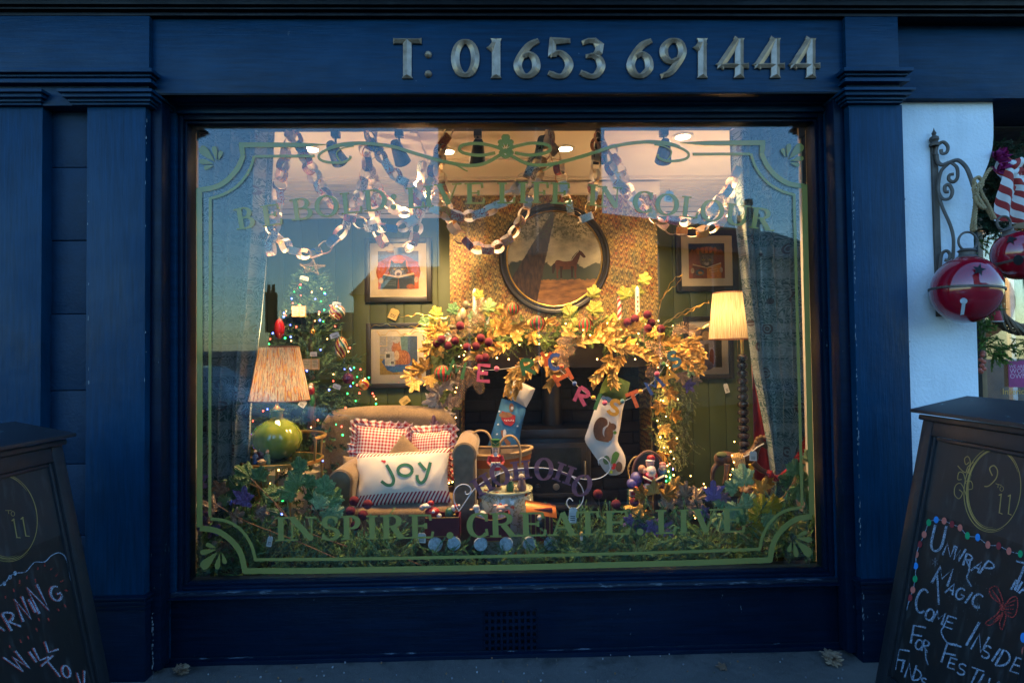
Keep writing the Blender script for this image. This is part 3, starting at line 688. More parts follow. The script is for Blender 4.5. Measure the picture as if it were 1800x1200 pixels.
for px, py, tg, pw, an, lb in ((592, 262, (-.62, 1.8, 1.75), 34, 50, 'black spotlight hanging from the track above the small left swag'), (703, 262, (-.24, 1.42, 1.68), 58, 62, 'black spotlight second from left on the ceiling track'),
        (840, 262, (-.2, 1.2, 1.25), 44, 44, 'black spotlight left of the central scroll ornament'), (1052, 262, (.62, 1.2, 1.3), 22, 46, 'black spotlight half hidden by the chain loop right of centre'), (1163, 262, (1.1, 1.7, 1.5), 22, 60, 'black spotlight on the track nearest the right curtain')):
    top = Vector((atz(px, 233, CZ-.022).x, a.y, CZ-.023)); t = thing('spotlight', lb, 'spotlight', top, 'track spotlights')
    MB().box(top-Vector((.022, .022, .035)), top+Vector((.022, .022, 0))).build('track_adapter', M_trk, t, bevel=.003)
    MB().tube([top-Vector((0, 0, .03)), top-Vector((0, 0, .1))], .006).build('stem', M_trk, t)
    d = (Vector(tg)-(top-Vector((0, 0, .12)))).normalized(); c = top-Vector((0, 0, .125))
    MB().lathe([(.001, -.075), (.02, -.075), (.028, -.06), (.034, -.02), (.045, .05), (.047, .055), (.042, .053), (.03, .01), (.001, .01)], c, d, 20).build('lamp_head', M_trk, t)
    MB().lathe([(.028, .012), (.001, .013)], c, d, 16).build('lamp_face', M_bulb, t)
    spot('spotlight_lamp', c+d*.06, tg, pw, an, .7, WARM, .02)
# ------------------------------------------------------------------ buildings across the street (seen mirrored in the glass)
def bmat(name, col): return mk(name, col, .85, vs=3., bs=40.)
M_bA = bmat('old_brick', (.14, .085, .06)); M_bB = bmat('pale_stone', (.2, .18, .15)); M_slate = bmat('slate', (.06, .065, .075)); M_dk = mk('dark_window', (.02, .025, .03), .1)
def house(name, label, x0, x1, y, dep, h, roof, m, wins, ridge=True):
    t = thing(name, label, 'building', ((x0+x1)/2, y, -.1))
    w_ = MB().box((x0, y-dep, -.2), (x1, y, h)).build('wall', m, t)
    if roof:
        b = MB(); b.prism([(x0-.1, y+.25, h+.001), (x0-.1, y-dep-.25, h+.001), (x0-.1, y-dep/2, h+roof)], (x1-x0+.2, 0, 0)); r = b.build('roof', M_slate, t, False)
    for wx, wz, ww, wh in wins:
        f = MB().box((wx-ww/2-.08, y-.02, wz-.1), (wx+ww/2+.08, y+.05, wz)).build('window', M_bB, t)
        MB().box((wx-ww/2, y-.01, wz), (wx+ww/2, y+.012, wz+wh)).build('pane', M_dk, f)
        MB().box((wx-.03, y+.0125, wz), (wx+.03, y+.03, wz+wh)).build('glazing_bar', mk('w', (.6, .6, .6), .5) if 'w' not in bpy.data.materials else bpy.data.materials['w'], f)
    return t
tA = house('town_house', 'tall narrow brick building across the street, seen as the dark band in the glass', -1.6, 2.9, -12.8, 9, 13, 0, M_bA,
      [(-.8, 1.0, 1.1, 1.9), (1.1, 1.0, 1.1, 1.9), (-.8, 4.2, .9, 1.6), (1.1, 4.2, .9, 1.6), (-.8, 7.2, .9, 1.6), (1.1, 7.2, .9, 1.6)])
tB = house('shop_building', 'long slate roofed building across the street, reflected at the right of the glass', 3.4, 14, -14.5, 8, 4.3, 2.0, M_bB,
      [(x, z, .9, 1.5) for x in (4.6, 6.6, 8.6, 10.6, 12.4) for z in (.9, 3.0)])
MB().box((12.3, -18.8, 5.6), (12.9, -18.2, 6.9)).build('chimney', M_bA, tB)
for k in (12.6,): MB().lathe([(.2, 0), (.22, .05), (.12, .3), (.2, .45), (.16, .6), (.001, .66)], (k, -18.5, 6.9), n=12).build('chimney_pot', M_bA, tB)
tB.location = (8.2, -14.6, -.1); tB.rotation_euler.z = rad(-24)
tC = house('stone_cottage', 'low distant building with tall chimney, reflected at the left of the glass', -16.3, -5.2, -38, 9, 3.2, 1.7, M_bB,
      [(x, .9, 1., 1.3) for x in (-13.6, -11, -7.5)])
MB().box((-16.3, -38, 3.2), (-15.7, -37.3, 6.0)).build('chimney', M_bA, tC)
for k in (-16.15, -15.85): MB().lathe([(.12, 0), (.14, .1), (.1, .5), (.12, .55)], (k, -37.6, 6.0), n=10).build('chimney_pot', M_bA, tC)
gw = thing('garden_wall', 'long low brick wall far across the street, lowest line reflected at the left', 'wall', (-30, -52, -.2)); MB().box((-62, -52.3, -.2), (-14, -52, 2.0)).build('brick_wall', M_bA, gw); MB().box((-62.1, -52.4, 2.0005), (-13.9, -51.9, 2.12)).build('coping', M_bB, gw)
tD = house('corner_house', 'gabled stone house between the tall brick building and the low cottage across the street', -5.0, -2.4, -17, 8, 3.5, 1.6, M_bB, [(-4.3, .9, .9, 1.4), (-3.1, .9, .9, 1.4)])

# ------------------------------------------------------------------ curtains
def curtain_mat():
    n = NT('paisley_curtain'); a = n.attr('uvv', 'Vector'); s = n.sep(a)
    zz = n.math('MULTIPLY', s[1], 4.6); f = n.math('FRACT', zz)
    base = n.ramp(f, [(0, (0.034, 0.096, 0.090)), (.34, (0.213, 0.247, 0.224)), (.42, (0.045, 0.101, 0.096)), (.5, (0.056, 0.135, 0.123)), (.56, (0.224, 0.269, 0.247)), (.66, (0.040, 0.096, 0.096)), (.7, (0.135, 0.180, 0.168)), (.8, (0.202, 0.236, 0.224)), (.88, (0.028, 0.079, 0.079))], 'CONSTANT')
    v = n.mapv(a, (1.7, 5.6, 1)); nz = n.noise(5., v, 2., .5, 1.2)
    lines = n.math('ABSOLUTE', n.math('SINE', n.math('MULTIPLY', nz, 44.)))
    c = n.mix(n.ramp(lines, [(.62, 0.), (.78, .75)]), base, (.36, .4, .37))
    vd = n.voro(3.2, v); ring = n.math('ABSOLUTE', n.math('SINE', n.math('MULTIPLY', vd, 26.)))
    c = n.mix(n.ramp(n.math('MULTIPLY', n.ramp(vd, [(.2, 1.), (.24, 0.)]), ring), [(.4, 0.), (.6, .8)]), c, (.06, .015, .02))
    g = n.math('FRACT', n.math('MULTIPLY', f, 6.)); c = n.mix(n.ramp(g, [(.03, 1.), (.06, 0.)]), c, (.32, .34, .31))
    n.bump(n.noise(260., n.obj(), 2.), .3, .001); m = n.done(c, .9); n.b.inputs['Sheen Weight'].default_value = .2; return m
M_curt = curtain_mat(); M_redvel = mk('red_velvet', (.32, .006, .008), .9, sheen=.3)
def lerp_tab(tab, y):
    for (a, b), (c, d) in zip(tab, tab[1:]):
        if y <= c or (c, d) == tab[-1]: return b+(d-b)*max(0, min(1, (y-a)/(c-a)))
def curtain(b, L, R, y0, y1, dep, nf, amp, ph=0., nu=120, nv=60):
    def fn(u, v):
        py = y0+(y1-y0)*v; a, c = lerp_tab(L, py), lerp_tab(R, py)
        fold = math.sin(u*nf*2*math.pi+ph+1.2*math.sin(v*2.2)+.9*math.sin(u*9+2)); f2 = math.sin(u*nf*4.4*math.pi+v*3)
        p = P(a+(c-a)*(u+.006*f2), py, dep); d = amp*(fold+.3*f2)
        return Vector((p.x, dep+d*1.5, p.z))
    b.grid(fn, nu, nv)
    k = len(b.v)-(nu+1)*(nv+1)
    return b
t = thing('curtain', 'left patterned teal curtain hanging straight behind the glass', 'curtain', P(400, 900, .5))
b = MB(); curtain(b, [(150, 300), (1000, 322)], [(150, 486), (220, 478), (400, 470), (560, 458), (720, 440), (860, 436), (1000, 440)], 160, 960, .52, 5.5, .028); b.build('curtain_fabric', M_curt, t)
t = thing('curtain', 'right patterned teal curtain gathered by a red rope tieback', 'curtain', P(1370, 900, .5))
b = MB(); curtain(b, [(150, 1284), (330, 1290), (500, 1306), (650, 1324), (760, 1346), (846, 1358), (900, 1354), (1000, 1345)], [(150, 1470), (500, 1462), (700, 1450), (846, 1388), (900, 1402), (1000, 1408)], 160, 965, .52, 5., .026, 1.); b.build('curtain_fabric', M_curt, t)
b = MB()
def fn(u, v):
    py = 640+(850-640)*v; a = 1322+(py-640)*.02; c = a+2+(py-640)*.19; p = P(a+(c-a)*u, py, .6); return Vector((p.x, .6+.012*math.sin(u*7), p.z))
b.grid(fn, 14, 14); b.build('curtain_lining', M_redvel, t)
pts = spline(px3([(1352, 828), (1358, 838), (1368, 840), (1382, 832), (1398, 812), (1414, 784), (1425, 750), (1428, 724)], .44), 8)
ro = thing('curtain_tieback', 'thick red twisted rope holding back the right curtain', 'rope', pts[2])
def rope(pts, r, name, m, par, strands=3, tw=60., n=6):
    Lg = 0; outs = [[] for _ in range(strands)]; up = None
    for i, p in enumerate(pts):
        tt = (pts[min(i+1, len(pts)-1)]-pts[max(i-1, 0)]).normalized()
        if i: Lg += (p-pts[i-1]).length
        a = tt.orthogonal().normalized() if abs(tt.y) > .95 else (Vector((0, 1, 0))-tt*tt.y).normalized(); bb = tt.cross(a)
        for k in range(strands):
            an = Lg*tw+2*math.pi*k/strands; outs[k].append(p+a*(r*.55*math.cos(an))+bb*(r*.55*math.sin(an)))
    for o_ in outs: MB().tube(o_, r*.6, n).build(name, m, par)
def dens(pts, k): return spline(pts, k)
rope(dens(pts, 4), .016, 'strand', M_redvel, ro, 3, 90.)

# ------------------------------------------------------------------ framed pictures
M_frame = mk('black_frame', (.016, .014, .013), .38, bump=.1); M_mount = mk('cream_mount', (.62, .52, .36), .9, var=.03, bump=.0)
M_pg = glass('picture_glass', 1.35)
def poly(b, q, c, pl, h):
    b.C(*c); b.strip([q], pl, h)
def framed(label, x0, y0, x1, y1, art, fw=9, mw=14):
    yb = WY-.001; pf = YP(yb-.035); pm = YP(yb-.018)
    A, B = pf.at(x0, y0), pf.at(x1, y1)
    t = thing('framed_print', label, 'picture', ((A.x+B.x)/2, yb, B.z), 'framed cat prints on the green wall')
    w_ = fw*S(yb)
    for a, c in (((A.x, B.z), (A.x+w_, A.z)), ((B.x-w_, B.z), (B.x, A.z)), ((A.x+w_+.0003, A.z-w_), (B.x-w_-.0003, A.z)), ((A.x+w_+.0003, B.z), (B.x-w_-.0003, B.z+w_))):
        MB().box((a[0], yb-.035, a[1]), (c[0], yb, c[1])).build('frame_side', M_frame, t, bevel=.003)
    MB().box((A.x+w_, yb-.018, B.z+w_), (B.x-w_, yb-.001, A.z-w_)).build('mount', M_mount, t)
    b = MB(); m_ = mw*S(yb); X0, X1, Z0, Z1 = A.x+w_+m_, B.x-w_-m_, B.z+w_+m_, A.z-w_-m_
    def q(pts, c, h): b.C(*c); b.add([(X0+(X1-X0)*u, yb-.0185-h*.0003, Z0+(Z1-Z0)*v) for u, v in pts], [tuple(range(len(pts)))])
    art(q); b.build('print', M_print, t, False)
    MB().box((A.x+w_, yb-.026, B.z+w_), (B.x-w_, yb-.0255, A.z-w_)).build('picture_glass', M_pg, t, False)
    return t
def ell(cx, cy, rx, ry, n=16, a0=0, a1=360): return [(cx+rx*math.cos(rad(a0+(a1-a0)*i/n)), cy+ry*math.sin(rad(a0+(a1-a0)*i/n))) for i in range(n+(0 if a1-a0 == 360 else 1))]
R4 = [(0, 0), (1, 0), (1, 1), (0, 1)]
def fur(q, n, cx, cy, rx, ry, c, h, L=.05, seed=1):
    rr = random.Random(seed)
    for i in range(n):
        a = rr.uniform(0, 6.28); s = math.sqrt(rr.random()); x, y = cx+rx*s*math.cos(a), cy+ry*s*math.sin(a); k = rr.uniform(.6, 1.4); dx, dy = rr.uniform(-.4, .4)*L, -L
        q([(x, y), (x+.012, y), (x+dx, y+dy)], tuple(v*k for v in c), h+(i % 5)*.1)
def art1(q):
    q(R4, (.16, .15, .17), 0); q(ell(.5, .45, .55, .45, 20), (.36, .08, .02), 1); q(ell(.5, .62, .25, .27), (.68, .17, .05), 2)
    q([(0,0),(.16,0),(.2,.62),(.08,.74),(0,.7)], (.5, .09, .02), 3); q([(1,0),(.84,0),(.8,.62),(.92,.74),(1,.7)], (.5, .09, .02), 3)
    q(ell(.5, .5, .24, .19), (.1, .085, .075), 4); q([(.3,.6),(.32,.78),(.42,.66)], (.09,.08,.07), 4.5); q([(.7,.6),(.68,.78),(.58,.66)], (.09,.08,.07), 4.5)
    fur(q, 90, .5, .5, .2, .15, (.22, .2, .17), 5); q(ell(.5, .41, .09, .1), (.65, .5, .35), 6.2); q(ell(.5, .39, .05, .04), (.12, .06, .06), 6.4)
    q(ell(.41, .52, .03, .025), (.5, .35, .05), 6.3); q(ell(.59, .52, .03, .025), (.5, .35, .05), 6.3)
    q([(.05,.0),(.47,.0),(.5,.3),(.12,.37)], (.03, .06, .065), 7); q([(.53,.0),(.9,.0),(.9,.38),(.5,.3)], (.035, .055, .075), 7)
    q([(.12,.37),(.5,.29),(.5,.34),(.15,.4)], (.7, .45, .25), 7.5); q([(.9,.38),(.5,.29),(.5,.34),(.88,.43)], (.72, .5, .28), 7.5)
    q(ell(.07, .22, .06, .08), (.5, .36, .26), 8); q(ell(.94, .24, .05, .08), (.5, .36, .26), 8); q(ell(.8, .06, .1, .07), (.35, .1, .04), 8)
    for r in range(3):
        for k in range(6): q([(.18+k*.045, .22-r*.05-k*.006), (.21+k*.045, .22-r*.05-k*.006), (.21+k*.045, .232-r*.05-k*.006), (.18+k*.045, .232-r*.05-k*.006)], (.3, .35, .33), 8)
def art2(q):
    q(R4, (.34, .32, .3), 0); q([(0,0),(.55,0),(.4,.38),(0,.42)], (.38, .24, .05), 1); q([(.55,1),(.75,1),(.78,.35),(.6,.4)], (.08, .16, .17), 1); q([(.75,0),(1,0),(1,1),(.75,1)], (.03, .06, .12), 1.5)
    q([(0,.5),(.3,.5),(.3,.52),(0,.52)], (.5,.4,.2), 2); q([(.18,.76),(.2,.76),(.2,1),(.18,1)], (.5,.38,.18), 2); q([(0,.74),(.2,.74),(.2,.76),(0,.76)], (.5,.38,.18), 2)
    q(ell(.62, .4, .2, .24), (.28, .085, .03), 3); q(ell(.44, .68, .13, .14), (.36, .13, .045), 4); q([(.36,.76),(.35,.86),(.43,.8)], (.3,.1,.04), 4.2); q([(.47,.8),(.53,.87),(.54,.74)], (.3,.1,.04), 4.2)
    q([(.36,.6),(.56,.66),(.74,.4),(.72,.25),(.45,.25)], (.3, .09, .03), 4.4); fur(q, 120, .58, .45, .17, .2, (.5, .2, .07), 5, .06, 3); q(ell(.45, .5, .07, .13), (.55, .38, .22), 5.8)
    q([(.05,.34),(.12,.42),(.25,.26),(.75,.26),(.9,.36),(.8,.1),(.35,.06),(.2,.12)], (.03, .1, .28), 6.5); q([(.2,.12),(.35,.06),(.8,.1),(.78,.2),(.3,.2)], (.04, .14, .36), 6.8)
    q([(.14,.24),(.4,.22),(.38,.6),(.13,.6)], (.48, .46, .4), 7); q([(.17,.44),(.27,.44),(.27,.54),(.17,.54)], (.06,.06,.05), 7.4); q([(.3,.28),(.38,.28),(.37,.35),(.3,.35)], (.08,.08,.07), 7.4)
    for r in range(6): q([(.29, .55-r*.03), (.37, .55-r*.03), (.37, .557-r*.03), (.29, .557-r*.03)], (.2, .2, .18), 7.4)
def art3(q):
    q(R4, (.025, .02, .025), 0); q(ell(.5, .55, .5, .36, 20), (.24, .06, .02), 1); q([(0,0),(.2,0),(.22,.7),(.1,.85),(0,.7)], (.3, .08, .025), 2); q([(1,0),(.8,0),(.78,.7),(.9,.85),(1,.7)], (.22, .05, .015), 2)
    for k in range(5): q(ell(.26+k*.12, .8, .045, .1), (.42, .13, .04), 2.5); q(ell(.32+k*.12, .77, .02, .025, 8), (.07, .015, .005), 3)
    q(ell(.5, .52, .2, .21), (.1, .075, .05), 4); q([(.3,.62),(.29,.8),(.42,.7)], (.11,.08,.06), 4.1); q([(.7,.62),(.71,.8),(.58,.7)], (.11,.08,.06), 4.1)
    fur(q, 130, .5, .53, .18, .17, (.24, .19, .13), 4.5, .045, 5); q(ell(.41, .53, .035, .026), (.5, .38, .06), 5.5); q(ell(.59, .53, .035, .026), (.5, .38, .06), 5.5)
    q(ell(.41, .53, .012, .024, 8), (.01,.01,.01), 5.7); q(ell(.59, .53, .012, .024, 8), (.01,.01,.01), 5.7); q(ell(.5, .42, .07, .05), (.45, .36, .26), 5.5); q([(.47,.47),(.53,.47),(.5,.44)], (.05,.02,.02), 5.8)
    q([(.1,.0),(.5,.0),(.5,.3),(.1,.38)], (.17, .05, .02), 7); q([(.5,.0),(.9,.0),(.9,.42),(.5,.3)], (.6, .22, .02), 7); q([(.1,.38),(.5,.29),(.5,.31),(.11,.42)], (.6,.4,.2), 7.4); q([(.9,.42),(.5,.29),(.5,.31),(.89,.455)], (.62,.45,.25), 7.4)
    q(ell(.3, .17, .12, .09), (.05, .1, .12), 7.6); q(ell(.31, .16, .06, .045), (.5, .2, .03), 7.8); q(ell(.1, .22, .05, .08), (.45, .33, .2), 8); q(ell(.9, .24, .045, .08), (.45, .33, .2), 8)
    for r, (a, c) in enumerate(((.62, .76), (.57, .82), (.6, .8))):
        x = a
        while x < c: q([(x, .26-r*.06+(x-.5)*.2), (x+.018, .26-r*.06+(x-.5)*.2), (x+.018, .29-r*.06+(x-.5)*.2), (x, .29-r*.06+(x-.5)*.2)], (.75, .5, .2), 8); x += .032
def art4(q):
    q(R4, (.09, .075, .07), 0); q([(0,.0),(1,.0),(1,.3),(0,.3)], (.13,.12,.14), 1); q(ell(.4, .78, .16, .14), (.42, .24, .1), 2); fur(q, 60, .4, .78, .14, .12, (.55,.35,.16), 2.5, .04, 8)
    q([(.06,.66),(.7,.7),(.72,.24),(.22,.2)], (.3, .26, .27), 3); q([(.34,.26),(.5,.26),(.5,.6),(.34,.58)], (.12,.09,.08), 3.5); q([(.52,.34),(.64,.34),(.64,.5),(.52,.5)], (.42,.36,.4), 3.5)
    q(ell(.62, .25, .1, .22), (.2, .05, .02), 4); q(ell(.2, .2, .12, .2), (.1,.04,.04), 4); q(ell(.4, .05, .28, .12), (.17,.15,.2), 4.5); q([(.78,0),(1,0),(1,1),(.8,1)], (.03,.03,.03), 5)
framed('upper left cat print, cat reading a dark book in an orange chair', 640, 418, 759, 530, art1)
framed('lower left cat print, ginger cat reading a newspaper in a blue tray', 643, 568, 757, 681, art2, 8, 15)
framed('upper right cat print, grey cat with an orange book in a leather chair', 1188, 405, 1299, 511, art3)
framed('lower right dog print half hidden by the floor lamp shade', 1203, 556, 1291, 665, art4, 8, 12)

# ------------------------------------------------------------------ round painting on the chimney breast
pc = P(975, 454, BY-.02); pt = thing('round_painting', 'large round landscape painting in a broad black and gilt frame above the mantel', 'picture', (pc.x, BY, pc.z-.4))
k = S(BY-.02)*1.0; Ro, Ri = 99*k, 84*k; C0 = Vector((pc.x, BY-.001, pc.z))
n = NT('ebonised_frame'); M_ebon = n.done((.022, .019, .016), .3, 0, .5); M_gilt = mk('gilt', (.62, .38, .1), .3, 1., bump=.1)
MB().lathe([(Ro, 0), (Ro, .012), (Ro-.004, .02), (Ro-.012, .026), (Ro-.02, .024), (Ro-.026, .016), (Ri+.026, .013), (Ri+.018, .018), (Ri+.012, .017), (Ri+.008, .012), (Ri+.006, .0)], C0, (0, -1, 0), 72).build('outer_frame', M_ebon, pt)
MB().lathe([(Ri+.0075, .0), (Ri+.0075, .014), (Ri+.003, .017), (Ri-.002, .014), (Ri-.003, .004)], C0, (0, -1, 0), 72).build('gilt_slip', M_gilt, pt)
def paint_mat():
    n = NT('landscape_painting'); a = n.attr('uvv', 'Vector'); s = n.sep(a)      # -1..1 across the disc
    cl = n.noise(2.6, n.mapv(a, (1, 1.3, 1), (3, 2, 0)), 6., .6)
    skyc = n.mix(n.ramp(cl, [(.38, 0.), (.62, 1.)]), (.09, .09, .06), (.42, .34, .19)); grd = n.ramp(s[1], [(.0, 1.), (.6, 0.)])
    skyc = n.mix(n.math('MULTIPLY', grd, .5), skyc, (.6, .5, .28))
    g = n.mix(n.ramp(n.noise(4., n.mapv(a, (1, 3, 1)), 5.), [(.3, 0.), (.7, 1.)]), (.09, .04, .014), (.3, .14, .04))
    edge_ = n.math('ADD', s[1], n.math('MULTIPLY', n.math('SUBTRACT', n.noise(9., a, 5., .7), .5), .16))
    c = n.mix(n.ramp(n.math('ADD', edge_, .5), [(.05, 0.), (.06, 1.)]), g, (.035, .045, .022))
    bh = n.math('ADD', edge_, n.math('MULTIPLY', n.math('SUBTRACT', n.noise(2.2, a, 2.), .5), .5))
    c = n.mix(n.ramp(n.math('ADD', bh, .5), [(.4, 0.), (.42, 1.)]), c, skyc)
    tx = n.math('ADD', n.math('ADD', s[0], n.math('MULTIPLY', s[1], -.42)), .42); tw = n.math('ADD', n.math('MULTIPLY', n.math('SUBTRACT', .5, s[1]), .2), .15)
    d = n.math('SUBTRACT', n.math('ADD', n.math('ABSOLUTE', tx), n.math('MULTIPLY', n.noise(12., a, 4.), .04)), tw)
    bark = n.mix(n.ramp(n.noise(9., n.mapv(a, (2, .6, 1), rot=(0, 0, -.4)), 5.), [(.35, 0.), (.7, 1.)]), (.016, .011, .007), (.075, .038, .016))
    c = n.mix(n.ramp(n.math('ADD', d, .5), [(.5, 1.), (.515, 0.)]), c, bark)
    lf = n.math('MULTIPLY', n.ramp(n.noise(14., a, 6., .75), [(.5, 0.), (.54, 1.)]), n.ramp(n.math('ADD', s[1], n.math('MULTIPLY', n.noise(2., a, 2.), .5)), [(.6, 0.), (.78, 1.)]))
    c = n.mix(lf, c, (.05, .05, .014)); return n.done(c, .35)
b = MB()
vs = [(C0.x, C0.y-.005, C0.z)]; uv = [(0, 0)]; fs = []
for j in range(1, 9):
    for i in range(48): a = 2*math.pi*i/48; r = j/8; vs.append((C0.x+Ri*r*math.cos(a), C0.y-.005, C0.z+Ri*r*math.sin(a))); uv.append((r*math.cos(a), r*math.sin(a)))
for i in range(48):
    fs.append((0, 1+i, 1+(i+1) % 48))
    for j in range(7): o1 = 1+j*48; fs.append((o1+i, o1+48+i, o1+48+(i+1) % 48, o1+(i+1) % 48))
b.add(vs, fs, uv); cv = b.build('canvas', paint_mat(), pt, False)
b = MB()   # a plain brown pony standing, facing right
def q(pts, c, h): b.C(*c); b.add([(C0.x+Ri*u, C0.y-.0055-h*.0003, C0.z+Ri*v) for u, v in pts], [tuple(range(len(pts)))])
BR = (.1, .03, .012); DK = (.025, .01, .006)
q(sp2([(.02,-.2),(.0,-.1),(.06,-.03),(.2,-.06),(.34,-.05),(.42,-.02),(.47,-.1),(.42,-.2),(.28,-.23),(.14,-.23)], 4), BR, 0)
q(sp2([(.33,-.1),(.42,.03),(.5,.13),(.56,.14),(.54,.05),(.5,-.06),(.46,-.16)], 4), (.085,.025,.01), 1); q(sp2([(.5,.13),(.56,.16),(.64,.07),(.66,.03),(.62,.01),(.56,.06)], 3), (.08,.024,.01), 2); q([(.51,.13),(.52,.19),(.55,.14)], DK, 2.5)
for x, h_, c, kk in ((.05,-.42,BR,.03),(.13,-.41,DK,.026),(.36,-.41,DK,.024),(.43,-.42,BR,.026)): q([(x-.02,-.16),(x+.05,-.17),(x+.02,-.3),(x+.03,h_),(x-.012,h_),(x-.01,-.3)], c, 1.4)
q(sp2([(.01,-.09),(-.05,-.14),(-.05,-.3),(-.02,-.3),(.02,-.18)], 3), DK, 2); q(sp2([(.34,-.06),(.42,.05),(.5,.15),(.47,.13),(.38,.03)], 3), DK, 2.2)
b.build('pony', M_print, cv, False)
# ------------------------------------------------------------------ car parked in the street behind the viewer (seen only mirrored in the glass)
M_car = mk('silver_car_paint', (.16, .18, .2), .25, .5, coat=.8, var=.03, bump=0.); M_tyre = mk('tyre_rubber', (.01, .01, .01), .8); M_cgl = mk('car_window', (.01, .012, .014), .05)
car = thing('parked_car', 'silver hatchback parked across the pavement edge, seen only as a mirrored slope in the glass', 'car', (-3.9, -3.9, -.12))
prof = [(-5.95,.35),(-5.98,.75),(-5.85,.98),(-5.6,1.08),(-5.2,1.36),(-4.7,1.42),(-4.0,1.42),(-3.5,1.36),(-2.95,1.06),(-2.7,.96),(-2.1,.86),(-1.88,.74),(-1.84,.4),(-1.95,.22),(-5.85,.22)]
q = sp2(prof+[prof[0]], 3)[:-1]; n_ = len(q); b = MB(); vs = []; W_ = .86
rows = [(-1, .86), (-.97, .98), (-.85, 1.), (0, 1.01), (.85, 1.), (.97, .98), (1, .86)]
for k, sc in rows:
    for x, z in q:
        tum = 1-.2*max(0, z-.9)/.5; vs.append((-3.9+(x+3.9)*sc, -3.9+k*W_*tum, -.12+.22+(z-.22)*sc))
fs = [(j*n_+i, j*n_+(i+1) % n_, (j+1)*n_+(i+1) % n_, (j+1)*n_+i) for j in range(len(rows)-1) for i in range(n_)]+[tuple(range(n_))[::-1], tuple(range((len(rows)-1)*n_, len(rows)*n_))]
b.add(vs, fs); body = b.build('body', M_car, car, weld=True)
for sg in (-1, 1):
    y_ = lambda z: -3.9+sg*(W_*(1-.2*max(0, z-.9)/.5)+.006)
    for poly_ in ([(-5.1,1.0),(-4.95,1.28),(-4.3,1.33),(-4.3,1.0)], [(-4.22,1.0),(-4.22,1.33),(-3.7,1.28),(-3.2,1.0)]):
        MB().add([(x, y_(z), z-.12) for x, z in poly_], [(0, 1, 2, 3)]).build('side_window', M_cgl, body, False)
    for x in (-5.15, -2.65):
        w_ = MB().lathe([(.001, .1), (.3, .1), (.32, .07), (.32, -.07), (.3, -.1), (.001, -.1)], (x, -3.9+sg*.78, .2), (0, sg, 0), 28).build('wheel', M_tyre, car)
        MB().lathe([(.001, .105), (.08, .103), (.2, .108), (.21, .1)], (x, -3.9+sg*.78, .2), (0, sg, 0), 20).build('rim', M_car, w_)
    MB().ball((-1.98, -3.9+sg*.62, .56), .1, 12, (.6, 1.2, .7)).build('headlight', M_cgl, car)
MB().grid(lambda u, v: Vector((-3.47+.5*v, -4.55+1.3*u, 1.255-.31*v+.012)), 6, 4).build('windscreen', M_cgl, body)
# ------------------------------------------------------------------ stove
M_iron = mk('cast_iron', (.02, .02, .021), .45, .2, bump=.35, bs=180.)
sx0, sx1 = P(915, 800, 1.36).x, P(1040, 800, 1.36).x
stv = thing('wood_stove', 'black cast iron wood burning stove standing in the fireplace', 'stove', ((sx0+sx1)/2, 1.5, FZ))
zz = lambda py, y: P(975, py, y).z
MB().box((sx0-.03, 1.36, zz(770, 1.36)), (sx1+.03, 1.72, zz(754, 1.36))).build('top_plate', M_iron, stv, bevel=.008)
MB().box((sx0, 1.39, zz(890, 1.36)), (sx1, 1.7, zz(770, 1.36)-.001)).build('body', M_iron, stv, bevel=.01)
dr = MB().box((sx0+.03, 1.375, zz(838, 1.36)), (sx1-.03, 1.3895, zz(779, 1.36))).build('door', M_iron, stv, bevel=.006)
MB().box((sx0+.07, 1.372, zz(829, 1.36)), (sx1-.07, 1.3745, zz(788, 1.36))).build('door_glass', M_dk, dr)
MB().tube([(sx1-.05, 1.35, zz(840, 1.36)), (sx1-.05, 1.345, zz(810, 1.36))], .008).build('handle', mk('steel', (.5, .48, .45), .3, .9), dr)
for k in (-.13, 0, .13):
    MB().lathe([(.001, .014), (.02, .012), (.024, 0)], ((sx0+sx1)/2+k, 1.389, zz(857, 1.36)), (0, -1, 0), 16).build('air_knob', M_iron if k else bpy.data.materials['steel'], stv)
MB().box((sx0+.02, 1.372, zz(876, 1.36)), (sx1-.02, 1.3895, zz(868, 1.36))).build('ash_lip', M_iron, stv, bevel=.003)
MB().box((sx0-.04, 1.33, zz(895, 1.36)), (sx1+.04, 1.7, zz(889, 1.36)-.001)).build('base_plate', M_iron, stv, bevel=.004)
for a in (sx0+.02, sx1-.05):
    for yy in (1.38, 1.64): MB().box((a, yy, FZ), (a+.03, yy+.03, zz(896, 1.36))).build('leg', M_iron, stv, bevel=.003)
MB().lathe([(.075, 0), (.075, .5)], ((sx0+sx1)/2, 1.62, zz(756, 1.36)), n=20).build('flue_pipe', M_iron, stv)

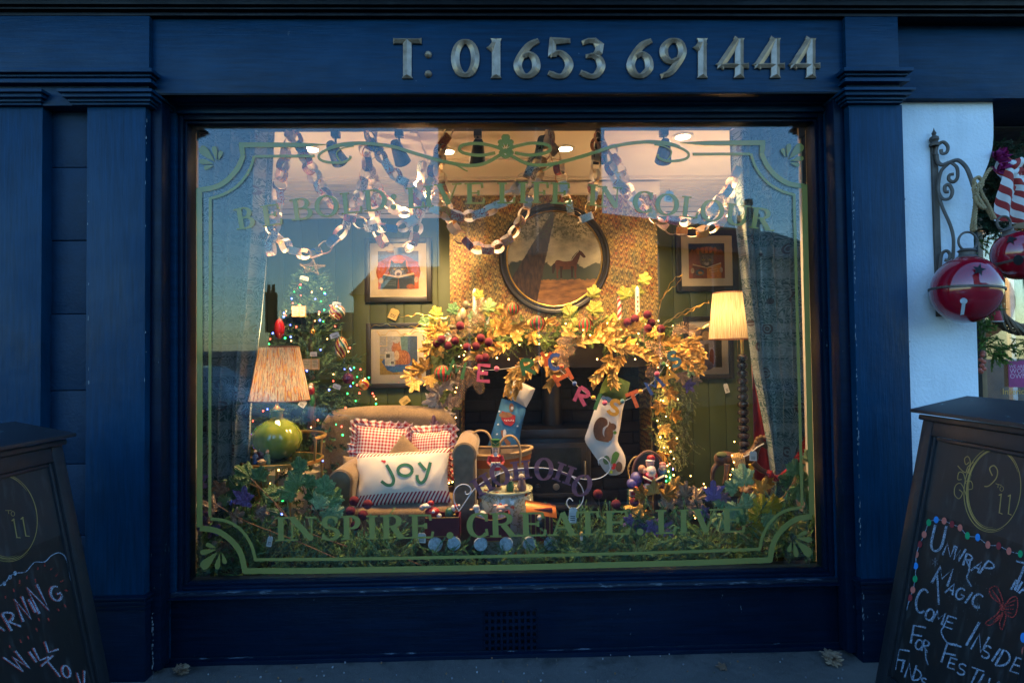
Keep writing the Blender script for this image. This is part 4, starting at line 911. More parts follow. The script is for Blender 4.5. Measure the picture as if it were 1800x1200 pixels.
# ------------------------------------------------------------------ armchair
def tweed():
    n = NT('brown_tweed'); o = n.obj(); s = n.sep(o)
    a = n.noise(420., n.mapv(o, (1, 1, .25)), 2.); b_ = n.noise(420., n.mapv(o, (.25, 1, 1)), 2.)
    f = n.math('MULTIPLY', n.math('ADD', a, b_), .5); c = n.mix(n.ramp(f, [(.38, 0.), (.62, 1.)]), (.1, .062, .028), (.31, .2, .1))
    c = n.mix(n.ramp(n.noise(5., o, 3.), [(.35, 0.), (.7, .3)]), c, (.09, .06, .03))
    n.bump(f, .6, .002); m = n.done(c, .95); n.b.inputs['Sheen Weight'].default_value = .25; return m
M_tweed = tweed()
def soft(b, c, sx, sy, sz, p=4., n=28, m=20, R=None, bulge=0.):         # rounded cushion block
    c = Vector(c); R = R or Matrix()
    def f(a, e): return math.copysign(abs(a)**e, a)
    def fn(u, v):
        th = 2*math.pi*u; ph = math.pi*(v-.5); e = 2/p
        x = f(math.cos(ph), e)*f(math.cos(th), e)*sx/2; y = f(math.cos(ph), e)*f(math.sin(th), e)*sy/2; z = f(math.sin(ph), e)*sz/2
        return c + R.to_3x3() @ Vector((x, y*(1+bulge*math.cos(min(1, abs(x)/(sx/2))*1.57)*math.cos(min(1, abs(z)/(sz/2))*1.57)), z))
    b.grid(fn, n, m); return b
ch = thing('armchair', 'brown tweed armchair with rolled arms, cushions piled on its seat', 'armchair', (P(705, 900, .7).x, .75, FZ))
yb_ = 1.02; bt = P(683, 712, yb_).z; bl_, br_ = P(566, 760, yb_).x, P(802, 760, yb_).x
b = MB()
def fn(u, v):     # back: front face profile with round shoulders
    x = (bl_+br_)/2 + (u-.5)*(br_-bl_); e = abs(u-.5)*2; top = bt - .035*e**2 - .12*max(0, e-.82)**1.5*8
    z = FZ+.35 + (top-FZ-.35)*min(1, v*2) if v <= .5 else FZ+.35+(top-FZ-.35)*min(1, (1-v)*2)
    d = .075*math.sin(math.pi*min(1, max(0, v)))**.5
    r = .5-abs(v-.5)
    y = yb_ + (-.075 if v < .5 else .075)*min(1, (abs(v-.5)*2/.12)**.5)*(1-.85*max(0, e-.93)/.07)
    return Vector((x, y-.0, z+.0))
b.grid(fn, 40, 60); b.build('backrest', M_tweed, ch, weld=True)
ax = {}
for sgn, cx, cy in ((-1, 597, 848), (1, 816, 800)):
    yf = .42 if sgn < 0 else .5; c = P(cx, cy, yf); rr = .068; outx = c.x
    pf = []
    for i in range(22):
        a = rad(-60+ i*(300/21)); pf.append((rr*math.cos(a)*(-sgn) , rr*math.sin(a)))
    # front panel silhouette: scroll then stem down
    prof = [(-.03*sgn*-1, -.42)]+[(u, v) for u, v in pf]+[(.06*sgn, -.42)]
    b = MB()
    pts = [(c.x-sgn*.045, FZ+.05)]+[(c.x+sgn*(rr*math.cos(rad(200-i*14.5)))*1., c.z+rr*math.sin(rad(200-i*14.5))) for i in range(17)]+[(c.x+sgn*.06, c.z-.1), (c.x+sgn*.05, FZ+.05)]
    b.prism([(x, yf+.02, z) for x, z in pts], (0, .52, 0)); b.build('arm', M_tweed, ch, bevel=.012)
    b = MB(); q = [(x+(c.x-x)*.12, z+(c.z-z)*.06 if z > c.z-.1 else z) for x, z in pts]
    b.prism([(x, yf, z) for x, z in q], (0, .03, 0)); fp = b.build('arm_front', mk('arm_front_tweed', (.2, .14, .085), .95, bs=400., bump=.5) if 'arm_front_tweed' not in bpy.data.materials else bpy.data.materials['arm_front_tweed'], ch, bevel=.01)
    MB().tube([(x, yf+.012, z) for x, z in q], .006, 6).build('piping', bpy.data.materials['arm_front_tweed'], fp)
xs_, xe_ = P(605, 880, .5).x+.02, P(808, 880, .55).x
b = MB(); soft(b, ((xs_+xe_)/2, .72, FZ+.235), (xe_-xs_)+.06, .56, .18, 5.); b.build('seat_cushion', M_tweed, ch)
b = MB(); soft(b, ((xs_+xe_)/2, .74, FZ+.1), (xe_-xs_)+.1, .5, .18, 8.); b.build('seat_base', M_tweed, ch)
# ------------------------------------------------------------------ cushions
def gingham(nm='gingham', su=15., sv=15.):
    n = NT(nm); a = n.attr('uvv', 'Vector'); s = n.sep(a)
    fu = n.math('LESS_THAN', n.math('FRACT', n.math('MULTIPLY', s[0], su)), .5); fv = n.math('LESS_THAN', n.math('FRACT', n.math('MULTIPLY', s[1], sv)), .5)
    t = n.math('MULTIPLY', n.math('ADD', fu, fv), .5); c = n.mix(n.ramp(t, [(0, 0.), (.5, .55), (1., 1.)]), (.72, .62, .52), (.4, .012, .02))
    n.bump(n.noise(300., n.obj(), 2.), .4, .001); return n.done(c, .95)
M_ging = gingham(); M_gingr = gingham('gingham_ruffle', 64., 2.)
def joymat():
    n = NT('joy_cushion_cloth'); a = n.attr('uvv', 'Vector'); s = n.sep(a)
    st = n.math('LESS_THAN', n.math('FRACT', n.math('ADD', n.math('MULTIPLY', s[0], 26.), n.math('MULTIPLY', s[1], -9.))), .5)
    edge = n.math('ADD', n.ramp(s[1], [(.2, 1.), (.205, 0.)]), n.ramp(s[1], [(.9, 0.), (.905, 1.)]))
    c = n.mix(n.math('MULTIPLY', st, edge), (.72, .64, .52), (.3, .03, .055)); n.bump(n.noise(350., n.obj(), 2.), .5, .0015); return n.done(c, .95)
M_joy = joymat()
def cushion(b, c, W, H, T, rot, nu=40, nv=28, pinch=.12, seed=0):       # pillow: closed front and back sheets
    R = Euler(rot).to_matrix(); c = Vector(c)
    def sh(u, v, sg):
        x, z = (u-.5)*2, (v-.5)*2; k = max(0, (1-abs(x)**2.6)*(1-abs(z)**2.6))**.55
        px_ = x*(1-pinch*(1-abs(z)**2*1)*abs(x)**3*.6); pz_ = z*(1-pinch*(1-abs(x)**2)*abs(z)**3*.6)
        wr = .012*math.sin(x*9+seed)*math.sin(z*7+seed*2)*(1-k)*1.5 + .0018*math.sin(x*13+z*7+seed)
        return c + R @ Vector((px_*W/2, sg*(-T/2*k)+wr*.5, pz_*H/2))
    b.grid(lambda u, v: sh(u, v, 1), nu, nv); b.grid(lambda u, v: sh(u, v, -1), nu, nv); return b
def ruffle(b, c, W, H, rot, d=.02, n=260, seed=1):
    R = Euler(rot).to_matrix(); c = Vector(c); P4 = [(-1, -1), (1, -1), (1, 1), (-1, 1), (-1, -1)]
    def at(t): k = min(3, int(t*4)); f = t*4-k; a, e = P4[k], P4[k+1]; return a[0]+(e[0]-a[0])*f, a[1]+(e[1]-a[1])*f
    def fn(u, v):
        x, z = at(min(u, .99999)); l = math.hypot(x, z); o = .93+v*d*2/W*2.2
        w1 = math.sin(u*210+seed)+.5*math.sin(u*77+seed)
        return c + R @ Vector((x*W/2*o+.006*w1*v, .016*v*w1+.01*v*math.sin(u*31), z*H/2*(.93+v*d*2/H*2.2)+.006*v*math.cos(u*190)))
    b.grid(fn, n, 4)
def cush(label, name, px_, py_, y, W, H, T, rot, m, rf=False, seed=0):
    c = P(px_, py_, y); t = thing(name, label, 'cushion', c)
    b = MB(); cushion(b, c, W, H, T, rot, seed=seed); o = b.build('cushion_cover', m, t, weld=False)
    if rf: b = MB(); ruffle(b, c, W, H, rot, seed=seed); b.build('ruffle', M_gingr, t)
    return t, c
cush('red gingham frilled cushion leaning on the left of the chair back', 'gingham_cushion', 667, 793, .86, .3, .3, .11, (rad(-14), rad(6), rad(8)), M_ging, True, 1)
cush('red gingham frilled cushion against the right arm of the chair', 'gingham_cushion', 757, 797, .84, .27, .27, .1, (rad(-14), rad(-6), rad(-22)), M_ging, True, 2)
cush('plain brown tweed cushion standing on its corner between the two gingham ones', 'tweed_cushion', 712, 832, .775, .33, .33, .11, (rad(-14), rad(40), rad(-6)), M_tweed, False, 3)
cush('small brown tweed cushion peeping out behind the left end of the joy cushion', 'tweed_cushion', 640, 832, .78, .26, .2, .09, (rad(-14), rad(4), rad(10)), M_tweed, False, 5)
JR = (rad(-22), rad(-2.5), rad(0)); jt, jc = cush('cream cushion lettered joy in green with red striped ends, lying on the armchair', 'joy_cushion', 708, 839, .56, .53, .30, .13, JR, M_joy, False, 4)
Rj = Euler(JR).to_matrix(); jn = Rj @ Vector((0, -1, 0)); PJ = Plane(jc+jn*.066, jn)
# letters follow the pillow's bulge
def onj(px_, py_, h):
    p = PJ.at(px_, py_); l = Rj.transposed() @ (p-jc); x, z = max(-1, min(1, l.x/.265)), max(-1, min(1, l.z/.15))
    k = max(0, (1-abs(x)**2.6)*(1-abs(z)**2.6))**.55; wr = .0018*math.sin(x*13+z*7+4)
    return jc + Rj @ Vector((l.x, -.065*k+wr*.5-h-.002, l.z))
class JP:
    def at(s, x, y, h=0): return onj(x, y, h)
M_gfelt = mk('green_print', (.03, .15, .09), .9)
def dense(q, n=4): 
    out = []
    for a, b_ in zip(q, q[1:]): out += [(a[0]+(b_[0]-a[0])*i/n, a[1]+(b_[1]-a[1])*i/n) for i in range(n)]
    return out+[q[-1]]
for nm, ss in (('letter', [[(679,816),(687,830),(692,842),(689,851),(680,852),(670,845)]]), ('letter', [arc(712, 826, 12.5, 10, 0, 360, 18)]), ('letter', [[(736,812),(748,826)], [(756,811),(752,828),(747,842),(740,848),(734,843),(733,834)]])):
    decal(nm, [stroke(dense(sp2(s, 3) if len(s) > 2 else s), 5.6) for s in ss], M_gfelt, jt, JP(), .0004)
decal('heart', [[[(676,814),(669,809),(670,807),(674,808),(676,807),(678,810)]]], mk('red_print', (.45, .04, .05), .9), jt, JP())

# ------------------------------------------------------------------ table lamp, side table, figurines
M_gold = mk('antique_gold', (.42, .26, .08), .4, .8, bump=.3, bs=80.)
tc = P(497, 806, .62); TBZ = tc.z; tx = tc.x
sd = thing('side_table', 'round gilt side table with a gallery rail, lamp on top', 'table', (tx, .62, FZ))
tr_ = 68*S(.62)
MB().lathe([(.001, -.004), (tr_-.01, -.004), (tr_, -.014), (tr_, .002), (tr_-.008, .004), (tr_-.012, .0), (.001, .0)], (tx, .62, TBZ), n=48).build('table_top', M_gold, sd)
MB().lathe([(tr_-.014, .0012), (.001, .0012)], (tx, .62, TBZ), n=48).build('mirror_top', mk('dark_green_glass', (.02, .03, .015), .08), sd)
for a in (215, 300, 20, 120):
    x, y = tx+(tr_-.012)*math.cos(rad(a)), .62+(tr_-.012)*math.sin(rad(a))
    MB().tube([(x, y, TBZ-.012), (x, y, FZ+.4), (x-.02*math.cos(rad(a)), y-.02*math.sin(rad(a)), FZ+.001)], [.009, .008, .007]).build('leg', M_gold, sd)
for a in (255, 170): 
    x, y = tx+tr_*.5*math.cos(rad(a)), .62+tr_*.5*math.sin(rad(a)); MB().tube([(tx+tr_*.95*math.cos(rad(a)), .62+tr_*.95*math.sin(rad(a)), TBZ-.02), (x, y, TBZ-.3), (x, y, FZ+.001)], .0045).build('brace', M_gold, sd)
rz = TBZ+38*S(.62); pts = []
for i in range(15): a = rad(-25+i*10); pts.append((tx+tr_*1.04*math.cos(a), .62+tr_*1.04*math.sin(a), rz))
MB().tube(pts, .008, 8, flat=1.4).build('gallery_rail', M_gold, sd)
for a in (-22, 40, 100): MB().tube([(tx+tr_*math.cos(rad(a)), .62+tr_*math.sin(rad(a)), TBZ), (tx+tr_*1.04*math.cos(rad(a)), .62+tr_*1.04*math.sin(rad(a)), rz)], .007).build('gallery_post', M_gold, sd)
# lamp
YL = .6; lx = P(487, 760, YL).x; L = thing('table_lamp', 'green glazed ribbed table lamp with a multicoloured pleated shade', 'lamp', (lx, YL, TBZ+.002)); s_ = S(YL)
def glaze():
    n = NT('green_crackle_glaze'); o = n.obj(); g = n.noise(8., n.mapv(o, (1, 1, .5)), 4.); z = n.sep(o)[2]
    c = n.mix(n.ramp(g, [(.35, 0.), (.65, 1.)]), (.09, .2, .02), (.3, .34, .04)); c = n.mix(n.ramp(z, [(.0, 1.), (.1, 0.)]), c, (.02, .09, .045))
    return n.done(c, .07, 0, .6, .6)
hb_ = (806-722)*s_; prof = [(.001, .0), (.026*1.7, 0), (.075, .012), (.105, .05), (.122, .095), (.118, .13), (.095, .165), (.06, .19), (.036, .202), (.029, .212), (.03, .232), (.037, .243), (.036, .25), (.02, .252), (.001, .252)]
kk = hb_/.243
MB().lathe([(r*kk*1.0, h*kk) for r, h in [(prof[max(0, i-1)][0]*.0+p[0], p[1]) for i, p in enumerate(prof)]], (lx, YL, TBZ+.002), n=64, rx=lambda a, h: 1-.035*abs(math.cos(a*5))**8*min(1, max(0, (hb_*.85-h)*12))).build('ceramic_base', glaze(), L)
MB().lathe([(.012, hb_), (.012, hb_+.012), (.02, hb_+.014), (.008, hb_+.03), (.008, hb_+.09)], (lx, YL, TBZ), n=16).build('brass_neck', M_gold, L)
def shade_mat(name, kind):
    n = NT(name); a = n.attr('uvv', 'Vector')
    if kind == 0:
        h = n.noise(3.2, n.mapv(a, (24, 1.3, 1)), 3., .6); c = n.ramp(h, [(.34, (.06, .1, .17)), (.42, (.5, .38, .22)), (.47, (.66, .5, .3)), (.51, (.14, .15, .17)), (.55, (.5, .1, .03)), (.62, (.6, .33, .05))])
        p = n.ramp(n.noise(4., n.mapv(a, (44, .7, 1), (5, 5, 0)), 2.), [(.38, 0.), (.6, 1.)]); c = n.mix(n.math('MULTIPLY', p, .5), c, (.75, .68, .55))
    else:
        h = n.noise(4., n.mapv(a, (40, .6, 1)), 3.); c = n.ramp(h, [(.3, (.45, .33, .17)), (.6, (.78, .62, .38))])
    t = n.n('ShaderNodeBsdfTranslucent'); n.l(c, t.inputs[0]); d = n.n('ShaderNodeBsdfDiffuse'); n.l(c, d.inputs[0])
    m = n.n('ShaderNodeMixShader'); m.inputs[0].default_value = .45; n.l(d.outputs[0], m.inputs[1]); n.l(t.outputs[0], m.inputs[2])
    n.l(m.outputs[0], n.t.nodes['Material Output'].inputs[0]); return n.m
def shade(par, cx, cy, z1, z0, r1, r0, m, trim, nple=46):
    def fn(u, v):
        a = 2*math.pi*u; r = r1+(r0-r1)*v; r *= 1+.016*math.sin(a*nple)+.004*math.sin(a*nple*2.3); return Vector((cx+r*math.cos(a), cy+r*math.sin(a), z1+(z0-z1)*v+.002*math.sin(a*7)*v))
    MB().grid(fn, nple*6, 8).build('lamp_shade', m, par)
    for r, z in ((r1, z1), (r0, z0)): MB().lathe([(r*1.01, -.004), (r*1.025, 0), (r*1.01, .004), (r*.99, 0), (r*1.01, -.004)], (cx, cy, z), n=48).build('shade_trim', trim, par)
M_trim = mk('shade_trim_brown', (.22, .09, .05), .8)
zs_1, zs_0 = P(487, 610, YL).z, P(497, 703, YL).z
shade(L, lx+.012, YL, zs_1, zs_0, 33*s_, 50*s_, shade_mat('ikat_pleats', 0), M_trim)
def bulb_light(name, loc, pw, col=WARM, r=.03):
    l = bpy.data.lights.new(name, 'POINT'); l.energy = pw*LK; l.color = col; l.shadow_soft_size = r; o = bpy.data.objects.new(name, l); COL.objects.link(o); o.location = loc; return o
bulb_light('table_lamp_bulb', (lx+.012, YL, zs_0+.08), 4)
spot('added_ceiling_fill_table', (lx+.012, YL, zs_1-.03), (lx+.1, YL+.05, 2.6), 16, 125, .9)  # extra upward spot added to brighten the ceiling, besides the bulb
MB().ball((lx+.012, YL, zs_0+.08), .028, 12).build('bulb', emis('bulb_glass', (1, .8, .5), 6.), L)
# nativity figures
def figure(label, px_, py_, y, h, robe, head=(.55, .36, .26), hair=(.08, .05, .03), name='nativity_figure', w_=1., group='small painted nativity figures by the lamp', cat='figurine'):
    c = P(px_, py_, y); c.z = TBZ+.0035; t = thing(name, label, cat, c, group)
    b = MB(); b.C(*robe).lathe([(.001, 0), (.19*h*w_, 0), (.2*h*w_, .1*h), (.17*h*w_, .4*h), (.15*h*w_, .62*h), (.06*h, .72*h)], c, n=14); b.build('robe', M_plast, t)
    b = MB(); b.C(*head).ball(c+Vector((0, 0, .82*h)), .12*h, 12); b.C(.02, .01, .01).ball(c+Vector((-.04*h, -.11*h, .84*h)), .015*h, 6); b.ball(c+Vector((.04*h, -.11*h, .84*h)), .015*h, 6)
    b.C(.55, .3, .22).ball(c+Vector((0, -.125*h, .81*h)), .02*h, 6); b.build('head', M_plast, t)
    b = MB(); b.C(*hair).ball(c+Vector((0, .02*h, .86*h)), .125*h, 12, (1, 1, .9)); b.build('hair', M_plast, t)
    for sg in (-1, 1): MB().C(*robe).tube([c+Vector((sg*.13*h, 0, .62*h)), c+Vector((sg*.2*h, -.07*h, .45*h)), c+Vector((sg*.08*h, -.17*h, .42*h))], [.05*h, .045*h, .03*h]).build('arm', M_plast, t)
    return t
figure('small nativity figure in a blue robe and pale headscarf, leftmost beside the green lamp', 449, 806, .46, .075, (.08, .14, .28), hair=(.5, .45, .35))
figure('small nativity figure in a dark red robe standing behind the basket', 458, 806, .5, .088, (.18, .05, .07))
figure('small nativity figure in a green robe holding a staff against the lamp', 470, 806, .46, .075, (.03, .12, .06), hair=(.35, .2, .08))
c = P(460, 806, .44); c.z = TBZ+.0035; b = MB(); b.C(.4, .26, .13).lathe([(.001, 0), (.018, 0), (.024, .018), (.02, .02), (.001, .012)], c, n=14); b.C(.6, .5, .4).ball(c+Vector((0, 0, .02)), .013, 10, (1.2, .8, .6))
tag(b.build('manger_basket', M_plast), 'tiny round wicker manger in front of the nativity figures', 'figurine')
# cloth covered round table behind
M_cloth = mk('cream_cloth', (.6, .5, .36), .95, var=.08, vs=6.)
tb = thing('round_table', 'round table under a floor length cream cloth behind the gilt side table', 'table', (P(522, 850, 1.05).x, 1.05, FZ))
cz = P(522, 822, 1.05).z; rt = 62*S(1.05); cx_ = tb.location.x
MB().grid(lambda u, v: Vector((cx_, 1.05, cz))+Vector((math.cos(2*math.pi*u), math.sin(2*math.pi*u), 0))*(rt*min(1, v*3)*(1+(max(0, v-.33)*1.5)*.12*math.sin(u*2*math.pi*13)+.1*max(0, v-.33)))-Vector((0, 0, (cz-FZ-.005)*max(0, (v-.333)/.667))), 156, 24).build('tablecloth', M_cloth, tb)
MB().lathe([(.001, -.02), (rt-.01, -.02), (rt-.005, -.004), (.001, -.004)], (cx_, 1.05, cz), n=30).build('table_top', M_floor, tb)
# ------------------------------------------------------------------ floor lamp
YL = .95; sx_ = P(1306, 690, YL).x; fl = thing('floor_lamp', 'dark bobbin stemmed floor lamp with a lit cream pleated shade', 'lamp', (sx_, YL, FZ)); s_ = S(YL)
n = NT('ebonised_wood'); M_bob = n.done((.035, .028, .028), .25, 0, .5, .3)
ztop = P(1305, 622, YL).z; z = FZ+.03; prof = [(.001, 0), (.13, 0), (.135, .012), (.12, .028), (.03, .034)]
MB().lathe(prof, (sx_, YL, FZ), n=32).build('base', M_bob, fl)
n_b = 22; hgt = (ztop-FZ-.03)/n_b
for i in range(n_b):
    r = .043-.011*i/n_b; zc_ = FZ+.03+hgt*(i+.5)
    MB().lathe([(.011, -hgt/2), (r*.62, -hgt*.42), (r*.95, -hgt*.22), (r, 0), (r*.95, hgt*.22), (r*.62, hgt*.42), (.011, hgt/2)], (sx_, YL, zc_), n=20).build('bobbin', M_bob, fl)
MB().lathe([(.011, 0), (.011, .11)], (sx_, YL, ztop), n=14).build('brass_stem', mk('bright_brass', (.6, .42, .12), .3, 1.), fl)
z1, z0 = P(1283, 515, YL).z, P(1283, 596, YL).z; scx = P(1283, 560, YL).x
shade(fl, scx, YL, z1, z0, 28*s_, 36*s_, shade_mat('cream_pleats', 1), M_trim, 60)
MB().tube([(sx_, YL, ztop+.1), ((sx_+scx)/2, YL, z0+.09), (scx, YL, z0+.1)], .005).build('lamp_arm', bpy.data.materials['bright_brass'], fl)
bulb_light('floor_lamp_bulb', (scx, YL, z0+.16), 5)
spot('added_ceiling_fill_floor', (scx, YL, z1-.03), (scx-.1, YL, 2.6), 12, 125, .9); MB().ball((scx, YL, z0+.16), .028, 12).build('bulb', bpy.data.materials['bulb_glass'], fl)  # the spot is an added fill for the ceiling, not a second bulb
px_ = P(1292, 600, YL); MB().tube([(px_.x, YL-.04, z0+.1), (px_.x, YL-.04, P(1292, 632, YL).z)], .0015, 5).build('pull_chain', M_gold, fl)
MB().ball((px_.x, YL-.04, P(1292, 634, YL).z), .006, 8).build('pull_knob', M_gold, fl)
# ------------------------------------------------------------------ paper chains
def paper_mat(name, cols, sc):
    n = NT(name); o = n.obj(); r = n.n('ShaderNodeObjectInfo').outputs['Random']
    v = n.n('ShaderNodeVectorMath', operation='ADD'); n.l(o, v.inputs[0]); cmb = n.n('ShaderNodeCombineXYZ'); n.l(n.math('MULTIPLY', r, 37.), cmb.inputs[0]); n.l(cmb.outputs[0], v.inputs[1])
    base = n.ramp(r, [(i/len(cols), c) for i, c in enumerate(cols)], 'CONSTANT'); r2 = n.math('FRACT', n.math('MULTIPLY', r, 7.3))
    sec = n.ramp(r2, [(0, (.6, .5, .4)), (.2, (.45, .06, .05)), (.35, (.7, .66, .58)), (.55, (.12, .14, .1)), (.7, (.6, .3, .06)), (.85, (.05, .07, .12))], 'CONSTANT')
    f = n.noise(sc, v.outputs[0], 2., .5, 1.2); l = n.math('ABSOLUTE', n.math('SINE', n.math('MULTIPLY', f, 26.)))
    return n.done(n.mix(n.ramp(l, [(.45, 0.), (.6, .9)]), base, sec), .7)
M_pap = paper_mat('printed_paper', [(.74, .62, .46), (.05, .1, .2), (.72, .4, .08), (.66, .52, .36), (.62, .28, .26), (.35, .06, .07), (.5, .42, .3), (.74, .62, .46), (.6, .12, .06), (.08, .07, .07), (.78, .52, .2)], 26.)
M_papin = mk('paper_back', (.78, .68, .56), .85, bump=0.)
def ring_mesh(w_, rx, rz, th=.0006, n=16):
    b = MB()
    for sl, o, fl in ((0, th, 0), (1, 0, 1)):
        b.slot = sl
        def fn(u, v):
            a = 2*math.pi*u; return Vector(((rx+o)*math.cos(a), (v-.5)*w_, (rz+o)*math.sin(a)))
        b.grid(fn, n, 1)
    return b.mesh('paper_ring', [M_pap, M_papin])
rings = [ring_mesh(.04, .029, .039), ring_mesh(.042, .025, .041), ring_mesh(.038, .032, .036)]
def chain(label, pts, y, y2=None):
    y2 = y if y2 is None else y2
    n_ = len(pts); q = spline([P(px, py, y+(y2-y)*i/(n_-1)) for i, (px, py) in enumerate(pts)], 14)
    t = thing('paper_chain', label, 'paper chain', q[0], 'paper chains swagged from the ceiling')
    pitch = .058; acc = 0; k = 0; last = q[0]; tot = 0
    for i in range(1, len(q)):
        tot += (q[i]-q[i-1]).length
        while tot >= pitch*k:
            p = q[i]; tg = (q[min(i+1, len(q)-1)]-q[i-1]).normalized()
            side = Vector((0, -1, 0)); side = (side-tg*side.dot(tg)).normalized(); oth = tg.cross(side)
            an = (math.pi/2 if k % 2 else 0)+random.uniform(-.6, .6)+.5
            yax = (side*math.cos(an)+oth*math.sin(an)).normalized(); xax = yax.cross(tg)
            M = Matrix(((xax.x, yax.x, tg.x, p.x), (xax.y, yax.y, tg.y, p.y), (xax.z, yax.z, tg.z, p.z), (0, 0, 0, 1)))
            link('paper_ring', rings[random.randrange(3)], t, M @ Matrix.Rotation(random.uniform(-.3, .3), 4, 'X') @ Matrix.Diagonal((random.uniform(.72, 1.15), 1, random.uniform(.85, 1.08), 1))); k += 1
    return t
chain('paper chain falling almost straight down at the edge of the left curtain', [(512,232),(498,290),(489,350),(480,410),(474,450)], .48)
chain('paper chain hanging in the lowest left swag above the tree star', [(476,402),(500,430),(540,447),(580,428),(614,385),(638,320),(650,262),(652,232)], .5)
chain('paper chain slanting from the left peak into the long flat swag over the word BOLD', [(520,240),(545,295),(575,345),(612,380),(655,398),(700,400),(735,378),(752,325),(772,268),(790,228)], .42)
chain('paper chain running from the second peak to the middle swag left of the painting', [(650,240),(680,290),(715,325),(748,360),(790,377),(840,377),(888,352),(925,308),(950,262),(962,236)], .36)
chain('small paper chain loop hanging in front of the upper left print', [(650,300),(656,350),(662,400),(676,428),(702,441),(724,428),(733,392),(738,340),(742,290)], .62)
chain('paper chain in the low swag over the left half of the marbled wallpaper', [(775,310),(788,368),(802,408),(832,433),(868,437),(900,412),(922,372),(942,315),(960,262)], .5)
chain('short paper chain swag crossing the top of the round painting frame', [(965,240),(984,300),(996,352),(1014,382),(1034,378),(1044,330),(1048,280),(1050,240)], .46)
chain('paper chain dipping from the right peak under the word COLOUR', [(1052,240),(1074,296),(1104,345),(1150,378),(1200,388),(1245,372),(1278,335),(1300,290)], .42)
chain('paper chain in the lowest right swag just above the upper right print', [(1076,262),(1110,342),(1150,385),(1190,404),(1230,408),(1262,392),(1284,352),(1304,310)], .56)
chain('paper chain behind the others in a shallow double swag over the left prints', [(640,262),(660,320),(690,365),(722,372),(752,345),(768,300),(784,250)], .74)
# ------------------------------------------------------------------ stockings
def flatpoly(pts, y, th, puff=.02, rings_=5, tilt=0.):            # a stuffed flat shape from a pixel outline: front and back domes
    c = Vector((sum(p[0] for p in pts)/len(pts), sum(p[1] for p in pts)/len(pts))); vs = []; fs = []; n = len(pts); b = MB()
    for sg in (1, -1):
        base = len(vs)
        for j in range(rings_+1):
            k = j/rings_
            for p in pts:
                q = (p[0]+(c.x-p[0])*k, p[1]+(c.y-p[1])*k); w3 = P(q[0], q[1], y); vs.append(Vector((w3.x, y-sg*(th/2*(j > 0 or 0)+puff*math.sin(min(1, k*1.4)*math.pi/2)), w3.z)))
        for j in range(rings_):
            for i in range(n): a, b_ = base+j*n+i, base+j*n+(i+1) % n; fs.append((a, b_, b_+n, a+n))
        fs.append(tuple(base+rings_*n+i for i in range(n)))
    b.add(vs, fs); return b
M_wool = mk('cream_wool', (.62, .58, .52), .95, var=.06, bump=.5, bs=300.); M_bluef = mk('blue_quilted_cloth', (.045, .16, .27), .9, bump=.6, bs=60.); M_olive = mk('olive_wool', (.075, .12, .02), .95, bump=.5, bs=300.)
def appl(b, pts, y, col, h): b.C(*col); b.add([P(x, yy, y-h) for x, yy in pts], [tuple(range(len(pts)))])
YS = 1.12
st = thing('stocking', 'blue christmas stocking with a white cuff and sledging reindeer, hanging left', 'stocking', P(890, 800, YS), 'stockings hung from the mantel')
bodyL = sp2([(882,700),(922,712),(918,745),(914,775),(921,800),(930,812),(900,815),(855,800),(860,775),(872,735)], 4)
flatpoly(bodyL, YS, .006, .022).build('sock', M_bluef, st)
flatpoly([(897,662),(941,683),(934,700),(925,716),(885,694),(887,680)], YS-.004, .01, .022).build('cuff', M_wool, st)
b = MB(); yy = YS-.03
appl(b, [(882,722),(906,730),(905,742),(898,749),(888,746),(881,736)], yy, (.4,.02,.03), .001); appl(b, ell(889, 729, 12, 5), yy, (.28,.12,.05), .0016); appl(b, ell(899, 716, 4, 8), yy, (.25,.1,.04), .002); appl(b, ell(900, 717, 2.4, 3), yy, (.7,.68,.6), .0026)
for k in range(6): appl(b, [(886+k*3, 738+(k % 2)*2), (888+k*3, 737), (888.6+k*3, 740)], yy, (.8,.6,.55), .0026)
appl(b, [(880,757),(884,755),(888,768),(898,778),(896,787),(891,782),(884,772)], yy, (.26,.1,.04), .001); appl(b, ell(887, 762, 3, 8), yy, (.7,.66,.6), .0016)
for x, z in ((876,722),(874,745),(908,748),(872,762),(903,770),(876,780),(900,795)): appl(b, [(x,z),(x+3,z-1),(x+3.4,z+1.6),(x,z+2)], yy, (.75,.75,.75), .001)
b.build('applique', M_felt, st, False)
st2 = thing('stocking', 'white stocking with an olive cuff, gold star and brown squirrel, hanging right', 'stocking', P(1070, 830, YS-.05), 'stockings hung from the mantel'); Y2 = YS-.05
flatpoly(sp2([(1060,694),(1096,700),(1094,722),(1090,752),(1086,775),(1096,795),(1100,812),(1094,830),(1078,835),(1064,829),(1050,808),(1036,788),(1028,772),(1034,752),(1044,722)], 3), Y2, .006, .024).build('sock', M_wool, st2)
flatpoly([(1070,655),(1108,672),(1104,690),(1098,705),(1078,702),(1053,692),(1058,675)], Y2-.006, .01, .026).build('cuff', M_olive, st2)
b = MB(); yy = Y2-.034
star = [(1083+ (11 if i % 2 == 0 else 4.6)*math.sin(i*math.pi/5+.15), 676-(11 if i % 2 == 0 else 4.6)*math.cos(i*math.pi/5+.15)) for i in range(10)]
b.C(.55,.42,.14); cc = P(1083, 676, yy-.008); b.add([cc]+[P(x, z, yy) for x, z in star], [(0, i+1, (i+1) % 10+1) for i in range(10)])
SQ = (.16, .06, .022)
appl(b, sp2([(1062,776),(1048,772),(1043,757),(1046,742),(1055,733),(1066,736),(1068,746),(1060,752),(1060,764),(1066,770)], 3), yy, SQ, .001); appl(b, ell(1070, 762, 8, 13), yy, SQ, .0014); appl(b, ell(1076, 750, 7.5, 6.5), yy, SQ, .0018)
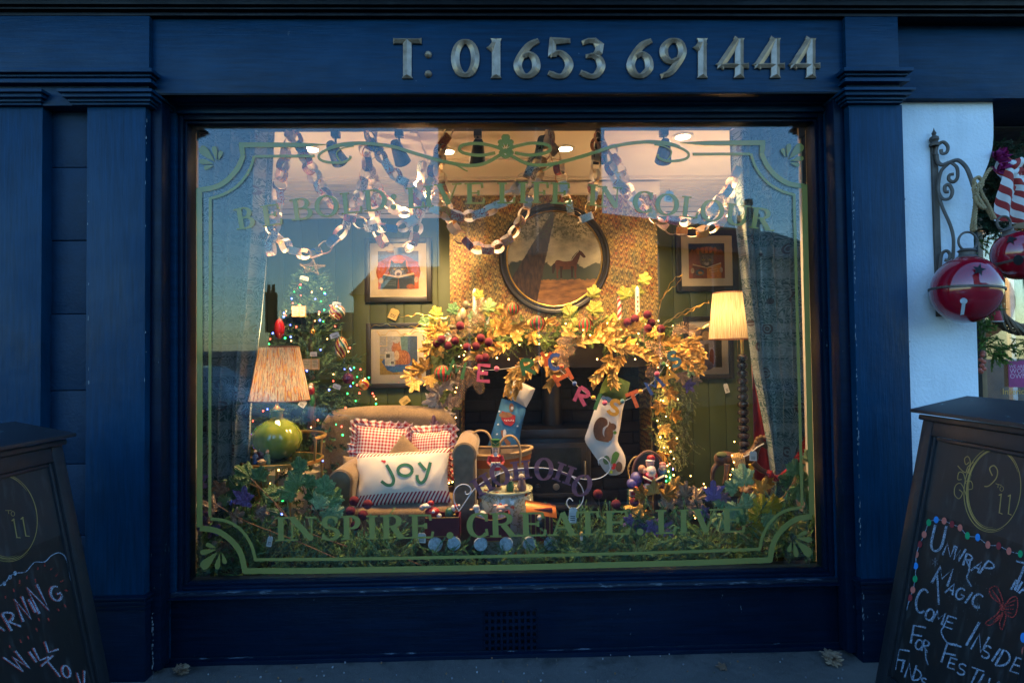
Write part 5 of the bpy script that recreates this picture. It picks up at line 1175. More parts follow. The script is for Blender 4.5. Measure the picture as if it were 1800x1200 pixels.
appl(b, [(1070,747),(1071,740),(1075,745)], yy, SQ, .002); appl(b, [(1058,771),(1070,771),(1070,777),(1062,776)], yy, SQ, .002); appl(b, ell(1081, 760, 3, 3), yy, (.12,.3,.04), .0026)
appl(b, ell(1066, 808, 6, 8), yy, (.03,.1,.05), .001); appl(b, sp2([(1074,814),(1076,800),(1082,793),(1089,797),(1086,806),(1080,816)], 2), yy, (.07,.2,.03), .0014); appl(b, ell(1088, 820, 6, 9), yy, (.13,.07,.04), .0018)
for x, z, c in ((1078,822,(.5,.02,.02)),(1080,817,(.5,.02,.02)),(1074,829,(.3,.4,.05))): appl(b, ell(x, z, 3.4, 3.2, 10), yy, c, .0024)
appl(b, [(1056,698),(1068,696),(1078,702),(1076,708),(1062,706)], yy, (.1,.2,.3), .002)
b.build('applique', M_felt, st2, False)
# ------------------------------------------------------------------ merry christmas letter garland
FC = {'g': (.03, .14, .035), 'p': (.5, .06, .13), 'o': (.62, .1, .015), 'b': (.02, .07, .24), 'y': (.58, .27, .02), 't': (.04, .14, .16)}
lg = thing('letter_garland', 'felt letter garland spelling merry christmas strung below the mantel', 'garland', P(980, 690, 1.05)); YL2 = .9
def felt(ch, cx, cy, w_, h, ang, col, y=YL2, wd=6.6):
    ca, sa = math.cos(rad(ang)), math.sin(rad(ang)); x0, y0 = -w_/2, h/2
    w_ *= 1.3; h *= 1.24; b = MB(); b.C(*FC[col])
    for k, s in enumerate(sk(ch, cx+x0*ca-y0*sa, cy+x0*sa+y0*ca, w_, h, ang, 0, wd)):
        L = [q[0] for q in s]+[s[-1][1]]; R = [q[3] for q in s]+[s[-1][2]]
        for dh in (0,):
            yy = y-.0012*k
            vs = [P(x, z, yy) for x, z in L]+[P(x, z, yy) for x, z in R]+[P(x, z, yy+.006) for x, z in L]+[P(x, z, yy+.006) for x, z in R]; m = len(L); F = []
            for i in range(m-1): F += [(i, i+1, m+i+1, m+i), (2*m+i, 3*m+i, 3*m+i+1, 2*m+i+1), (i, 2*m+i, 2*m+i+1, i+1), (m+i, m+i+1, 3*m+i+1, 3*m+i)]
            F += [(0, m, 3*m, 2*m), (m-1, 3*m-1, 4*m-1, 2*m-1)]; b.add(vs, F)
    b.build('felt_letter', M_felt, lg, False)
for a in (('M',800,650,20,24,18,'g'), ('E',849,658,16,22,4,'p'), ('R',927,648,16,22,-12,'g'), ('Y',958,634,14,20,0,'o'), ('C',973,638,15,20,0,'b'), ('H',988,666,20,18,-38+10,'o'), ('R',1021,698,16,22,24,'p'),
          ('I',1048,708,10,24,20,'g'), ('S',1077,717,14,20,28,'y'), ('T',1114,707,18,22,-22,'o'), ('M',1149,680,20,20,-36,'b'), ('A',1176,662,18,20,-18,'y'), ('S',1184,634,13,20,-20,'t')): felt(*a)
BP = [(836,648,'y'),(873,648,'p'),(1010,674,'b'),(1043,699,'y'),(1063,708,'p'),(1094,705,'t'),(1126,688,'y'),(1155,657,'p'),(1167,640,'g'),(987,644,'o')]
for x, z, c in BP: b = MB(); b.C(*FC[c]).ball(P(x, z, YL2), .0145*(1 if c != 'p' else 1.15), 14); b.build('felt_ball', M_felt, lg)
cpts = [(790,640),(826,646),(865,650),(905,645),(945,635),(970,640),(990,655),(1010,674),(1040,698),(1064,708),(1094,706),(1126,688),(1150,668),(1170,640),(1184,612)]
MB().tube(spline(px3(cpts, YL2+.012), 4), .0012, 5).build('string', mk('white_string', (.6,.58,.52), .9), lg)
# ------------------------------------------------------------------ basket, stool, nutcracker, mice
bk = thing('striped_basket', 'large oval basket with orange and natural stripes and two jute handles', 'basket', P(864, 865, .85)); c = P(864, 870, .85); s_ = S(.85)
M_jute = mk('jute', (.3, .2, .1), .95, bump=.7, bs=200.)
def bmat_():
    n = NT('striped_weave'); o = n.obj(); s = n.sep(o); a = n.attr('uvv', 'Vector'); v = n.sep(a)[1]
    c = n.ramp(v, [(0, (.4, .29, .16)), (.1, (.33, .1, .015)), (.28, (.36, .26, .15)), (.62, (.33, .1, .015)), (.8, (.36, .26, .15))], 'CONSTANT')
    w_ = n.noise(300., n.mapv(o, (1, 1, 2.4)), 2.); n.bump(w_, .8, .002); return n.done(n.mix(n.ramp(w_, [(.35, 0.), (.65, 1.)]), n.mix(.5, c, (.02, .01, .0)), c), .95)
zt_ = P(864, 793, .85).z-c.z; rxb = 72*s_
def fn(u, v):
    a = 2*math.pi*u; r = 1-.28*v**1.3; k = 1+.008*math.sin(v*70); return Vector((c.x+rxb*r*k*math.cos(a), c.y+.16*r*math.sin(a), c.z+zt_*(1-v)+.02*math.cos(a)**2*(1-v)-0.0))
MB().grid(fn, 60, 34).build('woven_side', bmat_(), bk)
MB().grid(lambda u, v: fn(u, .04+v*.5)*1.0+Vector(((c.x-fn(u, .1).x)*.05, (c.y-fn(u, .1).y)*.05, 0)), 60, 6).build('lining', M_jute, bk)
MB().tube([fn(i/40, 0) for i in range(41)], .009, 8).build('rim', M_jute, bk)
for pts, y in (([(826,800),(820,785),(824,768),(840,757),(856,760),(864,775),(868,798)], .92), ([(876,800),(878,782),(888,768),(900,766),(910,776),(915,795),(914,820)], .7)):
    MB().tube(spline(px3(pts, y), 5), .012, 8, flat=.6).build('handle', M_jute, bk)
M_porc = NT('floral_porcelain'); n = M_porc; o = n.obj()
lf = n.ramp(n.voro(20., o), [(.22, 1.), (.26, 0.)]); tw = n.ramp(n.math('ABSOLUTE', n.math('SUBTRACT', n.noise(24., o, 4.), .5)), [(.02, .8), (.035, 0.)])
cc_ = n.mix(tw, (.42, .46, .38), (.2, .2, .1)); cc_ = n.mix(n.math('MULTIPLY', lf, n.ramp(n.noise(9., o, 2.), [(.42, 0.), (.46, 1.)])), cc_, (.42, .07, .02)); M_porc = n.done(cc_, .12, 0, .5, .5)
sc_ = P(890, 862, .52); zs = sc_.z; sr = 48*S(.52); gs = thing('garden_stool', 'round porcelain drum stool painted with red autumn leaves', 'stool', (sc_.x, .58, FZ)); H_ = zs-FZ
MB().lathe([(.001, .0), (sr*.86, 0), (sr*.9, .02), (sr*1.08, H_*.5), (sr*.98, H_-.03), (sr*.94, H_-.02), (sr*.97, H_-.008), (sr*.93, H_), (.001, H_+.003)], (sc_.x, .58, FZ), n=48).build('drum', M_porc, gs)
M_cel = mk('celadon_rim', (.4, .45, .32), .15, coat=.4)
MB().lathe([(sr*.955, -.01), (sr*.99, -.004), (sr*.98, .003), (sr*.93, .004)], (sc_.x, .58, zs), n=48).build('glazed_rim', M_cel, gs)
# nutcracker
nc = P(872, 858, .55); nc.z = zs+.003; hN = (P(872, 771, .55).z-nc.z); N_ = thing('nutcracker', 'nutcracker soldier with a green hat and red coat holding a tray marked 67', 'figurine', nc)
def part(nm, fn_, par=N_, m=None): b = MB(); fn_(b); return b.build(nm, m or M_plast, par)
h = hN; o_ = nc
part('base', lambda b: b.C(.25,.17,.1).box(o_+Vector((-.03, -.025, 0)), o_+Vector((.03, .025, .012))))
for sg in (-1, 1):
    part('leg', lambda b: b.C(.015,.015,.018).lathe([(.012, .012), (.011, .3*h), (.001, .3*h)], o_+Vector((sg*.013, 0, 0)), n=10).C(.5,.5,.5).lathe([(.012, .3*h), (.012, .42*h)], o_+Vector((sg*.013, 0, 0)), n=10))
    part('arm', lambda b: b.C(.4,.02,.03).tube([o_+Vector((sg*.032, 0, .66*h)), o_+Vector((sg*.042, -.004, .54*h)), o_+Vector((sg*.03, -.03, .5*h))], .009).C(.6,.4,.3).ball(o_+Vector((sg*.027, -.034, .5*h)), .009, 8))
part('coat', lambda b: b.C(.42,.02,.03).lathe([(.027, .38*h), (.03, .45*h), (.025, .55*h), (.031, .66*h), (.02, .7*h), (.001, .7*h)], o_, n=16).C(.55,.4,.1).lathe([(.0285, .44*h), (.029, .47*h)], o_, n=16))
part('head', lambda b: b.C(.62,.44,.34).lathe([(.001, .69*h), (.02, .7*h), (.022, .75*h), (.021, .83*h), (.001, .84*h)], o_, n=16).C(.02,.02,.02).ball(o_+Vector((-.008, -.02, .8*h)), .003, 6).ball(o_+Vector((.008, -.02, .8*h)), .003, 6).C(.62,.4,.3).ball(o_+Vector((0, -.024, .775*h)), .005, 8, (1, 1, 1.4)))
part('beard', lambda b: b.C(.7,.7,.68).ball(o_+Vector((0, -.022, .68*h)), .013, 10, (.9, .6, 1.9)).C(.05,.03,.02).box(o_+Vector((-.012, -.026, .752*h)), o_+Vector((.012, -.021, .765*h))))
part('hair', lambda b: [b.C(.02,.015,.012).ball(o_+Vector((sg*.021, .002, .76*h)), .01, 8, (.7, 1, 1.8)) for sg in (-1, 1)])
part('hat', lambda b: b.C(.02,.11,.03).lathe([(.022, .84*h), (.021, .86*h), (.026, .99*h), (.001, 1.0*h)], o_, n=16).C(.55,.4,.1).lathe([(.0228, .84*h), (.0232, .865*h)], o_, n=16).tube([o_+Vector((-.022, -.012, .95*h)), o_+Vector((0, -.028, .9*h)), o_+Vector((.022, -.012, .95*h))], .0014, 5))
tr = part('tray', lambda b: b.C(.62,.6,.56).box(o_+Vector((-.028, -.052, .47*h)), o_+Vector((.028, -.032, .485*h))).box(o_+Vector((-.026, -.05, .486*h)), o_+Vector((-.001, -.034, .56*h))).box(o_+Vector((.001, -.05, .486*h)), o_+Vector((.026, -.034, .56*h))))
def text(s, m, size, origin, xa, ya, parent, name='lettering', shear=0., ext=0.):
    cu = bpy.data.curves.new('t', 'FONT'); cu.body = s; cu.size = size; cu.shear = shear; cu.resolution_u = 2; cu.extrude = ext
    ob = bpy.data.objects.new('t', cu); COL.objects.link(ob); dg = bpy.context.evaluated_depsgraph_get(); me = bpy.data.meshes.new_from_object(ob.evaluated_get(dg)); bpy.data.objects.remove(ob)
    xa = Vector(xa).normalized(); ya = Vector(ya).normalized(); za = xa.cross(ya); O = Vector(origin)
    me.materials.clear(); me.materials.append(m)
    return link(name, me, parent, Matrix(((xa.x, ya.x, za.x, O.x), (xa.y, ya.y, za.y, O.y), (xa.z, ya.z, za.z, O.z), (0, 0, 0, 1))))
M_ink = mk('black_ink', (.02, .02, .02), .8)
text('67', M_ink, .024, o_+Vector((-.0165, -.0505, .5*h)), (1, 0, 0), (0, 0, 1), tr)
def mouse(label, px_, col, sc=1., y=.5):
    c = P(px_, 860, y); c.z = zs+.003; t = thing('mouse_ornament', label, 'figurine', c, 'felt mice on the porcelain stool')
    b = MB(); b.C(*col).lathe([(.001, 0), (.02*sc, .002), (.023*sc, .02*sc), (.016*sc, .045*sc), (.007*sc, .058*sc)], c, n=14); b.build('robe', M_felt, t)
    b = MB(); b.C(.4,.35,.3).ball(c+Vector((0, -.003, .066*sc)), .015*sc, 12, (1, 1.2, 1)).C(.3,.1,.1).ball(c+Vector((0, -.021*sc, .064*sc)), .003, 6).C(.01,.01,.01).ball(c+Vector((.006, -.016*sc, .07*sc)), .002, 6); b.build('head', M_felt, t)
    for sg in (-1, 1): b = MB(); b.C(.45,.38,.33).ball(c+Vector((sg*.009*sc, .002, .09*sc)), .009*sc, 8, (.8, .3, 1.8)); b.build('ear', M_felt, t)
mouse('green robed felt mouse, left one on the porcelain stool', 897, (.03,.14,.06)); mouse('grey mauve felt mouse, right one on the porcelain stool', 917, (.16,.11,.13), 1.15)
c = P(907, 858, .46); c.z = zs+.003; b = MB(); b.C(.5,.4,.22).ball(c+Vector((0, 0, .014)), .014, 12).C(.55,.45,.3).lathe([(.006, .026), (.008, .032), (.002, .034)], c, n=10); tag(b.build('gold_pot', M_plast), 'small round gold pot between the two felt mice', 'figurine')
# ------------------------------------------------------------------ HOHOHO sleigh wire sign
hs = thing('wire_sleigh_sign', 'curly white wire sleigh sign with purple letters HOHOHO just inside the glass', 'sign', P(930, 900, .25)); YH = .25
M_wire = mk('white_wire', (.75, .75, .78), .35)
MB().tube(spline(px3([(807,898),(800,885),(797,870),(802,857),(812,851),(823,853),(828,860),(825,867),(819,868),(818,863)], YH), 5), .0026, 8).build('wire_scroll', M_wire, hs)
MB().tube(spline(px3([(807,898),(815,886),(830,864),(845,850),(870,836),(900,825),(935,822),(970,824),(1000,834),(1017,848),(1025,862),(1025,878),(1016,892),(1002,893),(996,883),(1001,875),(1007,880)], YH), 5), .0026, 8).build('wire_runner', M_wire, hs)
MB().tube(spline(px3([(1000,834),(1020,841),(1045,842),(1062,836),(1072,825),(1070,812),(1061,804),(1052,808),(1053,817)], YH+.01), 5), .0022, 8).build('wire_scroll', M_wire, hs)
for ch, cx, cy, ang in (('H',848,852,-30), ('O',878.5,834,-24), ('H',916,826,-7), ('O',956,824,3), ('H',992,832,20), ('O',1023,853,24)):
    w_, h = (32, 33) if ch == 'H' else (31, 38); ca, sa = math.cos(rad(ang)), math.sin(rad(ang)); x0, y0 = -w_/2, h/2
    decal('letter', sf(ch, cx+x0*ca-y0*sa, cy+x0*sa+y0*ca, w_, h, 8, 3, ang), M_purple, hs, YP(YH-.006), .0003)
# ------------------------------------------------------------------ toy train wagons
M_tinred = mk('maroon_tin', (.13, .012, .016), .35, var=.15); M_brs = bpy.data.materials['antique_gold']; M_zinc = mk('whitewashed_disc', (.42, .5, .58), .5, var=.3, vs=90.); M_cop = mk('copper_roof', (.45, .16, .06), .3, .9)
def wheel(par, px_, py_, y, r):
    c = P(px_, py_, y); r *= S(y); MB().lathe([(.001, 0), (r*.9, .0), (r, .004), (r, .012), (r*.9, .016), (.001, .016)], c+Vector((0, .012, 0)), (0, -1, 0), 24).build('wheel', M_zinc, par)
def wagon(label, x0, x1, zt2, zb2, y, dep, wh, curve=0):
    A, B = P(x0, zt2, y), P(x1, zb2, y); t = thing('toy_wagon', label, 'toy wagon', ((A.x+B.x)/2, y+dep/2, B.z), 'wagons of the red toy train')
    b = MB()
    if curve: b.prism([(A.x+(B.x-A.x)*u, y, A.z-curve*S(y)*math.sin(math.pi*u)) for u in [i/12 for i in range(13)]]+[(B.x, y, B.z), (A.x, y, B.z)], (0, .008, 0)); b.prism([(A.x+(B.x-A.x)*u, y+dep, A.z-curve*S(y)*math.sin(math.pi*u)) for u in [i/12 for i in range(13)]]+[(B.x, y+dep, B.z), (A.x, y+dep, B.z)], (0, .008, 0))
    else: b.box((A.x, y, B.z), (B.x, y+.008, A.z)); b.box((A.x, y+dep-.008, B.z), (B.x, y+dep, A.z))
    b.box((A.x-.004, y+.009, B.z), (A.x+.004, y+dep-.009, A.z-.001)); b.box((B.x-.004, y+.009, B.z), (B.x+.004, y+dep-.009, A.z-.001)); b.box((A.x+.005, y+.009, B.z), (B.x-.005, y+dep-.009, B.z+.008))
    b.build('tin_body', M_tinred, t)
    e = [(A.x+(B.x-A.x)*u, y-.001, A.z-curve*S(y)*math.sin(math.pi*u)) for u in [i/12 for i in range(13)]]; MB().tube(e, .0025, 6).build('gold_edge', M_brs, t)
    for zz_ in (.14, -.02): MB().box((A.x+.006, y-.002, B.z+(A.z-B.z)*zz_), (B.x-.006, y-.0002, B.z+(A.z-B.z)*zz_+.004)).build('gold_band', M_brs, t)
    for px_, py_, r in wh: wheel(t, px_, py_, y-.012, r)
    return t
wagon('square sided maroon toy wagon carrying two birds in santa hats', 748, 807, 910, 948, .26, .11, [(765, 957, 12.5), (798, 955, 12)])
wagon('curved sided maroon toy wagon carrying a goose and a pig', 836, 896, 907, 950, .26, .11, [(845, 956, 12), (890, 956, 12)], 7)
tw_ = thing('toy_wagon', 'toy train house wagon with an arched copper roof, behind the word CREATE', 'toy wagon', P(948, 950, .34), 'wagons of the red toy train')
A, B = P(928, 905, .32), P(972, 950, .32)
MB().box((A.x, .32, B.z), (B.x, .43, A.z+.03)).build('tin_body', M_tinred, tw_, bevel=.003)
MB().grid(lambda u, v: Vector((A.x-.01+(B.x-A.x+.03)*u, .3+.15*v, A.z+.03-.03*u+.045*math.sin(math.pi*v)-.012)), 4, 14).build('copper_roof', M_cop, tw_)
for i in range(5): MB().box((A.x+.012+i*.024, .317, B.z+.02), (A.x+.018+i*.024, .3195, A.z+.01)).build('bar', M_brs, tw_)
wheel(tw_, 931, 955, .31, 12); wheel(tw_, 968, 955, .31, 12)
def figx(name, label, parts, y, cat='figurine', group=None, m=None):
    ps = [(nm, col, px_, py_, rx, ry, rz_) for nm, col, px_, py_, rx, ry, rz_ in parts]; c0 = P(ps[0][2], ps[0][3], y); t = thing(name, label, cat, c0, group); s = S(y)
    for nm, col, px_, py_, rx, ry, rz_ in ps:
        b = MB(); b.C(*col).ball(P(px_, py_, y)+Vector((0, rz_, 0)), 1, 14, (rx*s, (rx+ry)/2*s, ry*s)); b.build(nm, m or M_plast, t)
    return t
figx('bird_ornament', 'red and white bird ornament in a santa hat, left in the square toy wagon', [('body', (.42,.02,.03), 760, 899, 13, 8, 0), ('hat_brim', (.7,.68,.64), 750, 888, 9, 4, -.004), ('hat', (.42,.02,.03), 757, 884, 6, 5, 0), ('button', (.7,.7,.7), 763, 896, 3, 3, -.03), ('tail', (.7,.68,.64), 772, 905, 5, 4, -.01), ('head', (.6,.4,.32), 742, 892, 5, 5, 0)], .31)
figx('bird_ornament', 'green bird ornament with a red hat, right in the square toy wagon', [('body', (.015,.09,.04), 791, 902, 9, 11, 0), ('hat_brim', (.7,.68,.64), 797, 893, 4.5, 6, -.004), ('hat', (.42,.02,.03), 801, 890, 6, 4, 0), ('bobble', (.75,.72,.7), 807, 888, 2.4, 2.4, -.004), ('beak', (.5,.3,.05), 799, 902, 3, 2, -.02)], .31)
figx('goose_ornament', 'white goose ornament in the curved toy wagon', [('body', (.6,.58,.55), 847, 905, 9, 8, 0), ('neck', (.62,.6,.56), 839, 897, 5, 7, 0), ('head', (.65,.62,.58), 837, 891, 6, 5, -.004), ('beak', (.6,.3,.12), 829, 895, 4, 2.2, -.006), ('scarf', (.05,.05,.06), 841, 899, 5, 2.6, -.003)], .31)
figx('pig_ornament', 'pink pig ornament with pricked ears in the curved toy wagon', [('body', (.62,.42,.36), 880, 908, 11, 10, 0), ('head', (.64,.44,.38), 880, 893, 8.5, 7, -.006), ('ear', (.6,.36,.3), 871, 888, 4, 2, 0), ('ear', (.6,.36,.3), 889, 888, 4, 2, 0), ('snout', (.6,.34,.3), 880, 896, 3.4, 2.8, -.026), ('cap', (.35,.05,.04), 880, 886, 3, 2.4, -.004)], .31)
figx('cow_ornament', 'small black and white cow ornament looking out of the copper roofed wagon', [('body', (.02,.02,.02), 950, 918, 7, 9, 0), ('head', (.5,.46,.42), 948, 909, 4.5, 5, -.008)], .3)
# ------------------------------------------------------------------ santa figurine
ys = .72; fs_ = S(ys); sf_ = thing('santa_figurine', 'figurine of santa claus reading to two children in a green winged chair', 'figurine', P(1145, 885, ys))
def SB(nm, col, px_, py_, rx, ry, dy=0., ryy=None, m=None): b = MB(); b.C(*col).ball(P(px_, py_, ys)+Vector((0, dy, 0)), 1, 14, (rx*fs_, (ryy or (rx+ry)/2)*fs_, ry*fs_)); return b.build(nm, m or M_plast, sf_)
b = MB(); b.C(.02,.06,.045); b.prism([P(x, z, ys+.06) for x, z in sp2([(1116,868),(1113,835),(1118,812),(1130,799),(1140,796),(1150,799),(1160,810),(1164,835),(1163,868)], 3)], (0, .02, 0)); b.build('chair_back', M_plast, sf_)
MB().tube(spline(px3([(1114,870),(1112,835),(1117,810),(1130,796),(1140,793),(1152,797),(1163,810),(1166,835),(1165,868)], ys+.055), 4), .008, 8).build('chair_rim', mk('carved_wood', (.14,.07,.04), .35), sf_)
MB().tube(spline(px3([(1106,840),(1104,822),(1112,806),(1120,802)], ys+.07), 4), .005, 8).build('chair_rim', M_brs, sf_)
SB('coat', (.35,.015,.025), 1143, 838, 13, 18); SB('beard', (.62,.56,.52), 1142, 826, 9, 11, -.03); SB('head', (.6,.36,.3), 1141, 813, 7.5, 7.5, -.02); SB('hat', (.35,.015,.025), 1143, 804, 7.5, 6, -.018); SB('hat_brim', (.65,.6,.56), 1141, 808, 8.5, 2.6, -.026)
SB('coat_trim', (.62,.58,.54), 1146, 843, 3, 10, -.04); SB('child', (.09,.08,.26), 1118, 840, 11, 12, -.01); SB('child_head', (.4,.2,.12), 1127, 823, 7, 7.5, -.02); SB('child_face', (.6,.36,.28), 1130, 825, 4.5, 5, -.032)
SB('child', (.05,.1,.2), 1164, 828, 8, 9, 0); SB('child_head', (.55,.36,.3), 1163, 819, 6, 6.5, -.02); SB('child_hat', (.55,.2,.16), 1163, 814, 6, 3.6, -.02); SB('skirt', (.09,.08,.28), 1110, 848, 10, 9, -.02); SB('skirt', (.42,.4,.44), 1137, 854, 11, 7, -.03); SB('lap', (.2,.02,.03), 1158, 852, 10, 7, -.02); SB('boot', (.03,.03,.03), 1168, 850, 7, 6, -.01)
b = MB(); b.C(.68,.62,.54)
for x0, x1, z0_, z1_ in ((1130, 1148, 838, 846), (1148, 1168, 846, 836)): b.prism([P(x0, z0_, ys-.07), P(x1, z1_, ys-.07), P(x1, z1_-3, ys-.03), P(x0, z0_-3, ys-.03)], (0, 0, -.006))
b.build('book', M_plast, sf_)
b = MB(); b.C(.02,.14,.03)
for i in range(4): b.lathe([(.011*(4-i)*.9, .022*i), (.004, .022*i+.034)], P(1178, 850, ys-.02), n=12)
b.build('little_tree', M_plast, sf_)
for x, z, c, e in ((1177,815,(1,.12,.06),8),(1178,839,(.05,1,.2),9),(1183,824,(.15,.12,1),8),(1175,828,(1,.7,.1),5),(1171,845,(.05,1,.2),4),(1137,833,(1,.05,.05),1.5)):
    nm = 'led_%d' % int(x*z); MB().ball(P(x, z, ys-.05), .0055 if e > 10 else .004, 8).build('tiny_light', emis(nm, c, e), sf_)
figx('toy_blocks', 'small red and white toy blocks at the foot of the santa figurine', [('bead', (.4,.03,.03), 1118, 858, 4, 4, 0), ('bead', (.45,.1,.05), 1129, 857, 4.5, 4, 0)], ys-.08)
c = P(1112, 866, ys-.08); b = MB(); b.C(.55,.45,.4).box(c-Vector((.018, .016, .016)), c+Vector((.018, .016, .016))); b.C(.4,.03,.03).box(c+Vector((-.012, -.0175, -.01)), c+Vector((.012, -.0162, .01))); tag(b.build('toy_block', M_plast), 'pale toy block with a red square, left of the santa figurine', 'toy')
# ------------------------------------------------------------------ carved horse with straw saddle
yh = .55; hw = thing('carved_horse', 'dark carved wooden horse with a woven straw saddle and fairy lights', 'ornament', P(1300, 845, yh)); hs_ = S(yh)
M_wood = mk('carved_wood_dark', (.085, .038, .02), .45, bump=.5, bs=60.); Q = lambda x, z, dy=0: P(x, z, yh)+Vector((0, dy, 0))
b = MB()
b.tube(spline([Q(1264,806), Q(1275,803), Q(1295,806), Q(1315,804), Q(1325,797)], 5), [8*hs_, 9*hs_, 11*hs_, 11.5*hs_, 11.5*hs_, 10.5*hs_, 10*hs_]+[10*hs_]*14 if False else 10.5*hs_, 14)
b.ball(Q(1267,806), 12*hs_, 14); b.ball(Q(1320,802), 12.5*hs_, 14)
b.tube(spline([Q(1322,800), Q(1328,788), Q(1333,778), Q(1336,772)], 4), [9*hs_, 5*hs_], 10); b.tube([Q(1331,774,-.005), Q(1341,780,-.01), Q(1347,786,-.012)], [7*hs_, 5.5*hs_, 4*hs_], 10); b.ball(Q(1334,773), 7*hs_, 10)
for s_p in ([(1264,812,.0),(1254,826,.0),(1252,846,.0)], [(1272,812,-.05),(1270,828,-.055),(1266,848,-.05)], [(1318,810,-.04),(1330,822,-.05),(1346,830,-.05),(1346,845,-.05)], [(1312,812,.03),(1318,830,.03),(1312,848,.03)]):
    b.tube(spline([Q(*p) for p in s_p], 4), [6*hs_, 2.8*hs_], 8)
o = b.build('body', M_wood, hw); r = o.modifiers.new('r', 'REMESH'); r.mode = 'VOXEL'; r.voxel_size = .0042; r.use_smooth_shade = True
for x, z in ((1330,770),(1336,767),(1342,768),(1327,776)): MB().ball(Q(x, z, -.012), 4*hs_, 8).build('mane_curl', mk('gilded_wood', (.3,.15,.06), .4, .4) if 'gilded_wood' not in bpy.data.materials else bpy.data.materials['gilded_wood'], hw)
M_straw = mk('straw', (.5, .32, .12), .7, bump=.6, bs=200.)
for i in range(7): MB().tube([Q(1283+i*3.2, 795+abs(3-i)*.8, -.02), Q(1280+i*3.4, 802, -.055), Q(1283+i*3, 812, -.062), Q(1287+i*2.4, 818, -.05)], .0045, 6).build('straw_strand', M_straw, hw)
MB().tube(spline([Q(1300,800,-.05), Q(1312,794,-.05), Q(1325,784,-.04), Q(1338,778,-.03)], 4), .0035, 6).build('rein', M_wool, hw)
MB().ball(Q(1266,798,-.02), 8*hs_, 12, (1.2, 1, .7)).build('green_blanket', mk('moss', (.1,.11,.04), .95, bump=.8, bs=80.), hw)
# base driftwood and gold box
tag(MB().ball(P(1330, 862, .62), .075, 16, (1.3, .8, .55)).build('bark_log', M_wood), 'dark rounded wooden log under the carved horse', 'log')
b = MB(); b.C(.5,.4,.1); A = P(1308, 816, .8); b.hexa([A+Vector(v) for v in ((0,0,-.16),(.17,0,-.16),(.17,.14,-.16),(0,.14,-.16),(0,0,0),(.17,0,-.01),(.19,.14,.04),(.02,.14,.05))]); tag(b.build('gold_box', M_glaze, bevel=.003), 'gold gift box behind the carved horse by the red lining', 'box')
# ------------------------------------------------------------------ price tags
M_card = mk('white_card', (.7, .68, .64), .8, bump=0.); M_ycard = mk('buff_card', (.6, .42, .14), .8, bump=0.)
def ptag(label, px_, py_, y, w_, h, ang, m=None, up=14):
    c = P(px_, py_, y); s = S(y); t = thing('price_tag', label, 'price tag', c); R = Matrix.Rotation(rad(ang), 3, (0, 1, 0)); w_ *= s; h *= s
    b = MB(); b.prism([c+R @ Vector((x*w_/2, 0, z*h/2)) for x, z in ((-1,-1),(1,-1),(1,.7),(.6,1),(-.6,1),(-1,.7))], (0, .0012, 0)); b.build('card', m or M_card, t)
    b = MB()
    for k in range(3): b.add([c+R @ Vector((x*w_, -.0006, z*h)) for x, z in ((-.3,-.1-.12*k),(.3,-.1-.12*k),(.3,-.05-.12*k),(-.3,-.05-.12*k))], [(0,1,2,3)])
    b.build('print', M_ink, t)
    MB().tube([c+R @ Vector((0, -.001, h*.4)), c+Vector((0, 0, up*s))], .0008, 4).build('thread', M_ink, t)
ptag('buff price tag hanging below the upper left print', 692, 552, WY-.03, 16, 19, 25, M_ycard, 20); ptag('buff price tag hanging below the lower left print', 711, 704, WY-.03, 18, 13, -35, M_ycard, 18)
ptag('white price tag hanging below the lower right print', 1277, 682, WY-.03, 8, 17, -15); ptag('white price tag tied to the red berries on the mantel', 787, 592, 1.0, 13, 13, 45)
ptag('white price tag tied to the reins of the carved horse', 1324, 801, .46, 13, 17, 2); ptag('large pale price tag on the wire sleigh below the last letter O', 1007, 905, .24, 14, 27, 5); ptag('white price tag tied to the square toy wagon beside the word INSPIRE', 741, 945, .24, 15, 17, 4)
ptag('white price tag low in the pine greenery left of the word INSPIRE', 474, 951, .2, 9, 18, 12); ptag('white price tag held by the round right chain swag', 1176, 345, .36, 15, 20, 12)
# ------------------------------------------------------------------ greenery
M_needle = vcm('pine_needles', .75, bump=0.)
def V3(a=1.): return Vector((random.uniform(-a, a), random.uniform(-a, a), random.uniform(-a, a)))
def sprig(b, p, d, L, nl=.02, nn=60, col=(.03, .08, .03), w=.0019, sweep=.55, stem=True):
    d = d.normalized(); a = d.orthogonal().normalized(); c = d.cross(a); bend = V3(.25)
    for i in range(nn):
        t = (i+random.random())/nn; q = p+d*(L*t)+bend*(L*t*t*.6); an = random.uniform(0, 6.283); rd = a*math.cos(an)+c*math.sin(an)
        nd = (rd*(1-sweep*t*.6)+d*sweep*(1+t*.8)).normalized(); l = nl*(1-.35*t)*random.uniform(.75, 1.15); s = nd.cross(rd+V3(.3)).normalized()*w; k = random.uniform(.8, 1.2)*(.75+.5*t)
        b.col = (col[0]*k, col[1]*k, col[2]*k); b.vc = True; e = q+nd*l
        b.add([q-s, q+s, e+s*.5, e-s*.5], [(0, 1, 2, 3)])
    if stem: b.col = (.06, .04, .02); b.tube([p, p+d*L*.5+bend*L*.15, p+d*L+bend*L*.6], .0012, 3, False)
PINE = [(.06, .16, .09), (.12, .27, .09), (.17, .3, .08), (.07, .22, .13)]
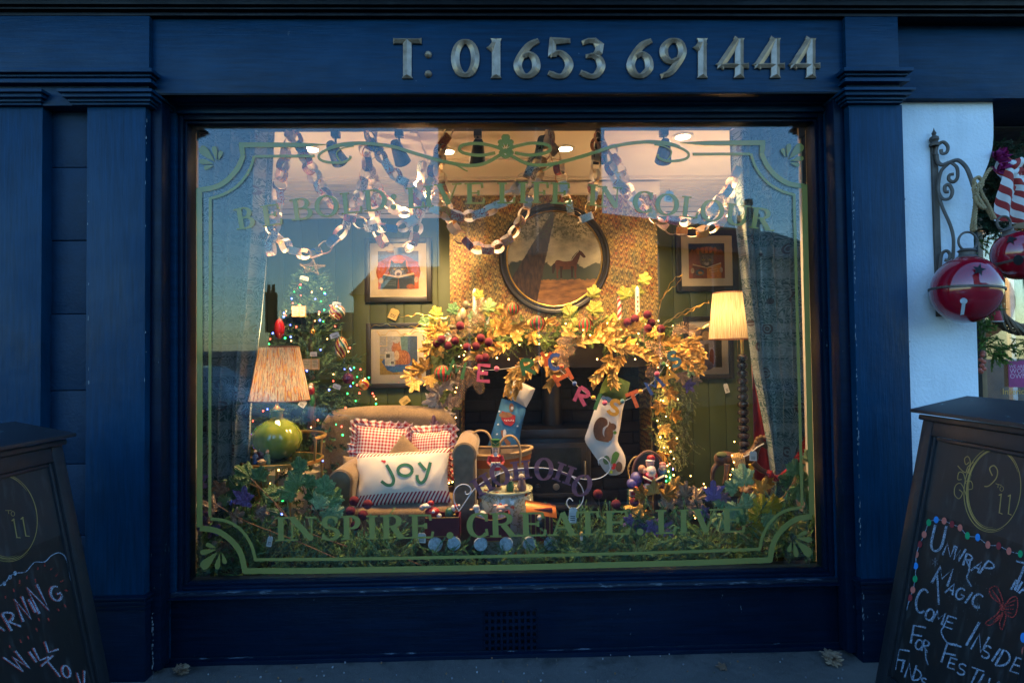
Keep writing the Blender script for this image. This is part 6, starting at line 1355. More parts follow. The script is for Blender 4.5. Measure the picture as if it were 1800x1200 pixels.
def pine_field(name, label, cat, regions, parent=None, mat=None):
    b = MB()
    for (pts, n, dy, L, spread, nl) in regions:      # pts: (px, py, depth); sprigs grow outward from the line
        q = spline([P(x, z, y) for x, z, y in pts], 10)
        for i in range(n):
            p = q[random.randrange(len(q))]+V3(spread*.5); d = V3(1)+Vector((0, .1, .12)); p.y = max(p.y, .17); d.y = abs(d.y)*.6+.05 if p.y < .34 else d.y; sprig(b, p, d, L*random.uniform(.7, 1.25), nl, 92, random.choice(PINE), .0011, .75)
    o = b.build(name, mat or M_needle, parent, False)
    o['kind'] = 'stuff'
    if label: o['label'] = label; o['category'] = cat
    return o
pine_field('pine_garland', 'thick green pine garland lying along the bottom of the window', 'garland', [
   ([(345, 985, .2), (480, 987, .22), (640, 996, .22), (900, 996, .22), (1150, 975, .22), (1430, 965, .2)], 520, 0, .14, .11, .026),
   ([(350, 930, .3), (500, 950, .34), (640, 960, .34), (690, 975, .3)], 200, 0, .15, .12, .026),
   ([(985, 955, .3), (1020, 950, .32), (1100, 930, .34), (1250, 935, .32), (1420, 920, .28)], 230, 0, .14, .11, .026),
   ([(940, 968, .46), (1100, 962, .48), (1250, 962, .48), (1400, 950, .42)], 170, 0, .12, .16, .024), ([(420, 968, .46), (600, 975, .46), (800, 975, .5)], 90, 0, .12, .14, .024),
   ([(420, 890, .34), (440, 920, .32), (450, 950, .3)], 30, 0, .1, .05, .024),
   ([(1010, 965, .2), (1100, 960, .2), (1240, 955, .2)], 60, 0, .1, .06, .024)])
# leaf meshes ---------------------------------------------------------------
def maple(name, m, lobes=5, deep=.42, wob=.1, curl=.22, seed=0):
    rr = random.Random(seed); n = 60; b = MB(); out = []
    for i in range(n):
        a = -math.pi/2+2*math.pi*i/n; f = (a+math.pi/2)/(2*math.pi)*(lobes+1); dd = abs(f-round(f))*2; k = ((1-dd)**1.1) if 0.45 < f < lobes+.55 else .2
        r = (1-deep)+deep*k; r *= (1-.22*abs(math.sin(a/2-math.pi/4))) ; r += wob*(abs((i*2.5 % 2)-1)-.5)*.8
        if i == 0: r = .12
        out.append((r*1.12*math.cos(a), r*1.12*math.sin(a)+.1))
    vs = [(0, -.25, 0)]; fs = []
    for j, k in enumerate((.35, .7, 1.)):
        for i, (x, y) in enumerate(out):
            f = i/n*(lobes+1); z = curl*(x*x+(y-.1)**2)*(-.6)*k*k + .09*k*math.cos(f*2*math.pi)+rr.uniform(-.03, .03)*k
            vs.append((x*k, (y+.25)*k-.25, z))
    fs = [(0, 1+i, 1+(i+1) % n) for i in range(n)]+[(1+j*n+i, 1+(j+1)*n+i, 1+(j+1)*n+(i+1) % n, 1+j*n+(i+1) % n) for j in range(2) for i in range(n)]
    b.add(vs, fs, [(v[0], v[1]) for v in vs]); return b.mesh(name, m)
def lance(name, m, curl=.3, w_=.22):
    b = MB(); n = 8; vs = []
    for i in range(n+1):
        t = i/n; w2 = w_*math.sin(math.pi*t**.8)**.8+.004; z = curl*t*t
        vs += [(-w2, t, z+w2*.45), (0, t, z), (w2, t, z+w2*.45)]
    b.add(vs, [(i*3+j, i*3+j+1, (i+1)*3+j+1, (i+1)*3+j) for i in range(n) for j in range(2)], [(v[0]*2, v[1]) for v in vs]); return b.mesh(name, m)
def leafmat(name, c1, c2, rough=.35, metal=.0, sc=3., vein=(1, 1, 1), vs=.25):
    n = NT(name); a = n.attr('uvv', 'Vector'); s = n.sep(a); r = n.n('ShaderNodeObjectInfo').outputs['Random']
    f = n.noise(sc, n.obj(), 4., .6); t = n.math('ADD', n.math('MULTIPLY', f, 1.), n.math('MULTIPLY', n.math('SUBTRACT', r, .5), .5)); c = n.mix(n.ramp(t, [(.35, 0.), (.65, 1.)]), c1, c2)
    ang = n.math('ARCTAN2', s[0], n.math('ADD', s[1], .25)); vn = n.ramp(n.math('ABSOLUTE', n.math('SINE', n.math('MULTIPLY', ang, 3.2))), [(.0, 1.), (.1, 0.)])
    c = n.mix(n.math('MULTIPLY', vn, vs), c, vein); n.bump(n.math('ADD', vn, n.noise(9., n.obj(), 3.)), .6, .05); return n.done(c, rough, metal)
M_gleaf = leafmat('metallic_gold_leaf', (.42, .22, .04), (.75, .48, .14), .32, .75)
M_sleaf = leafmat('champagne_leaf', (.3, .22, .16), (.6, .5, .4), .4, .6)
M_lime = leafmat('lime_gold_leaf', (.22, .23, .03), (.5, .46, .09), .4, .35)
M_teal = leafmat('green_ivy_leaf', (.05, .13, .04), (.2, .34, .12), .4, .1)
M_tealp = leafmat('pale_green_leaf', (.18, .34, .13), (.45, .6, .28), .45, .1)
M_purp = leafmat('purple_leaf', (.1, .05, .16), (.3, .18, .42), .45, .1)
M_mauve = leafmat('mauve_leaf', (.25, .12, .14), (.42, .22, .24), .5, .1)
M_yel = leafmat('yellow_leaf', (.4, .28, .01), (.65, .5, .03), .4, .1)
M_brnl = leafmat('bronze_leaf', (.18, .1, .06), (.45, .3, .18), .4, .4)
ML = {}
def lm(m, kind): 
    k = (m.name, kind)
    if k not in ML: ML[k] = maple('maple_leaf', m, 5, .48, .13, seed=len(ML)) if kind == 'm' else (maple('vine_leaf', m, 5, .27, .14, .35, seed=len(ML)) if kind == 'v' else lance('bay_leaf', m, .3 if kind == 'l' else .1, .2))
    return ML[k]
def place(mesh, par, p, up, nrm, sc, name='leaf'):
    up = up.normalized(); nrm = (nrm-up*nrm.dot(up)).normalized(); xx = up.cross(nrm)
    return link(name, mesh, par, Matrix(((xx.x*sc, up.x*sc, nrm.x*sc, p.x), (xx.y*sc, up.y*sc, nrm.y*sc, p.y), (xx.z*sc, up.z*sc, nrm.z*sc, p.z), (0, 0, 0, 1))))
M_twig = mk('brown_twig', (.16, .09, .05), .8)
def leafpick(label, leaves, y, m, kind, stem=None, cat='leaf spray', group=None, name='leaf_spray', jit=.02):   # leaves: (px, py, size px, turn deg)
    c = P(leaves[0][0], leaves[0][1], y); t = thing(name, label, cat, c, group)
    for lf in leaves:
        px_, py_, sz, an = lf[:4]; mm = lf[4] if len(lf) > 4 else m
        p = P(px_, py_, y+random.uniform(-jit, jit)); up = Vector((math.sin(rad(an)), random.uniform(-.35, .15), math.cos(rad(an)))); nr = Vector((random.uniform(-.4, .4), -1, random.uniform(-.1, .5)))
        place(lm(mm, kind), t, p, up, nr, sz*S(y)*.52)
    if stem: MB().tube(spline([P(a, b_, y+.015) for a, b_ in stem], 5), .0028, 6).build('stem', M_twig, t)
    return t
def bayspray(label, pts, y, m=None, n=24, L=.054, group='gold bay leaf sprays on the mantel garland', fan_=70, y2=None):   # lance leaves along a stem
    y2 = y if y2 is None else y2; k = len(pts); q = spline([P(a, b_, y+(y2-y)*i/(k-1)) for i, (a, b_) in enumerate(pts)], 8); n = int(n*1.35); t = thing('bay_leaf_spray', label, 'leaf spray', q[0], group)
    MB().tube(q, [.0028, .0012], 5).build('stem', M_gilt, t)
    for i in range(n):
        f = .12+.88*i/(n-1); j = int(f*(len(q)-1)); tg = (q[min(j+1, len(q)-1)]-q[max(j-1, 0)]).normalized(); sd = tg.cross(Vector((0, -1, 0))).normalized()*(1 if i % 2 else -1)
        a = rad(random.uniform(fan_*.45, fan_)*(1-.55*f)); up = tg*math.cos(a)+sd*math.sin(a)+Vector((0, random.uniform(-.5, .3), 0)); place(lm(m or M_gleaf, 'l'), t, q[j], up, Vector((random.uniform(-.6, .6), -1, random.uniform(-.2, .6))), L*random.uniform(.8, 1.25))
    return t
M_glit = NT('champagne_glitter'); n = M_glit; n.bump(n.noise(900., n.obj(), 1.), 1., .004); M_glit = n.done(n.mix(n.ramp(n.voro(700., n.obj(), 'Color'), [(.3, 0.), (.6, 1.)]), (.28, .15, .08), (.75, .5, .3)), .25, .8)
def fern(label, pts, y, w_=12, group='glittery champagne fern tips on the mantel garland'):
    q = spline([P(a, b_, y) for a, b_ in pts], 10); t = thing('glitter_fern', label, 'fern spray', q[0], group); b = MB(); n_ = len(q)
    for i in range(2, n_):
        f = i/(n_-1); tg = (q[i]-q[i-1]).normalized(); sd = tg.cross(Vector((0, -1, 0))).normalized(); L = w_*S(y)*math.sin(math.pi*min(1, .12+f*.86))**.7
        for sg in (-1, 1):
            e = q[i]+sd*sg*L+tg*L*.8+Vector((0, random.uniform(-.012, .004), 0)); b.tube([q[i], (q[i]+e)/2+tg*L*.1, e], [.002, .0028, .001], 4)
    b.tube(q, .002, 5); b.build('frond', M_glit, t)
    return t
M_velb = mk('burgundy_velvet', (.1, .004, .014), .95, var=.35, vs=80., sheen=.0, bump=.6, bs=300.)
def berries(label, ps, y, root, group=None, r=9.5):
    t = thing('velvet_berry_pick', label, 'berry pick', P(*root, y), group)
    for x, z in ps:
        c = P(x, z, y+random.uniform(-.03, .03)); MB().ball(c, r*S(y), 18).build('velvet_ball', M_velb, t); MB().tube([c, (c+P(*root, y+.02))/2+Vector((0, .01, .01)), P(*root, y+.02)], .0018, 5).build('stem', M_twig, t)
# ------------------------------------------------------------------ mantel garland
YM = 1.1
mg = thing('mantel_garland', 'full pine garland with warm fairy lights draped over the mantel and down both sides', 'garland', P(970, 600, YM))
def greens(regs, L=.1, nl=.022):
    b = MB()
    for pts, n_, spread in regs:
        q = spline([P(x, z, y) for x, z, y in pts], 10)
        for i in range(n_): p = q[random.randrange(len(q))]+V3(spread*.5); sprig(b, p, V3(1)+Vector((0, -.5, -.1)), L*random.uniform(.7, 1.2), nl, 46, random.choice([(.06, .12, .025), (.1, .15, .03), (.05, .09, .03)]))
    o = b.build('greenery', M_needle, mg, False); o['kind'] = 'stuff'
greens([([(770, 610, YM), (860, 590, YM), (975, 585, YM), (1090, 590, YM), (1190, 600, YM)], 430, .15), ([(790, 620, YM), (783, 700, 1.2), (785, 780, 1.24), (798, 850, 1.24)], 230, .1), ([(1180, 620, YM), (1172, 700, 1.2), (1170, 780, 1.22), (1180, 850, 1.22)], 260, .11)])
b = MB()   # drooping cypress fronds at the right end
for i in range(90):
    x, z = random.uniform(1146, 1196), random.uniform(655, 790); p = P(x, z, 1.14); q = [p, p+Vector((random.uniform(.0, .1), -.03, -.03)), p+Vector((random.uniform(.03, .16), -.04, -.13))]; pts = spline(q, 5)
    for j in range(1, len(pts)): sprig(b, pts[j-1], (pts[j]-pts[j-1])+V3(.01), .03, .013, 9, (.2, .24, .09), .0018, .8, False)
    b.col = (.1, .07, .03); b.tube(pts, .0012, 3)
o = b.build('cypress_fronds', M_needle, mg, False); o['kind'] = 'stuff'
M_warmb = emis('warm_fairy_light', (1., .48, .1), 7., False); bm_ = MB().ball((0, 0, 0), 1, 8, m=5).mesh('fairy_bulb', M_warmb)
flt = thing('fairy_lights', 'string of warm white fairy lights woven through the mantel garland', 'fairy lights', P(970, 610, YM))
def bulbs(n_, x0, x1, z0, z1, y0, y1, par=flt, mesh=bm_, r=.0042):
    for i in range(n_):
        p = P(random.uniform(x0, x1), random.uniform(z0, z1), random.uniform(y0, y1)); link('fairy_light', mesh, par, Matrix.Translation(p) @ Matrix.Scale(r*random.uniform(.7, 1.25), 4))
bulbs(60, 790, 1210, 560, 655, 1.0, 1.08); bulbs(18, 755, 812, 650, 760, 1.08, 1.12); bulbs(14, 775, 815, 750, 850, 1.1, 1.16); bulbs(26, 1148, 1200, 640, 800, 1.06, 1.12); bulbs(8, 1150, 1185, 790, 850, 1.08, 1.14)
for x, z, w_ in ((800, 600, 1.6), (880, 600, 1.6), (960, 595, 1.8), (1040, 598, 1.8), (1120, 600, 1.8), (1180, 610, 1.6), (785, 720, 1.3), (795, 800, 1.2), (1168, 700, 1.6), (1165, 780, 1.6), (1158, 835, 1.4)): bulb_light('fairy_light_glow', P(x, z, .98 if z < 640 else 1.05), w_*.42, (1., .55, .18), .03)
for a in (([(812, 612), (840, 600), (872, 585), (890, 560), (882, 545)], .98, 26), ([(935, 628), (915, 645), (900, 660), (893, 690)], .96, 34), ([(960, 615), (940, 640), (925, 655), (915, 668), (905, 690)], .95, 26), ([(955, 618), (965, 645), (973, 660), (966, 676)], .94, 22),
          ([(870, 590), (900, 578), (935, 570), (965, 566)], .99, 26), ([(1000, 606), (1040, 596), (1085, 590), (1120, 575)], .97, 30), ([(1050, 600), (1090, 612), (1125, 620), (1148, 632)], .95, 32), ([(1075, 618), (1060, 650), (1045, 668)], .95, 26),
          ([(1095, 620), (1080, 650), (1078, 672)], .94, 22), ([(1040, 590), (1070, 575), (1100, 570), (1120, 560)], 1.0, 24), ([(1150, 600), (1180, 600), (1215, 606), (1232, 625)], .98, 30), ([(1180, 615), (1205, 630), (1225, 648)], .97, 24), ([(900, 600), (860, 620), (830, 625)], .97, 20)):
    i = len(bpy.data.objects); bayspray('gold bay leaf spray of the mantel garland, ' + ['rising left of the painting', 'hanging left over the blue stocking cuff', 'hanging beside the white stocking cuff', 'tip drooping above the letter C', 'lying under the left honeycomb ball', 'stretching right from the middle of the mantel', 'spilling forward above the letter T', 'hanging over the letter R', 'hanging over the olive stocking cuff', 'rising below the striped candle', 'fanning out at the right end', 'drooping at the right end of the mantel', 'pointing left above the pink letter E'][len([o for o in bpy.data.objects if o.name.startswith('bay_leaf_spray')])], a[0], a[1], n=a[2])
for pts, y, lb in (([(790, 640), (825, 655), (832, 672), (826, 664)], .98, 'left of the letter E'), ([(820, 620), (818, 650), (808, 690), (800, 712)], .97, 'pointing down by the green letter M'), ([(835, 625), (838, 660), (845, 690)], .97, 'hanging over the pink letter E'),
      ([(975, 600), (1000, 600), (1030, 598)], .97, 'in the middle of the mantel'), ([(1015, 612), (990, 620), (965, 632)], .97, 'pointing left above the letter C'), ([(985, 610), (988, 635), (986, 662)], .96, 'hanging above the letter H'), ([(1160, 610), (1150, 640), (1140, 662)], .96, 'hanging above the blue letter M'),
      ([(1130, 600), (1160, 615), (1185, 650)], .95, 'by the teal letter S'), ([(1180, 590), (1200, 578), (1230, 585)], .98, 'at the far right end'), ([(790, 590), (815, 580), (850, 560)], .98, 'rising behind the left berries'), ([(830, 570), (840, 550), (850, 525)], 1.0, 'standing up beside the candle')):
    fern('champagne glitter fern tip of the mantel garland, '+lb, pts, y)
leafpick('pair of lime gold vine leaves at the far left end of the mantel', [(768, 552, 26, -20), (760, 562, 20, 60)], 1.05, M_lime, 'v', [(768, 560), (790, 575)])
leafpick('lime gold vine leaves behind the left white candle', [(852, 545, 32, 30), (842, 520, 22, -20), (868, 570, 26, 70), (878, 548, 22, 10)], 1.1, M_lime, 'v')
leafpick('tall lime gold vine leaf stem leaning right under the round painting', [(1043, 517, 28, 5), (1043, 545, 34, 40), (1002, 552, 34, -10), (1010, 570, 24, -40)], 1.06, M_lime, 'v', [(1043, 525), (1030, 550), (1018, 570)])
leafpick('lime gold vine leaves behind the tall right candle', [(1100, 518, 30, -20), (1118, 515, 30, 30), (1132, 493, 26, 15), (1083, 565, 34, -60), (1128, 570, 24, 10)], 1.08, M_lime, 'v')
leafpick('large gold maple leaves at the left end of the mantel garland', [(765, 595, 42, -60), (755, 612, 36, -100), (778, 578, 30, -20), (762, 580, 30, -80), (775, 615, 28, -140)], .98, M_gleaf, 'm')
leafpick('bronze gold maple leaves hanging over the lower left print', [(735, 650, 40, -80), (748, 645, 34, -30), (730, 672, 34, -150), (755, 665, 30, 160), (720, 660, 28, -100)], 1.0, M_gleaf, 'm')
leafpick('champagne maple leaves down the left side of the fireplace', [(770, 690, 40, -60), (762, 705, 36, -100), (785, 678, 34, 10), (790, 705, 34, 120), (775, 722, 40, -120), (758, 728, 34, -100), (785, 728, 30, 140), (800, 668, 30, 30)], 1.02, M_sleaf, 'm')
leafpick('single mauve maple leaf beside the armchair back', [(760, 748, 34, 10)], .95, M_mauve, 'm')
leafpick('gold maple leaves glowing at the right end of the mantel', [(1215, 622, 42, 80), (1222, 640, 38, 110), (1205, 612, 34, 40), (1195, 632, 36, 150), (1218, 600, 30, 60)], 1.0, M_gleaf, 'm')
leafpick('pale green and purple leaves below the right end of the mantel', [(1208, 650, 30, 120, M_tealp), (1198, 660, 30, 170, M_sleaf), (1210, 675, 30, 140, M_purp), (1222, 668, 22, 100, M_brnl)], 1.02, M_sleaf, 'm')
leafpick('small dark vine leaves left of the mantel over the green wall', [(748, 568, 24, -30), (795, 545, 26, 20), (858, 540, 30, 10), (833, 560, 24, -10)], 1.1, M_teal, 'v')
leafpick('gold maple leaves scattered along the middle of the mantel garland', [(880, 575, 34, -30), (905, 592, 30, 60), (935, 590, 32, 150), (1000, 585, 34, 10), (1065, 592, 34, -60), (1150, 588, 34, 30), (1105, 602, 30, 120), (985, 612, 28, 180)], 1.0, M_gleaf, 'm')
leafpick('bronze leaves hanging down the right side of the fireplace', [(1165, 668, 34, 170), (1178, 690, 32, 140), (1160, 712, 32, 200), (1185, 728, 30, 120), (1168, 752, 30, 170), (1180, 778, 28, 150), (1165, 800, 28, 200)], 1.04, M_gleaf, 'm')
berries('burgundy velvet berries low on the left of the mantel garland', [(768,603),(776,596),(787,607),(800,599),(809,545+27),(821,610)], .94, (800, 590), r=7.5); berries('burgundy velvet berries above the pink letter E', [(845,594),(859,601),(837,608),(843,627+3),(853,628),(809,573)], .93, (840, 600), r=7.5)
berries('burgundy velvet berries sticking up at the right of the mantel', [(1116,560),(1138,553),(1103,566),(1145,567),(1139,577),(1162,578)], .96, (1130, 600), r=7.5)
# curly twigs
for k, (lb, m_, sets) in enumerate((('gold curly twigs reaching left over the green wall', M_gilt, ([(790,556),(770,560),(740,552),(715,556),(690,554)], [(795,575),(770,572),(745,570),(720,575),(700,576),(680,570),(652,574)], [(790,585),(760,586),(735,576),(710,588),(690,580),(672,590),(662,582)], [(775,572),(750,580),(720,586),(700,592)])),
      ('gold curly twigs reaching right toward the floor lamp', M_gilt, ([(1140,590),(1155,560),(1162,530),(1172,510),(1185,490),(1200,483)], [(1150,580),(1180,560),(1205,545),(1225,540),(1245,530),(1243,534)], [(1150,585),(1175,565),(1195,555),(1215,547),(1230,535)], [(1170,575),(1195,572),(1215,580),(1232,578),(1248,568)], [(1160,530),(1175,510),(1190,500),(1202,480)])))):
    t = thing('curly_twigs', lb, 'twigs', P(*sets[0][0], 1.05))
    for s in sets:
        q = spline(px3(s, 1.05), 7); q = [p+Vector((0, .004*math.sin(i*1.1), .0055*math.sin(i*1.3+k))) for i, p in enumerate(q)]; MB().tube(q, [.0035, .0015], 5).build('twig', M_gilt, t)
# honeycomb paper balls
M_honey = vcm('tissue_paper', .9, bump=0.)
def honey(label, px_, py_, y, r):
    c = P(px_, py_, y); r *= S(y); t = thing('honeycomb_ball', label, 'ornament', c-Vector((0, 0, r)), 'red and green honeycomb paper balls'); b = MB(); n_ = 20
    for i in range(n_):
        a = 2*math.pi*i/n_; b.C(*((.42, .03, .02) if i % 2 else (.05, .16, .05))); pts = [c+Vector((r*math.sin(x)*math.cos(a+.05*math.sin(8*x)), r*math.sin(x)*math.sin(a+.05*math.sin(8*x)), r*.95*math.cos(x))) for x in [math.pi*j/12 for j in range(13)]]
        a2 = a+2*math.pi/n_; p2 = [c+Vector((r*.86*math.sin(x)*math.cos(a2), r*.86*math.sin(x)*math.sin(a2), r*.95*math.cos(x))) for x in [math.pi*j/12 for j in range(13)]]
        m = len(pts); b.add(pts+p2, [(j, j+1, m+j+1, m+j) for j in range(m-1)])
    b.build('paper_leaves', M_honey, t, False)
honey('honeycomb paper ball hanging at the left end below the berries', 779, 656, .95, 15.5); honey('honeycomb paper ball just right of the painting bottom centre on the mantel', 945, 568, .98, 14.5); honey('honeycomb paper ball half buried to the right of centre on the mantel', 1029, 571, 1.05, 13.5); honey('small red honeycomb ball touching the lower left of the painting frame', 902, 543, 1.1, 12)
# candles
def candle(label, px_, z1, z0, y, r, c1, c2=None, tw=0):
    A = P(px_, z0, y); h = P(px_, z1, y).z-A.z; r *= S(y); t = thing('candle', label, 'candle', A, 'candles standing on the mantel'); b = MB()
    def fn(u, v): a = 2*math.pi*u+v*tw; return A+Vector((r*math.cos(a), r*math.sin(a), h*v))
    n0 = 16; vs = len(b.f); b.C(*c1).grid(fn, n0, 14)
    if c2:
        for i in range(len(b.c)):
            if (i % n0) % 8 < 4: b.c[i] = c2
    b.C(*c1).lathe([(r, h), (r*.5, h+.012), (.001, h+.02)], A, n=12); b.build('wax', M_plast, t); MB().tube([A+Vector((0, 0, h+.015)), A+Vector((.001, 0, h+.03))], .0012, 5).build('wick', M_ink, t)
    return t
candle('white advent candle left of the round painting', 835, 512, 572, 1.12, 3.6, (.75, .72, .62)); candle('green and white twisted candle right of the left white one', 857, 535, 570, 1.13, 3.4, (.1, .3, .16), (.7, .7, .6), 7)
candle('red and white striped candle right of the painting', 1089, 525, 562, 1.1, 3.6, (.42, .03, .03), (.7, .62, .52), 9); t = candle('white advent candle with printed numbers right of the painting', 1121, 508, 568, 1.08, 3.8, (.75, .7, .58))
for i in range(5): c = P(1121, 522+i*8, 1.08-.0165); b = MB(); b.C(*((.4,.05,.04) if i % 2 else (.05,.12,.1))).box(c-Vector((.005, .0005, .007)), c+Vector((.005, .0005, .006))); b.build('printed_number', M_print, t)
bird = figx('bird_ornament', 'brown speckled bird ornament perched at the left end of the mantel', [('body', (.2,.15,.07), 808, 560, 9, 14, 0), ('head', (.12,.1,.05), 819, 536, 6.5, 8, 0), ('breast', (.45,.32,.18), 814, 552, 6, 11, -.02), ('tail', (.12,.09,.06), 795, 575, 10, 5, 0), ('beak', (.5,.3,.1), 824, 536, 3, 1.6, -.01)], 1.12)
# ------------------------------------------------------------------ christmas tree
YT = 1.25; tb_ = P(548, 745, YT); tt_ = P(548, 478, YT); tree = thing('christmas_tree', 'dark green christmas tree with coloured lights and baubles behind the left lamp', 'christmas tree', (tb_.x, YT, FZ)); Ht = tt_.z-FZ
MB().tube([(tb_.x, YT, FZ), (tb_.x, YT, FZ+Ht*.9)], [.04, .012], 10).build('trunk', M_twig, tree)
b = MB(); rt_ = .66; TG = [(.03, .09, .045), (.05, .12, .05), (.07, .14, .05)]
for i in range(1250):
    f = random.random()**1.25; an = random.uniform(0, 6.283)
    if math.sin(an) > .5 and random.random() < .75: an = -an
    R_ = rt_*(1-f)*(.9+.12*math.sin(an*5+f*40)+random.uniform(-.12, .1))+.015; z = FZ+.12+(Ht-.14)*f; d = Vector((math.cos(an), math.sin(an), -.12+.55*f)); p = Vector((tb_.x, YT, z))+Vector((math.cos(an), math.sin(an), 0))*R_*random.uniform(.5, .85)
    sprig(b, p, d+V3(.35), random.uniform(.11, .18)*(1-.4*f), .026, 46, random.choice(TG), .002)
o = b.build('branches', M_needle, tree, False); o['kind'] = 'stuff'
tl = thing('string_lights', 'string of red, green, blue and amber lights wound round the christmas tree', 'fairy lights', (tb_.x, YT, FZ+.3))
mcs = [MB().ball((0, 0, 0), 1, 8, m=5).mesh('led_bulb', emis('led_'+nm, c, e, False)) for nm, c, e in (('red', (1, .06, .03), 3.5), ('green', (.02, 1, .12), 3.5), ('blue', (.08, .12, 1), 5), ('amber', (1, .42, .1), 4))]
for i in range(200):
    f = random.random()**1.15*.97; an = -random.uniform(.1, math.pi-.1); R_ = rt_*(1-f)*random.uniform(.88, 1.12)+.05; p = Vector((tb_.x+R_*math.cos(an), YT+R_*math.sin(an), FZ+.25+(Ht-.28)*f)); link('fairy_light', random.choice(mcs), tl, Matrix.Translation(p) @ Matrix.Scale(random.uniform(.0034, .0058), 4))
# star
YA = 1.18; sc_ = P(548, 470, YA); star = thing('star_topper', 'woven wire star on top of the christmas tree', 'ornament', sc_); R5 = [sc_+Vector((.085*math.sin(rad(72*i+8)), 0, .05*math.cos(rad(72*i+8)))) for i in range(5)]
M_wir = mk('gold_wire', (.35, .25, .12), .4, .8)
for i in range(5):
    for j in range(9): a, c = R5[i], R5[(i+2) % 5]; MB().tube([a+V3(.007), (a+c)/2+V3(.012), c+V3(.007)], .0013, 4).build('wire', M_wir, star)
# baubles
def stripes(name, c):
    n = NT(name); a = n.attr('uvv', 'Vector'); s = n.sep(a); f = n.math('FRACT', n.math('ADD', n.math('MULTIPLY', s[0], 3.), n.math('MULTIPLY', s[1], 1.6)))
    return n.done(n.ramp(f, [(i/len(c), x) for i, x in enumerate(c)], 'CONSTANT'), .12, .5, .5, .5)
M_strip = stripes('striped_glass', [(.35,.02,.03),(.6,.42,.12),(.02,.12,.06),(.7,.62,.4),(.2,.01,.02),(.6,.42,.12)])
def bauble(label, px_, py_, y, r, m, sz=1., name='bauble'):
    c = P(px_, py_, y); r *= S(y); t = thing(name, label, 'bauble', c-Vector((0, 0, r*sz)), 'glass ornaments on the tree'); MB().ball(c, r, 24, (1, 1, sz)).build('glass_ball', m, t)
    MB().lathe([(.006, 0), (.006, .009), (.002, .011)], c+Vector((0, 0, r*sz-.001)), n=10).build('cap', M_gilt, t); MB().tube([c+Vector((0, 0, r*sz+.008)), c+Vector((.002, .01, r*sz+.05))], .0008, 4).build('hook', M_gilt, t)
bauble('round striped red, gold and green bauble high on the right of the tree', 593, 549, .86, 14, M_strip); bauble('long twisted red and gold drop ornament on the right of the tree', 600, 611, .84, 11.5, M_strip, 1.7, 'drop_ornament')
bauble('glowing red and gold bauble low on the right of the tree', 639, 676, .88, 10, stripes('amber_glass', [(.6,.25,.03),(.35,.02,.02),(.7,.45,.08)])); bauble('red teardrop glass ornament left of the tree above the lamp shade', 491, 578, .82, 9, mk('red_glass', (.35,.01,.015), .1, .4, coat=.6), 2., 'drop_ornament')
bauble('small gold bauble hanging in the middle of the tree', 550, 583, .84, 5, mk('gold_glass', (.6,.38,.08), .12, .8)); bauble('dark purple bauble low in the tree', 612, 665, .9, 10, mk('purple_glass', (.12,.03,.08), .15, .4))
def book(label, px_, py_, y, w_, h):
    c = P(px_, py_, y); s = S(y); w_ *= s; h *= s; t = thing('book_ornament', label, 'ornament', c-Vector((0, 0, h/2)), 'open book ornaments on the tree')
    for sg in (-1, 1):
        b = MB(); b.C(.5, .34, .12).hexa([c+Vector(v) for v in ((0, 0, -h/2), (sg*w_/2, -.01, -h/2), (sg*w_/2, .004, -h/2), (0, .012, -h/2), (0, 0, h/2), (sg*w_/2, -.01, h/2), (sg*w_/2, .004, h/2), (0, .012, h/2))]); b.build('cover', M_plast, t, False, weld=True)
        b = MB(); b.C(.62, .55, .4).add([c+Vector(v) for v in ((sg*.003, -.0025, -h*.44), (sg*w_*.46, -.0125, -h*.44), (sg*w_*.46, -.0125, h*.44), (sg*.003, -.0025, h*.44))], [(0, 1, 2, 3)])
        b.C(.1, .25, .12)
        for k in range(5): z = h*(.32-.14*k); b.add([c+Vector(v) for v in ((sg*.008, -.005, z), (sg*w_*.4, -.0125, z), (sg*w_*.4, -.0125, z+.003), (sg*.008, -.005, z+.003))], [(0, 1, 2, 3)])
        b.build('page', M_print, t, False)
    MB().tube([c+Vector((0, 0, h/2)), c+Vector((.004, .01, h/2+.05))], .001, 4).build('ribbon', M_gilt, t)
book('gold open book ornament upper centre of the tree', 526, 547, .84, 24, 19); book('gold open book ornament beside the multicoloured lamp shade', 547, 640, .82, 28, 19)
ptag('white price tag on top of the round striped bauble', 592, 534, .84, 15, 7, 8); ptag('white price tag above the twisted drop ornament', 588, 589, .82, 16, 9, -18); ptag('white price tag above the lower book ornament', 551, 622, .81, 12, 8, 0); ptag('white price tag near the top of the tree', 535, 489, .95, 15, 7, 15)
ptag('white price tag hanging low beside the lamp shade on the tree', 532, 709, .8, 12, 13, 35); ptag('white price tag low on the tree above the chair back', 592, 679, .84, 14, 8, 20)
figx('santa_ornament', 'little red and white santa hanging ornament right of the lamp shade', [('body', (.42,.02,.03), 548, 686, 5, 8, 0), ('head', (.6,.4,.33), 547, 677, 4, 4, -.003), ('beard', (.7,.68,.64), 547, 681, 3.6, 4, -.012), ('leg', (.03,.2,.08), 549, 704, 4.5, 11, 0)], .8)
